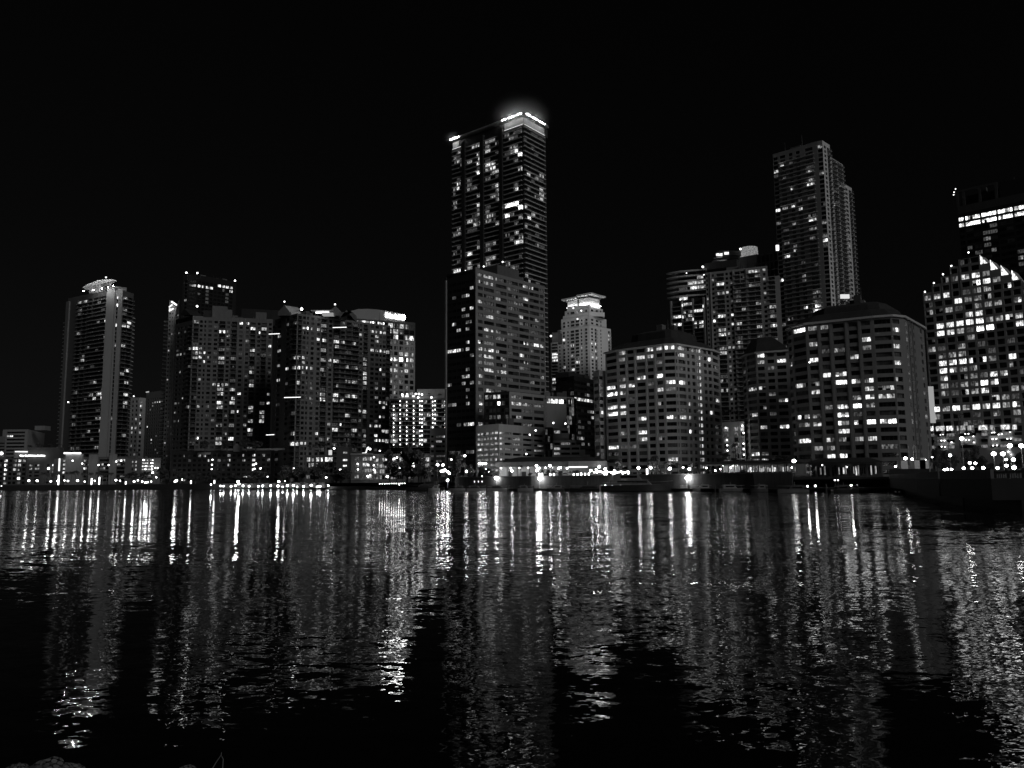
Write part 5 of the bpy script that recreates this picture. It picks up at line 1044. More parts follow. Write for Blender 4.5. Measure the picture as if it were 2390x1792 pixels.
T, A, B = lowbox('tower_podium', 'parking podium with three glowing strips at the foot of the slender balcony tower', 'garage', s1, 930, 2230, 640, 560, 22, .16, [(1065, 1145, 'w'), (1215, 1290, 'w'), (1385, 1485, 'w'), (1500, 1600, 'w'), (1700, 1890, 'w'), (1960, 2150, 'w'), (2160, 2225, 'w')], ((1100, 700), (1100, 905), 3), [(1100, 700, 4), (1100, 770, 5), (1255, 700, 5), (1255, 765, 5), (1435, 705, 4), (1435, 770, 5), (1440, 825, 5), (1550, 770, 4), (1800, 775, 4), (2050, 710, 6), (2080, 710, 6), (1100, 840, 5), (1090, 905, 5), (1550, 705, 2), (1790, 830, 3)], .15, (2, 3), done=False, seed=6, tol=25, recess=.9)
for x0, x1 in ((930, 1075), (1090, 1235), (1250, 1390)): mb = MB(); mb.tube([at(s1(x0, 570), 556), at(s1(x1, 572), 556)], .5, emit(3.4, 'NONE')); T.item('light_strip', mb)
for x in (1180, 1330, 1580, 1930): T.part('pier').obox(at(s1(x - 35, 600), 558), Vector((1, 0, 0)), Vector((0, -1, 0)), 0, 6 if x < 1900 else 5, 0, 1, GZ, at(s1(x, 590), 558).z, wall(.3))
mb = MB(); mb.tube([at(s1(1030, 575), 550), at(s1(1015, 880), 550)], .5, emit(1.4, 'NONE')); T.item('light_strip', mb)
for x, y in ((1250, 700), (1415, 750), (1695, 775), (1870, 775), (2000, 715), (2085, 700)): bulb_part(T, 'deck_lamp', at(s1(x, y), 550), .65, 8)
T.finish()
lowbox('low_block', 'pale low block with columns right of the tower podium', 'building', s2, -60, 220, 660, 545, 12, .2, [(50, 75, 'w'), (105, 135, 'w')], ((60, 720), (60, 850), 2), [(120, 735, 4), (60, 740, 3), (120, 830, 4)], .3, (2, 3), tol=30)
T, A, B = lowbox('parking_garage', 'small parking deck with bright lamps on four levels, below the gridded tower', 'garage', s2, 222, 560, 655, 556, 15, .2, [(226, 275, 'w'), (280, 330, 'w'), (335, 385, 'w'), (390, 425, 'w')], ((290, 690), (290, 850), 3), [(x, y, l) for y in (690, 743, 797, 850) for x, l in ((250, 5), (300, 5), (360, 4), (405, 5))], .2, (2, 3), done=False, hf=.5, tol=20)
for x, y in ((395, 740), (295, 795), (400, 800), (290, 845), (400, 850), (460, 825), (500, 825), (255, 690)): bulb_part(T, 'deck_lamp', at(s2(x, y), 552), .6, 8)
T.finish()
T, A, B = lowbox('town_house_row', 'long low dark building with a small gable on its roof', 'building', s2, 735, 2450, 535, 478, 18, .03, [(760 + 85 * i, 812 + 85 * i, 'w') for i in range(20)], ((1250, 615), (1250, 860), 3), [(1250, 618, 3), (1305, 618, 4), (1400, 690, 4), (2000, 595, 3), (2015, 680, 4), (2160, 600, 5), (2160, 690, 5), (2160, 770, 5), (2160, 850, 5), (2330, 600, 4), (2370, 690, 3), (1770, 630, 3), (1770, 715, 4), (1765, 800, 3), (960, 620, 2), (1540, 685, 2)], .02, (1,), done=False, seed=8, tol=28)
U = Vector((1, 0, 0)); N = Vector((0, -1, 0))
T.part('parapet').obox(at(s2(1600, 530), 477.5), U, N, 0, 58, -.5, .3, A.z + .01, A.z + 1.1, wall(.3)); T.part('parapet').obox(at(s2(1190, 555), 477.5), U, N, 0, 7.5, -.5, .3, A.z - 2.2, A.z - 1.0, wall(.3))
g = T.part('gable'); a, b, p = at(s2(1803, 545), 476), at(s2(1922, 545), 476), at(s2(1862, 402), 476); e0, e1 = at(s2(1803, 455), 476), at(s2(1922, 455), 476); k = Vector((0, 6, 0)); mg = wall(.2)
g.poly([a, b, e1, p, e0], mg); g.poly([b + k, a + k, e0 + k, p + k, e1 + k], mg); g.quad(e0, p, p + k, e0 + k, ROOF); g.quad(p, e1, e1 + k, p + k, ROOF); g.quad(a + k, a, e0, e0 + k, mg); g.quad(b, b + k, e1 + k, e1, mg)
for x, y in ((1445, 685), (1435, 770), (1430, 845), (2195, 750), (2170, 840), (2030, 970), (1995, 965)): bulb_part(T, 'wall_lamp', at(s2(x, y), 474), .55, 8)
T.finish()
T, A, B = lowbox('low_block', 'low building with a row of lit square windows and a dark stair tower', 'building', s3, 820, 1330, 608, 438, 14, .14, [(850, 908, 'w'), (914, 970, 'w'), (1008, 1062, 'w'), (1068, 1125, 'w'), (1165, 1225, 'w'), (1232, 1295, 'w')], ((900, 680), (900, 875), 2), [(880, 680, 4), (940, 680, 4), (1035, 680, 4), (1095, 680, 5), (1195, 675, 6), (1262, 675, 4), (870, 790, 3), (940, 780, 4), (1035, 775, 3)], .05, done=False, hf=.75, tol=25)
a = at(s3(1370, 470), 432); b = at(s3(1580, 470), 432); T.part('stair_tower').obox(a, U, N, 0, b.x - a.x, -9, 0, GZ, a.z, wall(.1)); T.part('lit_roof_sign').obox(at(s3(1230, 560), 436), U, N, 0, 1.8, -.3, 0, A.z, A.z + 2.6, emit(.7, 'NONE'))
for x, y, w, h, s in ((1480, 563, 70, 28, 3), (1478, 690, 72, 30, 5), (1480, 788, 60, 25, 5), (1475, 882, 60, 30, 6)):
    p = at(s3(x, y + h / 2), 431.9); mb = MB(); mb.obox(p, U, N, 0, w / 7.373 * 432 / 1900, .01, .05, p.z, p.z + h / 7.373 * 432 / 1900, LIT[s][0]); T.item('stair_window', mb)
T.finish()
T, A, B = lowbox('corner_building', 'corner building of four lit storeys standing at the water beside a bush', 'building', s3, 1620, 1992, 580, 388, 14, .16, [(1675, 1750, 'w'), (1812, 1888, 'w'), (1895, 1972, 'w')], ((1850, 668), (1850, 970), 3), [(1850, 668, 4), (1930, 668, 5), (1712, 690, 2), (1712, 770, 3), (1850, 770, 4), (1930, 770, 4), (1712, 860, 3), (1850, 865, 3), (1930, 868, 3), (1712, 970, 3), (1850, 970, 3), (1930, 965, 5)], .2, (2, 3), done=False, hf=.62, tol=22)
T.part('string_course').obox(at(s3(1618, 1025), 388), U, N, 0, 10.4, .02, .3, at(s3(1618, 1025), 388).z, at(s3(1618, 1012), 388).z, wall(.4)); T.part('cornice').obox(A, U, N, -.3, 10.5, .02, .4, A.z - .6, A.z + .2, wall(.36))
for x, y in ((1730, 755), (1735, 850), (1905, 770), (1945, 950), (1900, 965)): bulb_part(T, 'wall_lamp', at(s3(x, y), 386), .45, 10)
T.finish()
T, A, B = lowbox('parking_garage', 'open parking garage with lit decks, right of the four-storey corner building', 'garage', s3, 1994, 2990, 585, 412, 16, .2, [(2000, 2085, 'w'), (2100, 2190, 'w'), (2200, 2290, 'w'), (2300, 2380, 'w'), (2400, 2520, 'w'), (2560, 2700, 'w'), (2860, 2960, 'w')], ((2100, 685), (2100, 885), 2), [(2040, 670, 5), (2145, 690, 3), (2245, 690, 5), (2340, 690, 6), (2040, 790, 5), (2140, 780, 4), (2040, 880, 5), (2450, 680, 4), (2910, 680, 4)], .3, (2, 3, 4), done=False, hf=.7, tol=24, recess=1)
for x, y in ((2010, 640), (2010, 780), (2010, 855)): bulb_part(T, 'deck_lamp', at(s3(x, y), 408), .5, 9)
for x, y in ((195, 645), (580, 650), (630, 665), (60, 795), (300, 735), (450, 735)): bulb_part(T, 'deck_lamp', at(s4(x, y), 408), .55, 9)
mb = MB(); mb.tube([at(s3(1810, 575), 405), at(s3(1870, 570), 405), at(s3(1900, 480), 404), at(s3(1925, 468), 404)], .35, emit(1.6, 'NONE')); T.item('light_strip', mb); bulb_part(T, 'roof_lamp', at(s3(1945, 500), 405), .6, 8)
T.finish()

# ---------------------------------------------------------------- long low restaurant, terraces and pavilions
T = Thing('restaurant', 'long low waterside restaurant with a broad dark roof and glowing terrace', 'restaurant', vxy(at(s5(400, 950), 312), TZ)); mF = wall(.2)
a, b = at(s4(1890, 795), 312), at(s5(1600, 790), 306); U, N, L_ = frame(a, b); zf0, zf1 = at(s5(600, 793), 309).z, at(s5(600, 712), 309).z; zr = at(s5(600, 640), 318).z
T.part('fascia').obox(a, U, N, 0, L_, -.8, 0, zf0, zf1, mF); T.part('fascia').obox(a, U, N, L_ * .66, L_, .05, 1.6, zf0 - .3, zf1 - .1, wall(.3))
rf = T.part('roof'); q = [a + U * -1 + N * .8, a + U * (L_ + 1) + N * .8, a + U * (L_ + 1) - N * 26, a - U - N * 26]; lo = [vxy(p, zf1 + .02) for p in q]; c = (lo[0] + lo[1] + lo[2] + lo[3]) / 4; hi = [vxy(p + (c - p) * k, zr) for p, k in zip(lo, (.42, .35, .35, .42))]
for i in range(4): rf.quad(lo[i], lo[(i + 1) % 4], hi[(i + 1) % 4], hi[i], ROOF)
rf.poly(hi, ROOF); T.part('soffit').obox(a, U, N, 0, L_, -14, -.85, zf0 - .05, zf0 + .2, wall(.4))
T.part('back_wall').obox(a, U, N, 0, L_, -9, -8.4, TZ, zf0 - .06, wall(.75, var=.12))
for f in (.03, .1, .19, .3, .42, .5, .6): 
    mb = MB(); mb.obox(a, U, N, f * L_, f * L_ + .5, -1.4, -.9, TZ, zf0 - .07, wall(.4)); T.item('post', mb)
for f, w, h in ((.08, 1.6, 2.4), (.21, 1.8, 2.2), (.55, 2, 2.4), (.4, 3, 1.3)): mb = MB(); mb.obox(a, U, N, f * L_, f * L_ + w, -8.38, -8.3, TZ + .02, TZ + h, M_METAL); T.item('door', mb)
for f in (.03, .12, .2, .28, .36, .44, .5, .58): bulb_part(T, 'ceiling_lamp', a + U * f * L_ - N * 5.5 + Z * (zf0 - .5 - a.z), .3, 26)
mb = MB(); mb.obox(a, U, N, L_ * .66, L_ * .83, 1.62, 1.75, zf0 - .75, zf0 - .3, emit(2.0, 'NONE')); T.item('light_strip', mb)
bulb_part(T, 'ceiling_lamp', at(s5(1465, 805), 303), .65, 14)
T.finish()
def pavilion(name, label, cr, x0, x1, y_top, y_eave, y_fl, D, posts, alb, lamps, lampS=26, back=.4, D2=None, deepx=12, zfl=None):
    a, b = at(cr(x0, y_eave), D), at(cr(x1, y_eave), D2 or D); b = vxy(b, a.z); U, N, L_ = frame(a, b); zt = at(cr(x0, y_top), D).z; zf = at(cr(x0, y_fl), D).z if zfl is None else zfl
    T = Thing(name, label, 'pavilion', vxy(a, zf))
    q = [a - U * .8 + N * .8, b + U * .8 + N * .8, b + U * .8 - N * deepx, a - U * .8 - N * deepx]; c = (q[0] + q[1] + q[2] + q[3]) / 4; hi = [vxy(p + (c - p) * .4, zt) for p in q]; rf = T.part('roof')
    for i in range(4): rf.quad(q[i], q[(i + 1) % 4], hi[(i + 1) % 4], hi[i], ROOF)
    rf.poly(hi, ROOF); T.part('fascia').obox(a, U, N, 0, L_, -.4, .3, a.z - .5, a.z - .02, wall(alb)); rf.obox(a, U, N, 0, L_, -deepx, -.5, a.z - .3, a.z - .1, wall(alb))
    for i in range(posts + 1): mb = MB(); u = L_ * i / posts; mb.obox(a, U, N, u, u + .25, -.9, -.65, zf, a.z - .52, wall(alb)); T.item('post', mb)
    T.part('back_wall').obox(a, U, N, 0, L_, -deepx + 1, -deepx + 1.3, zf, a.z - .3, wall(back))
    T.part('floor').obox(a, U, N, -.5, L_ + .5, -deepx, .5, zf - .5, zf, wall(.15))
    for x, y in lamps: bulb_part(T, 'hanging_lamp', at(cr(x, y), D + 2), .26, lampS)
    return T, a, b, U, N, L_, zf
T, a, b, U, N, L_, zf = pavilion('dining_pavilion', 'glass-walled dining pavilion full of lamps beside the quay, between two bay-fronted blocks', s6, 1045, 2520, 715, 768, 935, 262, 14, .3, [(1210, 780), (1380, 780), (1550, 780), (1635, 780), (1825, 780), (1335, 845), (1515, 820), (1095, 825), (1890, 835), (1945, 835), (1975, 835), (2125, 810), (1250, 870)], 36, .6, 240, 11, TZ)
for i in range(40):
    if i < 14: continue
    f = i / 40; mb = MB(); mb.obox(a, U, N, L_ * f, L_ * (f + random.uniform(.008, .022)), -4.2, -4.15, zf + random.uniform(.2, .8), a.z - random.uniform(.6, 1.4), LIT[random.choice((1, 2, 2, 3, 3, 4, 4, 5))][i % 2]); T.item('glass_panel', mb)
for i in range(16): mb = MB(); u = L_ * (i + .3) / 16; mb.obox(a, U, N, u, u + 1.2, -3.6, -2.6, zf + .003, zf + .8, M_WOOD); T.item('planter', mb)
T.finish()
T, a, b, U, N, L_, zf = pavilion('boathouse_restaurant', 'dark roofed waterside restaurant in front of the largest bay-fronted block', s7, 640, 1885, 660, 738, 885, 222, 10, .07, [(880, 775), (1300, 810)], 8, .06, 214, 9, 3.6)
for i in range(34):
    f = i / 34; lv = random.choice((1, 1, 1, 2, 1, 1, 3, 1, 1, 4)); mb = MB(); w = random.uniform(.012, .03)
    mb.obox(a, U, N, L_ * f, L_ * (f + w * .7), -2.2, -2.15, zf + random.uniform(.3, .9), a.z - random.uniform(.7, 1.5), LIT[lv][i % 2] if lv > 1 else DARK); T.item('glass_panel', mb)
T.part('lower_deck').obox(a, U, N, -6, L_ + 26, -7, .6, 3.0, 3.55, wall(.04)); T.part('lower_wall').obox(a, U, N, -6, L_ + 26, -6, -5.5, 1, 2.98, wall(.05))
for i in range(9): mb = MB(); u = -5 + (L_ + 30) * i / 8; mb.tube([a * Vector((1, 1, 0)) if False else vxy(a + U * u, -2), vxy(a + U * u, 3.0)], .2, M_WOOD); T.item('pile', mb)
T.finish()
T = Thing('boathouse', 'dark boathouse over the water with three bright doorways at right', 'boathouse', vxy(at(s7(2050, 1000), 196), 0)); a, b = at(s7(2040, 845), 200), at(s8(690, 845), 196); b = vxy(b, a.z); U, N, L_ = frame(a, b)
T.part('deck').obox(a, U, N, 0, L_, -12, 0, a.z - 2.0, a.z, wall(.03)); T.part('back_wall').obox(a, U, N, 0, L_, -11, -10.6, .4, a.z - 2.05, wall(.05))
for x, w, h0, h1_ in ((2125, 28, 1020, 1120), (2190, 22, 1020, 1110), (2262, 55, 1020, 1115), (2305, 20, 1080, 1145), (2382, 24, 1030, 1145)):
    p = at(s7(x, h1_), 204); mb = MB(); mb.obox(p, U, N, 0, w / 7.373 * .107, 0, .06, p.z, at(s7(x, h0), 204).z, emit(.75, 'NONE')); T.item('lit_doorway', mb)
for i in range(8): mb = MB(); mb.tube([vxy(a + U * (L_ * i / 7.02) - N * .4, -2), vxy(a + U * (L_ * i / 7.02) - N * .4, a.z - 2.02)], .18, M_WOOD); T.item('pile', mb)
for x0, x1, y0, y1 in ((100, 215, 810, 700), (330, 480, 810, 690), (420, 575, 790, 690), (430, 515, 690, 650)):
    p = at(s8(x0, y0), 199); q = at(s8(x1, y0), 199); mb = MB(); T.item('kiosk', mb, p); mb.obox(p, Vector((1, 0, 0)), Vector((0, -1, 0)), 0, q.x - p.x, -2 - .05 * (x0 % 7), 0, a.z + .01, at(s8(x0, y1), 199).z, wall(.75, var=.1))
for x in (250, 325, 375): mb = MB(); T.item('flag_pole', mb, a); mb.tube([at(s8(x - 5, 800), 203), at(s8(x - 28, 450), 203)], .1, wall(.5))
T.finish()

# ---------------------------------------------------------------- bridge at the right
T = Thing('bridge', 'low dark bridge with a pale balustrade crossing the water at the right edge', 'bridge', (90, 110, 0))
BP = [at((px, 1130), D) for px, D in ((2178, 187), (2235, 150), (2300, 120), (2390, 97), (2560, 78), (3000, 60), (3900, 48))]; BP = [vxy(p, 0) for p in BP]; md = wall(.03); W0 = 9.0
for i, (p, q) in enumerate(zip(BP, BP[1:])):
    U, N, L_ = frame(p, q)
    if N.y > 0: N = -N
    T.part('deck').obox(p, U, N, -.02, L_ + .02, -W0, 0, 1.0 + .003 * i, 3.1 + .003 * i, md); T.part('light_block_wall').obox(p, U, N, 0, L_, -6.5, -5.5, -1, .999, md)  # added wall under the deck keeps light from passing between the piers
    T.part('parapet').obox(p, U, N, 0, L_, -.35, -.02, 3.75, 4.05, wall(.12)); T.part('parapet').obox(p, U, N, 0, L_, -W0, -W0 + .3, 3.12, 4.0, wall(.2))
    n = max(2, int(L_ / 1.3))
    for j in range(n):
        mb = MB(); u = L_ * (j + .3) / n; w = .55 if j % 6 else 1.3; mb.obox(p, U, N, u, u + w, -.3, -.08, 3.11, 3.74 if w < 1 else 4.3, wall(.3)); T.item('baluster', mb)
    mb = MB(); mb.tube([p - N * 4.5 + U * L_ * .5 - Z * 3, p - N * 4.5 + U * L_ * .5 + Z * .99], .8, md, 8); T.item('pier', mb)
T.finish()

# ---------------------------------------------------------------- lamps
def lamp_group(name, cat, group, where, lst, D, ground, r, s, head='globe', sample='AUTO', polemat=None):
    lst = sorted(lst); n = len(lst)
    for i, e in enumerate(lst):
        px, py = e[0]; k = e[1] if len(e) > 1 else 1.0
        d = D(px) if callable(D) else D; P = at((px, py), d); g = ground(px) if callable(ground) else ground
        if g > P.z - .5: g = P.z - .8
        T = Thing(name, f'{ordn(i)} from left of the {where}', cat, vxy(P, g), group)
        if head == 'post': T.part('light_column').tube([vxy(P, g), P + Z * .3], r * .8, emit(s, sample), 8); T.part('cap').ball(P + Z * .35, r * 1.1, M_METAL, 8, 4, .4)
        else:
            T.part('pole').tube([vxy(P, g), P - Z * r * .6], [.1, .07], polemat or M_METAL, 6); T.part('base').tube([vxy(P, g), vxy(P, g + .35)], .2, polemat or M_METAL, 6)
            T.part('globe').ball(P, r * .9 * k ** .5, emit(round(s * 1.5 * (k if k < 1 else 1), 2), sample), 10, 6, .85)
        T.finish()
P_ = lambda cr, L: [((cr(e[0], e[1])),) + ((e[2],) if len(e) > 2 else ()) for e in L]
offD = lambda o: (lambda px: shd(px) + o)
lamp_group('promenade_lamp', 'lamp', 'lamps on the left promenade', 'globe lamps standing on the far left promenade', P_(s1, [(495, 1045, 1.6), (640, 1045, 1.6), (875, 1055), (990, 1050), (1110, 1040, .7), (1170, 1050), (1335, 1045, 1.6), (1630, 1045, .7), (1995, 1035, 1.3), (2065, 1045, .8), (1458, 1060, .7)]), offD(5), GZ, .55, 9)
lamp_group('light_column', 'lamp', 'glowing columns on the left promenade', 'bright glowing columns along the left promenade', P_(s1, [(1012, 955), (1578, 1010), (1712, 990), (2165, 1065)]) + P_(s2, [(1075, 1050), (1478, 1045)]), offD(3), lambda px: GZ - .1, .42, 4.5, 'post')
lamp_group('garden_lamp', 'lamp', 'garden lamps left of centre', 'garden lamps among the trees below the slim pale tower', P_(s2, [(95, 1060, 1.4), (160, 1040, .8), (235, 1060), (290, 1080), (330, 1070), (390, 1060, .7), (480, 985, 1.2), (415, 905, 1.5), (825, 1040, 2.2), (800, 1060, 1.4), (920, 1020, 1.5), (870, 1145, .6), (775, 1145, .4), (980, 1145, 1.6), (155, 1150)]), offD(7), GZ, .52, 8)
lamp_group('boardwalk_lamp', 'lamp', 'low lamps along the boardwalk', 'low lamps along the boardwalk', P_(s2, [(1420, 1110, .7), (1585, 1135, .8), (1635, 1138, .8), (1765, 1140), (1840, 1130), (1885, 1060, 2), (1900, 1100, 1.2), (1970, 1135), (2075, 1140)]) + P_(s3, [(20, 1140), (95, 1135, 1.2), (235, 1130, 1.2), (360, 1135, 1.5), (440, 1150, .6), (520, 1130, 1.3), (625, 1125, 1.4), (690, 1150, .7), (930, 1125, 1.3), (1035, 1150, .8), (1080, 1145, 1.4), (1225, 1130, .8), (800, 1140, 1.2)]), offD(-3), .75, .46, 20)
lamp_group('garden_lamp', 'lamp', 'lamps beside the dark canopy', 'lamps between the dark canopy and the corner building', P_(s3, [(375, 1060, 1.5), (480, 1050, .5), (1435, 860, 1.5), (1190, 990, .8), (450, 885, .6), (635, 835, .7), (730, 860, .5), (1327, 488, .8), (2112, 530, .5), (1940, 500, .8), (60, 832, .8), (180, 975, .5)]), offD(9), GZ, .5, 12)
lamp_group('railing_lamp', 'lamp', 'row of lamps on the railing', 'small railing lamps left of the dark yacht', P_(s3, [(2112, 1098), (2155, 1098), (2197, 1098)]) + P_(s4, [(25, 1095), (65, 1095), (105, 1092), (145, 1092), (185, 1092), (225, 1095), (260, 1092), (292, 1092), (330, 1090), (235, 1118, .8)]), offD(1.0), 1.5, .23, 4.5, sample='NONE')
lamp_group('tree_lamp', 'lamp', 'lamps in the dark tree left of the slab', 'lamps in the dark trees left of the office slab', P_(s4, [(270, 565, .7), (390, 570, .4), (565, 560, .8), (300, 735, 1.5), (335, 745, .7), (450, 725, 1.6), (470, 740), (440, 795), (480, 798, .8), (235, 820, 1.2), (295, 805, 1.2), (145, 845, 1.2), (185, 878), (430, 895, .5), (660, 825), (690, 870, .5), (30, 975, 2), (600, 660, .8), (775, 875, .5)]), offD(22), GZ, .45, 10, sample='NONE')
lamp_group('street_lamp', 'street lamp', 'globe street lamps below the office slab', 'globe street lamps at the foot of the office slab', P_(s4, [(895, 770, 1.4), (985, 775, 1.4), (960, 880), (1000, 875), (1022, 855, .8), (1070, 890, 1.4), (1100, 920, .8), (1395, 885, 1.4), (1470, 880, .7), (1620, 750, 1.6), (1675, 750), (1720, 750), (1730, 860, 1.2), (1770, 880, 1.2), (1655, 975, .7), (1365, 615, .8), (1135, 680, .6), (1255, 738, .5)]), offD(14), GZ, .44, 30)
lamp_group('street_lamp', 'street lamp', 'globe lamps on the restaurant terrace', 'globe lamps standing on the restaurant terrace', P_(s4, [(2175, 875, 1.2)]) + P_(s5, [(385, 790, 1.6), (615, 785, 1.3), (430, 830, 1.1), (393, 870, 1.3), (765, 830, 1.2), (910, 830, .6), (1565, 840), (2140, 825, 1.5), (1415, 860, 1.1), (1320, 870, 1.4)]) + P_(s6, [(135, 820, 1.3), (465, 838, 1.5), (800, 845, 1.3), (695, 820, .5)]), offD(8), TZ, .36, 44)
lamp_group('patio_light', 'lamp', 'short glowing lights on the restaurant terrace', 'short glowing posts along the restaurant terrace edge', P_(s5, [(435, 930), (480, 930), (622, 935), (685, 935), (1025, 940), (1090, 935), (1155, 925), (1220, 930), (1285, 925), (1555, 925), (1590, 925), (1870, 900), (1965, 915), (1725, 870), (1700, 900)]) + P_(s6, [(75, 855, 1)]), offD(1), TZ, .3, 9.0, 'post', 'NONE')
def flood(cr, x, y, D, label, r=.62):
    P = at(cr(x, y), D); T = Thing('floodlight', label, 'floodlight', vxy(P, .8), 'big floodlights on the quay'); T.part('pole').tube([vxy(P + Vector((0, .5, 0)), .8), P + Vector((0, .5, .3))], .1, M_PALE); T.part('lamp_head').ball(P, r, emit(60), 12, 6, .72); T.part('bracket').tube([P + Vector((0, .5, .2)), P + Vector((0, .1, 0))], .08, M_PALE); T.finish()
for cr, x, y, lb in ((s4, 1065, 1035, 'small floodlight behind the dark yacht at the left end of the marina'), (s4, 1905, 998, 'big round floodlight left of the restaurant terrace'), (s5, 440, 1005, 'big floodlight on the quay below the left palm tree'), (s5, 1850, 1000, 'big floodlight on the quay above the large dark yachts'), (s6, 765, 1000, 'big floodlight on the quay beside the wall doors'),):
    px = cr(x, y)[0]; flood(cr, x, y, shd(px) - 7.2, lb, .42 if x == 1065 else .62)
lamp_group('dock_lamp', 'lamp', 'small lamps on the dark docks', 'small lamps on the dark docks', P_(s5, [(1570, 1125, .9), (1690, 1128, .9)]) + P_(s7, [(625, 1140), (760, 1135, 1.2), (1375, 1125, 1.2), (1485, 1115, .5), (1095, 1035, .6), (1150, 1035, .6), (355, 820, .8)]), offD(-8.5), .9, .22, 14)
lamp_group('street_lamp', 'street lamp', 'lamps at the boathouse', 'bright lamps around the boathouse and pavilion roofs', P_(s7, [(392, 705, 2.2), (2140, 800, .6)]) + P_(s8, [(170, 660, 1.6), (292, 675, 1.2), (508, 690, .8), (632, 640, .4)]), lambda px: 206, 3.6, .36, 14)
lamp_group('bridge_lamp', 'street lamp', 'lamps along the bridge', 'bright lamps along the bridge', P_(s8, [(845, 855, 1.4), (890, 848, 1.2), (965, 850), (1175, 830, 1.3), (1320, 828, 1.3), (1510, 825, 1.4), (1755, 828, 1.2), (2040, 820, 1.7), (1910, 785, 1.1), (1280, 738, 1.2), (1375, 745, 1.1), (940, 610, 1.5), (1905, 682, .8), (2030, 682, 1.5)]), lambda px: 185 - .28 * (px - 2190), 3.1, .27, 20)
lamp_group('street_lamp', 'street lamp', 'tall street lamps behind the bridge', 'tall twin street lamps behind the bridge', P_(s8, [(1690, 582, 2), (1848, 582, 2), (1968, 442, 2.2), (2165, 445, 2.2), (1140, 320, 1.6)]), lambda px: 190, GZ, .38, 20, polemat=M_PALE)
# garland of small lights over the terrace
T = Thing('string_lights', 'string of small bulbs draped over the terrace right of the restaurant', 'string lights', vxy(gp(1440, 4), TZ)); prev = None; wire = []
for i in range(34):
    x = 1375 + 590 * i / 33; y = 888 + 10 * math.sin(i * .9) + 6 * math.cos(i * 2.3); p = at(s5(x, y), shd(1440) + 4); wire.append(p); bulb_part(T, 'bulb', p - Z * .1, .16 if i % 3 else .24, 40, 'NONE')
T.part('wire').tube(wire, .02, M_METAL, 3); 
for p in (wire[0], wire[11], wire[22], wire[-1]): T.part('post').tube([p + Z * .1, vxy(p, TZ)], .06, M_METAL)
T.finish()
# tall dark pole with a crossarm
T = Thing('utility_pole', 'tall thin dark pole with a crossarm in front of the stepped office', 'pole', vxy(at(s8(1130, 800), 205), GZ)); T.part('pole').tube([at(s8(1130, 850), 205), at(s8(1085, -120), 205)], .16, M_METAL); T.part('crossarm').tube([at(s8(1000, -110), 205), at(s8(1170, -95), 205)], .12, M_METAL); T.part('brace').tube([at(s8(1170, -95), 205), at(s8(1090, -40), 205)], .07, M_METAL); T.finish()

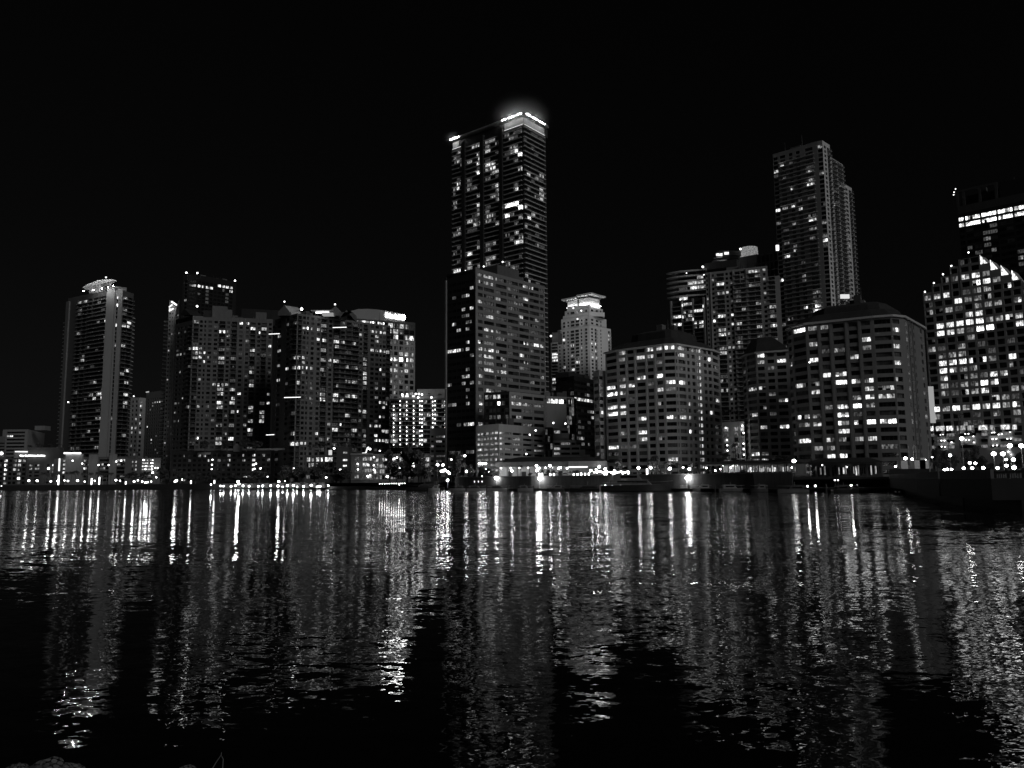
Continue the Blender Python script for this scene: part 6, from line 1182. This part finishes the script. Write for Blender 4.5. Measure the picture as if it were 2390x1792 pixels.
# ---------------------------------------------------------------- boats
def hull(T, base, U, N, L_, Wd, Hh, mat, part='hull', bow=1.0):
    n = 14; g = T.part(part); secs = []
    for i in range(n + 1):
        t = i / n; w = Wd / 2 * (1 - max(0, (t - .45) / .55) ** 2.2) * (.88 + .12 * min(1, t / .2)); sh = Hh * (1 + .35 * bow * max(0, t - .3) ** 1.5)
        c = base + U * (L_ * (t - .5))
        secs.append([c + N * w + Z * sh, c + N * w * .86 + Z * .1, c + N * w * .35 - Z * .5, c - N * w * .35 - Z * .5, c - N * w * .86 + Z * .1, c - N * w + Z * sh])
    for a, b in zip(secs, secs[1:]):
        for j in range(5): g.quad(a[j], b[j], b[j + 1], a[j + 1], mat)
        g.quad(a[5], b[5], b[0], a[0], mat)
    g.poly(secs[0], mat)
    return secs
def boat(label, name, cat, cr, x0, x1, yw, D, hullmat, cab, decks=2, flip=False, W_=None, group=None, lit=0):
    a, b = at(cr(x0, yw), D), at(cr(x1, yw), D); L_ = (b - a).length; U = Vector((1, 0, 0)) * (-1 if flip else 1); N = Vector((0, -1, 0)); c = (a + b) / 2; base = vxy(c, 0); Wd = W_ or max(2.2, L_ * .26); Hh = max(.8, L_ * .085)
    T = Thing(name, label, cat, base, group); hull(T, base, U, N, L_, Wd, Hh, hullmat)
    z0 = Hh * 1.02; f0, f1 = -.36, .2
    for k in range(decks):
        h = max(.9, L_ * .07); l0, l1 = L_ * (f0 + .05 * k), L_ * (f1 - .13 * k); w = Wd * (.36 - .06 * k)
        pts = [base + U * l0 + N * w, base + U * (l1 - h * .2) + N * w, base + U * l1 + N * w * .4, base + U * l1 - N * w * .4, base + U * (l1 - h * .2) - N * w, base + U * l0 - N * w]
        tp = [p + U * (0 if i in (0, 5) else -h * .9) for i, p in enumerate(pts)]
        if U.x < 0: pts, tp = pts[::-1], tp[::-1]
        T.part('cabin').prism([(p.x, p.y) for p in pts], z0 + .01, z0 + h, cab, None, [(p.x, p.y) for p in tp])
        mb = MB(); s_ = 1 if U.x > 0 else 1
        q0, q1 = base + U * (l0 + .08 * L_) + N * (w + .02), base + U * (l1 - h * 1.1) + N * (w + .02)
        if q0.x > q1.x: q0, q1 = q1, q0
        mb.quad(vxy(q0, z0 + h * .35), vxy(q1, z0 + h * .35), vxy(q1, z0 + h * .8), vxy(q0, z0 + h * .8), DARK if not lit else LIT[lit][0]); T.item('cabin_window', mb)
        z0 += h
        T.part('roof').obox(base, U if U.x > 0 else -U, N, min(l0, l1 - h) if U.x > 0 else -(l1 - h) , (l1 - h * .6) if U.x > 0 else -l0, -w * 1.08, w * 1.08, z0 + .01, z0 + .12, cab)
    T.part('rail').tube([base + U * (-L_ * .48) + N * Wd * .42 + Z * (Hh + .7), base + U * (L_ * .3) + N * Wd * .4 + Z * (Hh * 1.1 + .7), base + U * (L_ * .49) + Z * (Hh * 1.3 + .6)], .04, M_PALE, 4)
    T.part('mast').tube([base - U * L_ * .05 + Z * z0, base - U * L_ * .07 + Z * (z0 + L_ * .12)], .05, M_PALE, 5)
    return T, base, U, N, L_, Hh
MG = 'boats moored along the marina'
boat('large dark motor yacht with two decks, moored left of the office slab', 'motor_yacht', 'yacht', s4, 355, 1010, 1185, 306, M_HULLD, wall(.06), 2, True, group=MG)[0].finish()
boat('small pale open boat in front of the large dark yacht', 'motor_boat', 'boat', s4, 735, 930, 1185, 297, M_HULLW, M_HULLW, 1, True, group=MG)[0].finish()
T, base, U, N, L_, Hh = boat('pale cabin boat with lit rail lights, moored left of the big round floodlight', 'motor_boat', 'boat', s4, 1395, 1730, 1185, 281, wall(.3), wall(.12), 1, False, group=MG)
for i in range(3): bulb_part(T, 'deck_light', at(s4((1530, 1597, 1660)[i], 1060), 279), .2, 3, 'NONE', 2.0)
T.finish()
boat('grey motor boat under the big round floodlight', 'motor_boat', 'boat', s4, 1745, 2150, 1190, 275, wall(.3), wall(.14), 1, False, group=MG)[0].finish()
boat('small boat between the pale cabin boat and the dark yacht', 'motor_boat', 'boat', s4, 1100, 1370, 1185, 289, wall(.25), wall(.1), 1, True, group=MG)[0].finish()
boat('low dark motor yacht at the quay, left of the sleek one', 'motor_yacht', 'yacht', s5, 960, 1500, 1185, 249, M_HULLD, wall(.05), 1, True, group=MG)[0].finish()
boat('sleek dark motor yacht below the right floodlights of the quay', 'motor_yacht', 'yacht', s5, 1480, 2750, 1190, 235, M_HULLD, wall(.2), 2, False, W_=5.5, group=MG)[0].finish()
boat('pale motor boat moored right of the quay wall doors', 'motor_boat', 'boat', s7, 110, 630, 1200, 187, wall(.2), wall(.07), 1, True, group=MG)[0].finish()
boat('dark boat under the pavilion deck', 'motor_boat', 'boat', s7, 1050, 1500, 1190, 181, M_HULLD, wall(.05), 1, False, group=MG)[0].finish()
for lb, cr_, x0, x1, yw, D_, hm, cm, dk, fl_ in (
    ('low grey runabout below the palm at the left end of the restaurant', s5, 60, 330, 1190, 266, wall(.3), wall(.2), 1, False),
    ('small dark cruiser in front of the closed pale door of the quay', s5, 560, 860, 1190, 258, wall(.07), wall(.25), 1, True),
    ('white cuddy boat moored between the dock box and the quay doors', s6, 860, 1180, 1190, 228, M_HULLW, wall(.4), 1, True),
    ('grey cruiser moored below the dining pavilion', s6, 1320, 1760, 1195, 216, wall(.16), wall(.3), 1, False),
    ('small boat tucked against the dock right of the dining pavilion', s6, 1850, 2140, 1195, 205, wall(.1), wall(.2), 1, True)):
    boat(lb, 'motor_boat', 'boat', cr_, x0, x1, yw, D_, hm, cm, dk, fl_, group=MG)[0].finish()
# small white boat on a trailer-like stand under the wall floodlight
T = Thing('dock_box', 'white dock box on the dock under the rightmost big floodlight', 'box', vxy(at(s6(705, 1150), 236), .8)); p = at(s6(660, 1160), 236); T.part('body').obox(p, Vector((1, 0, 0)), Vector((0, -1, 0)), 0, 1.6, -.9, 0, .81, 1.5, M_HULLW); T.part('lid').obox(p, Vector((1, 0, 0)), Vector((0, -1, 0)), -.05, 1.65, -.95, .05, 1.505, 1.62, M_HULLW); T.finish()
# catamaran with mast
D = 172; a, b = at(s8(460, 1190), D), at(s8(770, 1190), D); base = vxy((a + b) / 2, 0); L_ = (b - a).length
T = Thing('catamaran', 'pale catamaran with a tall thin mast moored beside the bridge', 'sailboat', base, MG); mh = wall(.26)
for sx in (-1, 1): hull(T, base + Vector((sx * L_ * .4, 1, 0)), Vector((0, 1, 0)), Vector((1, 0, 0)), 7, .8, .9, mh)
zb = at(s8(600, 1160), D).z; T.part('bridge_deck').obox(base, Vector((1, 0, 0)), Vector((0, -1, 0)), -L_ * .45, L_ * .45, -4, 1, .92, zb + .25, mh)
T.part('cabin').prism([(base.x - L_ * .42, base.y - .8), (base.x + L_ * .42, base.y - .8), (base.x + L_ * .42, base.y + 3), (base.x - L_ * .42, base.y + 3)], zb + .26, zb + 1.35, mh, None, [(base.x - L_ * .38, base.y - .5), (base.x + L_ * .38, base.y - .5), (base.x + L_ * .36, base.y + 3), (base.x - L_ * .36, base.y + 3)])
for x0, x1 in ((.08, .44), (.56, .92)):
    mb = MB(); w = L_ * .8; q0, q1 = base.x - L_ * .4 + w * x0, base.x - L_ * .4 + w * x1; mb.box(q0, q1, base.y - .88, base.y - .70, zb + .5, zb + 1.1, DARK); T.item('cabin_window', mb)
T.part('mast').tube([vxy(base, zb + 1.3), at(s8(548, 240), D)], [.09, .06], M_PALE, 6); T.part('boom').tube([vxy(base, zb + 2.2), vxy(base + Vector((.3, -2.8, 0)), zb + 2.3)], .07, M_PALE)
T.finish()

# ---------------------------------------------------------------- trees
def palm_mesh(seed, h=8.0, nf=15, fl=2.4):
    rng = random.Random(seed); tr = MB(); lean = rng.uniform(-.5, .5); pts = [Vector((lean * (i / 6) ** 2, 0, h * i / 6)) for i in range(7)]; tr.tube(pts, [.2 - .015 * i for i in range(7)], M_BARK, 6)
    cr_ = MB(); top = pts[-1]
    for k in range(nf):
        az = 2 * math.pi * k / nf + rng.uniform(-.2, .2); el = rng.uniform(-.1, 1.1); d = Vector((math.cos(az), math.sin(az), 0)); side = Vector((-d.y, d.x, 0)); L_ = fl * rng.uniform(.8, 1.15)
        spine = [top + d * (L_ * t) + Z * (L_ * (t * math.sin(el) - 1.05 * t * t)) for t in [i / 6 for i in range(7)]]
        for i in range(6):
            w0 = .34 * math.sin(math.pi * (i / 6 * .85 + .12)); w1 = .34 * math.sin(math.pi * ((i + 1) / 6 * .85 + .12)) if i < 5 else .02
            for sg in (-1, 1): cr_.poly([spine[i], spine[i + 1], spine[i + 1] + side * sg * w1 * 1.4 - Z * w1 * .9, spine[i] + side * sg * w0 * 1.4 - Z * w0 * .9], M_PALM)
    return tr.mesh('trunk'), cr_.mesh('crown')
PALMS = [palm_mesh(s) for s in range(4)]
def leafball(rng, c, rx, rz, n, size, mb, mat):
    for _ in range(n):
        v = Vector((rng.gauss(0, 1), rng.gauss(0, 1), rng.gauss(0, 1))).normalized() * rng.uniform(.45, 1.05); p = c + Vector((v.x * rx, v.y * rx, v.z * rz)); a = Vector((rng.uniform(-1, 1), rng.uniform(-1, 1), rng.uniform(-.6, .6))).normalized(); b = a.cross(Vector((rng.uniform(-1, 1), rng.uniform(-1, 1), rng.uniform(-1, 1)))).normalized(); s = size * rng.uniform(.5, 1.2)
        mb.poly([p - a * s, p + b * s * .6, p + a * s, p - b * s * .6], mat)
def broad_mesh(seed):        # a unit-sized tree about 6 m wide, 7 m tall
    rng = random.Random(seed); tr = MB(); tr.tube([Vector((0, 0, 0)), Vector((.1, 0, 1.6)), Vector((0, .1, 3.2))], [.28, .22, .16], M_BARK)
    cr_ = MB()
    for k in range(13):
        az = rng.uniform(0, 6.28); rr = rng.uniform(.3, 2.4); c = Vector((rr * math.cos(az), rr * math.sin(az), rng.uniform(3.0, 6.2) - .35 * rr)); tr.tube([Vector((0, .05, 2.3)), c * .6 + Vector((0, 0, 1.0)), c], [.12, .07, .03], M_BARK, 5)
        leafball(rng, c, rng.uniform(.75, 1.25), rng.uniform(.55, .9), 190, .27, cr_, M_LEAF)
    return tr.mesh('trunk'), cr_.mesh('crown')
BROAD = [broad_mesh(s) for s in (11, 12, 13)]
_tn = {}
def plant_tree(kind, label, group, P, h, w=None, k=0, base_h=8.0, base_w=6.0):
    tr, cr_ = (PALMS if kind == 'palm_tree' else BROAD)[k % (4 if kind == 'palm_tree' else 3)]
    root = bpy.data.objects.new(kind, None); COL.objects.link(root); root.location = P; s = h / (9.0 if kind == 'palm_tree' else 7.0); sx = s if w is None else w / base_w
    root.scale = (sx, sx, s); root.rotation_euler = (0, 0, random.uniform(0, 6.28)); tag(root, label, 'palm tree' if kind == 'palm_tree' else 'tree', group)
    for n, me in (('trunk', tr), ('crown', cr_)): link(n, me, root)
def palms(where, group, cr, lst, D, g=None):
    lst = sorted(lst)
    for i, e in enumerate(lst):
        x, yt, yb = e[:3]; px = cr(x, yb)[0]; d = D(px) if callable(D) else D; b = at(cr(x, yb), d); t = at(cr(x, yt), d); gz = b.z if g is None else g
        plant_tree('palm_tree', f'{ordn(i)} palm from the left {where}' if len(lst) > 1 else f'palm tree {where}', group, Vector((b.x, b.y, gz)), (t.z - gz) * 1.0, (e[3] if len(e) > 3 else None), i)
def broads(where, group, cr, lst, D, g=None):
    lst = sorted(lst)
    for i, (x0, x1, yt, yb) in enumerate(lst):
        xm = (x0 + x1) / 2; px = cr(xm, yb)[0]; d = D(px) if callable(D) else D; b = at(cr(xm, yb), d); t = at(cr(xm, yt), d); gz = b.z if g is None else g; w = (at(cr(x1, yb), d) - at(cr(x0, yb), d)).length
        plant_tree('broadleaf_tree', (f'{ordn(i)} from left of the dark trees {where}' if len(lst) > 1 else f'dark leafy tree {where}'), group, Vector((b.x, b.y, gz)), t.z - gz, w, i)
palms('in the row on the far left promenade', 'palms on the far left promenade', s1, [(738, 885, 1115), (842, 900, 1115), (945, 890, 1115), (1145, 880, 1118), (1222, 870, 1115), (1290, 850, 1110), (1425, 880, 1115), (1550, 890, 1115), (1680, 880, 1115), (1760, 890, 1112), (1830, 900, 1112), (1900, 890, 1112), (2140, 920, 1115)], offD(6), GZ)
palms('on the roof terrace left of the slender balcony tower', 'roof terrace palms', s1, [(500, 420, 600), (640, 390, 580), (710, 410, 580), (860, 400, 580), (1010, 390, 560)], 540)
palms('on the roof beside the slim pale tower', 'palms near the slim tower', s2, [(40, 470, 660), (150, 530, 670)], 550)
broads('at the foot of the slim pale tower', 'trees left of centre', s2, [(-80, 180, 880, 1110), (130, 400, 870, 1110), (430, 700, 770, 1080), (560, 760, 850, 1100), (600, 1000, 1060, 1160)], offD(12), GZ)
broads('on the terrace above the dark low building', 'terrace trees', s2, [(1230, 1400, 320, 560), (1590, 1800, 330, 545), (1900, 2150, 310, 545), (2080, 2300, 330, 550), (760, 1000, 850, 1130), (1000, 1300, 900, 1140), (1290, 1600, 900, 1140), (1600, 1960, 930, 1130), (1950, 2240, 900, 1130)], lambda px: 490 if False else 470, None)
broads('forming the canopy over the boardwalk', 'canopy trees over the boardwalk', s3, [(-160, 240, 870, 1110), (330, 700, 760, 1100), (560, 900, 790, 1100), (800, 1160, 850, 1100), (900, 1240, 690, 1080), (340, 520, 830, 1060)], offD(8), GZ)
broads('beside the brown-grey corner building', 'bushes at the corner building', s3, [(1230, 1500, 850, 1120), (1400, 1650, 800, 1120), (1250, 1640, 960, 1130)], offD(4), GZ)
palms('on the low roofs before the gable-lamp condominium', 'roof palms before the twin condominium', s3, [(890, 420, 600), (980, 400, 600), (1080, 380, 600), (1160, 390, 600), (1290, 430, 580), (1400, 360, 600), (1480, 390, 600), (1560, 350, 600), (1650, 400, 580), (1850, 340, 580), (1960, 370, 580), (2130, 470, 590)], 445)
broads('left of the small pale block', 'trees left of the slab', s4, [(-60, 200, 460, 760), (180, 560, 350, 900), (380, 760, 470, 900), (60, 330, 750, 1060), (190, 560, 800, 1060), (470, 760, 760, 1000), (640, 860, 770, 1000)], offD(16), GZ)
broads('before the black side of the slab', 'trees before the slab', s4, [(1070, 1380, 520, 1000), (1120, 1330, 640, 980), (1360, 1540, 740, 960), (1640, 1880, 800, 990), (1560, 1720, 780, 980), (1200, 1420, 940, 1150)], offD(10), GZ)
palms('at the left end of the restaurant terrace', 'terrace palms', s5, [(112, 765, 965)], offD(3), TZ)
palms('standing right of the restaurant', 'terrace palms', s5, [(1812, 660, 960)], offD(5), TZ)
broads('along the restaurant terrace', 'shrubs on the restaurant terrace', s5, [(450, 520, 850, 960), (540, 640, 830, 960), (630, 740, 850, 960), (740, 830, 890, 965), (1000, 1160, 850, 960), (230, 330, 900, 965)], offD(2), TZ)
palms('in front of the pale bay-fronted block', 'palms before the pale block', s6, [(215, 585, 950), (130, 660, 950), (390, 700, 945), (490, 690, 945), (600, 720, 945), (850, 720, 945), (960, 710, 945), (895, 760, 945)], offD(9), TZ)
broads('in front of the pale bay-fronted block', 'trees before the pale block', s6, [(80, 290, 650, 950), (210, 330, 740, 950), (630, 760, 830, 950), (1650, 1790, 850, 940)], offD(11), TZ)
palms('on the roof between the bay-fronted blocks', 'palms between the bay-fronted blocks', s6, [(1605, 370, 705), (1570, 520, 705)], 300)
broads('below the stair garage', 'trees below the stair garage', s6, [(1355, 1530, 550, 720), (1250, 1420, 650, 730), (1480, 1650, 640, 730)], 300)
palms('on the roof of the stair garage', 'roof palms on the stair garage', cG, [(535, 1500, 1600), (600, 1490, 1600), (640, 1500, 1600), (675, 1520, 1600)], 350)
broads('behind the dining pavilion', 'trees behind the dining pavilion', s7, [(-60, 330, 600, 760), (120, 420, 620, 800)], 245)
broads('behind the bridge', 'trees behind the bridge', s8, [(590, 860, 440, 840), (760, 1020, 490, 840), (880, 1130, 560, 840), (1110, 1330, 480, 830), (1250, 1520, 400, 830), (1400, 1620, 560, 850), (1560, 1800, 720, 880), (1780, 2050, 640, 850), (2050, 2330, 480, 850)], 215, GZ)
palms('on the roof terrace of the balcony hotel', 'palms on the hotel roof', h6, [(1050, 170, 320), (1300, 180, 320), (1345, 190, 320)], 545)
# umbrellas on the terrace
for i, (cr, x, y, w) in enumerate(((s5, 875, 905, 90), (s5, 2150, 898, 100), (s5, 1990, 900, 90), (s5, 970, 885, 90), (s6, 470, 870, 80))):
    px = cr(x, y)[0]; P = at(cr(x, y), shd(px) + 3); T = Thing('parasol', f'{ordn(i)} in order along the terrace of the dark parasols open beside the restaurant' if False else ('dark open parasol on the terrace in front of the restaurant shrubs', 'dark open parasol just right of the string lights', 'dark open parasol under the right end of the string lights', 'dark open parasol by the lit terrace tables', 'dark open parasol between the palms before the pale block')[i], 'parasol', vxy(P, TZ), 'terrace parasols')
    r_ = w / 7.373 / 1900 * shd(px) / 2; g = T.part('canopy'); n = 8; ring = [P + Vector((r_ * math.cos(2 * math.pi * j / n), r_ * math.sin(2 * math.pi * j / n), -.45)) for j in range(n)]
    for j in range(n): g.poly([ring[j], ring[(j + 1) % n], P + Z * .15], M_CANVAS)
    T.part('pole').tube([vxy(P, TZ), P], .04, M_METAL); T.finish()

# ---------------------------------------------------------------- foreground: rocks and dry stalks at the water's edge, lower left
def rock(label, px, py, D, r, seed):
    rng = random.Random(seed); P = at((px, py), D); me = MB(); st = random.getstate(); random.seed(seed); me.ball(Vector((0, 0, 0)), r, M_ROCK, 12, 8, .62, .16); random.setstate(st)
    o = link('rock', me.mesh('rock')); o.location = P - Z * r * .55; o.rotation_euler = (rng.uniform(-.3, .3), rng.uniform(-.3, .3), rng.uniform(0, 6)); tag(o, label, 'rock', 'rocks at the near water edge')
    md = o.modifiers.new('sub', 'SUBSURF'); md.levels = 1; md.render_levels = 1
for i, (px, py, r, lb) in enumerate(((42, 1786, .13, 'leftmost small rock at the bottom edge of the picture'), (106, 1777, .2, 'tallest rock in the cluster at the bottom left'), (128, 1786, .12, 'small round rock right of the tallest bottom-left rock'), (150, 1784, .14, 'flat rock right of centre in the bottom-left cluster'), (172, 1787, .12, 'rightmost rock of the bottom-left cluster'), (80, 1789, .12, 'low rock left of the tallest bottom-left rock'), (438, 1790, .13, 'lone rock at the bottom edge left of the dry stalks'))):
    rock(lb, px, py, 8.3 + .1 * i, r, 40 + i)
T = Thing('dry_stalk', 'pale bent dry stalk sticking up at the bottom edge, left of centre', 'plant', at((500, 1800), 7.5)); T.part('stem').tube([at((492, 1800), 7.5), at((505, 1778), 7.5), at((516, 1762), 7.5), at((521, 1772), 7.5), at((519, 1800), 7.5)], [.006, .005, .005, .005, .006], M_TWIG, 5); T.part('stem').tube([at((516, 1762), 7.5), at((517, 1756), 7.5)], .004, M_TWIG, 4); T.finish()
mb = MB()   # the near bank under the camera
for i in range(24):
    for j in range(4):
        q = lambda i, j: Vector((-30 + 2.5 * i, [-12, 0, 5.2, 9.2][j] if j < 3 else 8.9 + .5 * math.sin(i * 1.7), [1.6, 1.4, .4, -.7][j]))
        if j < 3: mb.quad(q(i, j), q(i + 1, j), q(i + 1, j + 1), q(i, j + 1), M_ROCK)
structure('near_bank', mb)

# ---------------------------------------------------------------- roof plant, masts and railings on the big roofs
def clutter(T, P, z, n, seed, ant=1, deep=10, inset=2.5, hmax=3.5, only=None):
    rng = random.Random(seed)
    for i in range(n):
        A, B = P[0], P[-1]
        k = rng.randrange(len(P) - 1) if only is None else only; A, B = P[k], P[k + 1]; U, N, Ln = frame(A, B)
        if Ln < 7: continue
        u = rng.uniform(.1, .8) * Ln; w = rng.uniform(2, min(7, Ln * .3)); d = rng.uniform(inset, deep); h = rng.uniform(1.2, hmax)
        mb = MB(); mb.obox(A, U, N, u, min(Ln - 1, u + w), -d - rng.uniform(2, 4), -d, z - .3, z + h, wall(rng.choice((.1, .18, .25)))); link('rooftop_unit', mb.mesh('rooftop_unit', T.base), T.root)
    for i in range(ant):
        k = rng.randrange(len(P) - 1); U, N, Ln = frame(P[k], P[k + 1]); q = vxy(P[k] + U * Ln * rng.uniform(.2, .8) - N * rng.uniform(3, 8), z)
        mb = MB(); mb.tube([q - Z * .3, q + Z * rng.uniform(5, 9)], [.16, .06], M_METAL, 5); mb.tube([q + Z * 3.4 - U * .9, q + Z * 3.4 + U * .9], .05, M_METAL, 4); link('antenna', mb.mesh('antenna', T.base), T.root)
for T_, P__, z__, n_, an_ in ROOFS: clutter(T_, P__, z__, n_, int(z__ * 7), an_)

# ================================================================== water
m, nt, N_, L_ = newmat('harbour_water')
o = N_.new('ShaderNodeOutputMaterial'); b = N_.new('ShaderNodeBsdfPrincipled'); b.inputs['Base Color'].default_value = g3(.004); b.inputs['Roughness'].default_value = .02; b.inputs['IOR'].default_value = 1.33
geo = N_.new('ShaderNodeNewGeometry')
def slope(scale, amp, stretch, rough=.5, detail=2.0, dist=0):
    mp = N_.new('ShaderNodeMapping'); mp.inputs['Scale'].default_value = (scale * stretch, scale, scale); mp.inputs['Rotation'].default_value = (0, 0, .12 * scale % .5); L_.new(geo.outputs['Position'], mp.inputs['Vector'])
    n = N_.new('ShaderNodeTexNoise'); n.inputs['Scale'].default_value = 1; n.inputs['Detail'].default_value = detail; n.inputs['Roughness'].default_value = rough; n.inputs['Distortion'].default_value = dist; L_.new(mp.outputs[0], n.inputs['Vector'])
    s = N_.new('ShaderNodeVectorMath'); s.operation = 'SUBTRACT'; s.inputs[1].default_value = (.5, .5, .5); L_.new(n.outputs['Color'], s.inputs[0])
    k = N_.new('ShaderNodeVectorMath'); k.operation = 'MULTIPLY'; k.inputs[1].default_value = (amp * .5, amp, 0); L_.new(s.outputs[0], k.inputs[0]); return k.outputs[0]
def vadd(a, c):
    v = N_.new('ShaderNodeVectorMath'); v.operation = 'ADD'; L_.new(a, v.inputs[0]); L_.new(c, v.inputs[1]); return v.outputs[0]
fine = vadd(vadd(slope(8.0, WATER[0], .6), slope(2.4, WATER[1], .5)), slope(.30, WATER[2], .35))
# patches of calm and ruffled water
pm = N_.new('ShaderNodeMapping'); pm.inputs['Scale'].default_value = (.05, .11, .1); L_.new(geo.outputs['Position'], pm.inputs['Vector']); pn = N_.new('ShaderNodeTexNoise'); pn.inputs['Scale'].default_value = 1; pn.inputs['Detail'].default_value = 3; L_.new(pm.outputs[0], pn.inputs['Vector'])
pr = N_.new('ShaderNodeMapRange'); pr.inputs['From Min'].default_value = .35; pr.inputs['From Max'].default_value = .65; pr.inputs['To Min'].default_value = .45; pr.inputs['To Max'].default_value = 1.35; L_.new(pn.outputs['Fac'], pr.inputs['Value'])
sy = N_.new('ShaderNodeSeparateXYZ'); L_.new(geo.outputs['Position'], sy.inputs[0]); fr_ = N_.new('ShaderNodeMapRange'); fr_.inputs['From Min'].default_value = 9; fr_.inputs['From Max'].default_value = 120; fr_.inputs['To Min'].default_value = .5; fr_.inputs['To Max'].default_value = 2.7; L_.new(sy.outputs[1], fr_.inputs['Value'])
mm = N_.new('ShaderNodeMath'); mm.operation = 'MULTIPLY'; L_.new(pr.outputs[0], mm.inputs[0]); L_.new(fr_.outputs[0], mm.inputs[1]); pr = mm      # calmer in the lee of the near bank
ps = N_.new('ShaderNodeVectorMath'); ps.operation = 'SCALE'; L_.new(fine, ps.inputs[0]); L_.new(pr.outputs[0], ps.inputs['Scale'])
tot = vadd(ps.outputs[0], slope(.11, WATER[3], .45))
up_ = N_.new('ShaderNodeVectorMath'); up_.operation = 'ADD'; up_.inputs[1].default_value = (0, 0, 1); L_.new(tot, up_.inputs[0]); nn = N_.new('ShaderNodeVectorMath'); nn.operation = 'NORMALIZE'; L_.new(up_.outputs[0], nn.inputs[0])
L_.new(nn.outputs[0], b.inputs['Normal']); L_.new(b.outputs[0], o.inputs[0])
mb = MB(); mb.quad((-3500, -60, 0), (3500, -60, 0), (3500, 3800, 0), (-3500, 3800, 0), m); structure('water', mb)

# ================================================================== night sky, dim city glow
w = bpy.data.worlds.new('World'); SC.world = w; w.use_nodes = True; nt = w.node_tree; nt.nodes.clear()
o = nt.nodes.new('ShaderNodeOutputWorld'); bg = nt.nodes.new('ShaderNodeBackground'); sk = nt.nodes.new('ShaderNodeTexSky'); sk.sky_type = 'NISHITA'; sk.sun_disc = False
SUN_EL, SUN_AZ = 24, 38      # light comes from behind the camera's right shoulder
sk.sun_elevation = R_(SUN_EL); sk.sun_rotation = R_(180 - SUN_AZ)
bw = nt.nodes.new('ShaderNodeRGBToBW'); nt.links.new(sk.outputs[0], bw.inputs[0]); nt.links.new(bw.outputs[0], bg.inputs['Color']); bg.inputs['Strength'].default_value = SKYS; nt.links.new(bg.outputs[0], o.inputs[0])
sl = bpy.data.lights.new('sun', 'SUN'); sl.energy = SUNE; sl.angle = R_(25); sl.color = (1, 1, 1); so = bpy.data.objects.new('sun', sl); COL.objects.link(so)
d = Vector((math.sin(R_(SUN_AZ)) * math.cos(R_(SUN_EL)), -math.cos(R_(SUN_AZ)) * math.cos(R_(SUN_EL)), math.sin(R_(SUN_EL)))); so.rotation_euler = d.to_track_quat('Z', 'Y').to_euler()

# ================================================================== render settings
SC.view_settings.view_transform = 'Standard'; SC.view_settings.look = 'None'; SC.view_settings.exposure = 0; SC.view_settings.gamma = 1
c = SC.cycles; c.use_denoising = True; c.max_bounces = 4; c.diffuse_bounces = 1; c.glossy_bounces = 3; c.transmission_bounces = 1; c.volume_bounces = 0; c.sample_clamp_indirect = 12; c.caustics_reflective = False; c.caustics_refractive = False
try: c.use_light_tree = True
except Exception: pass
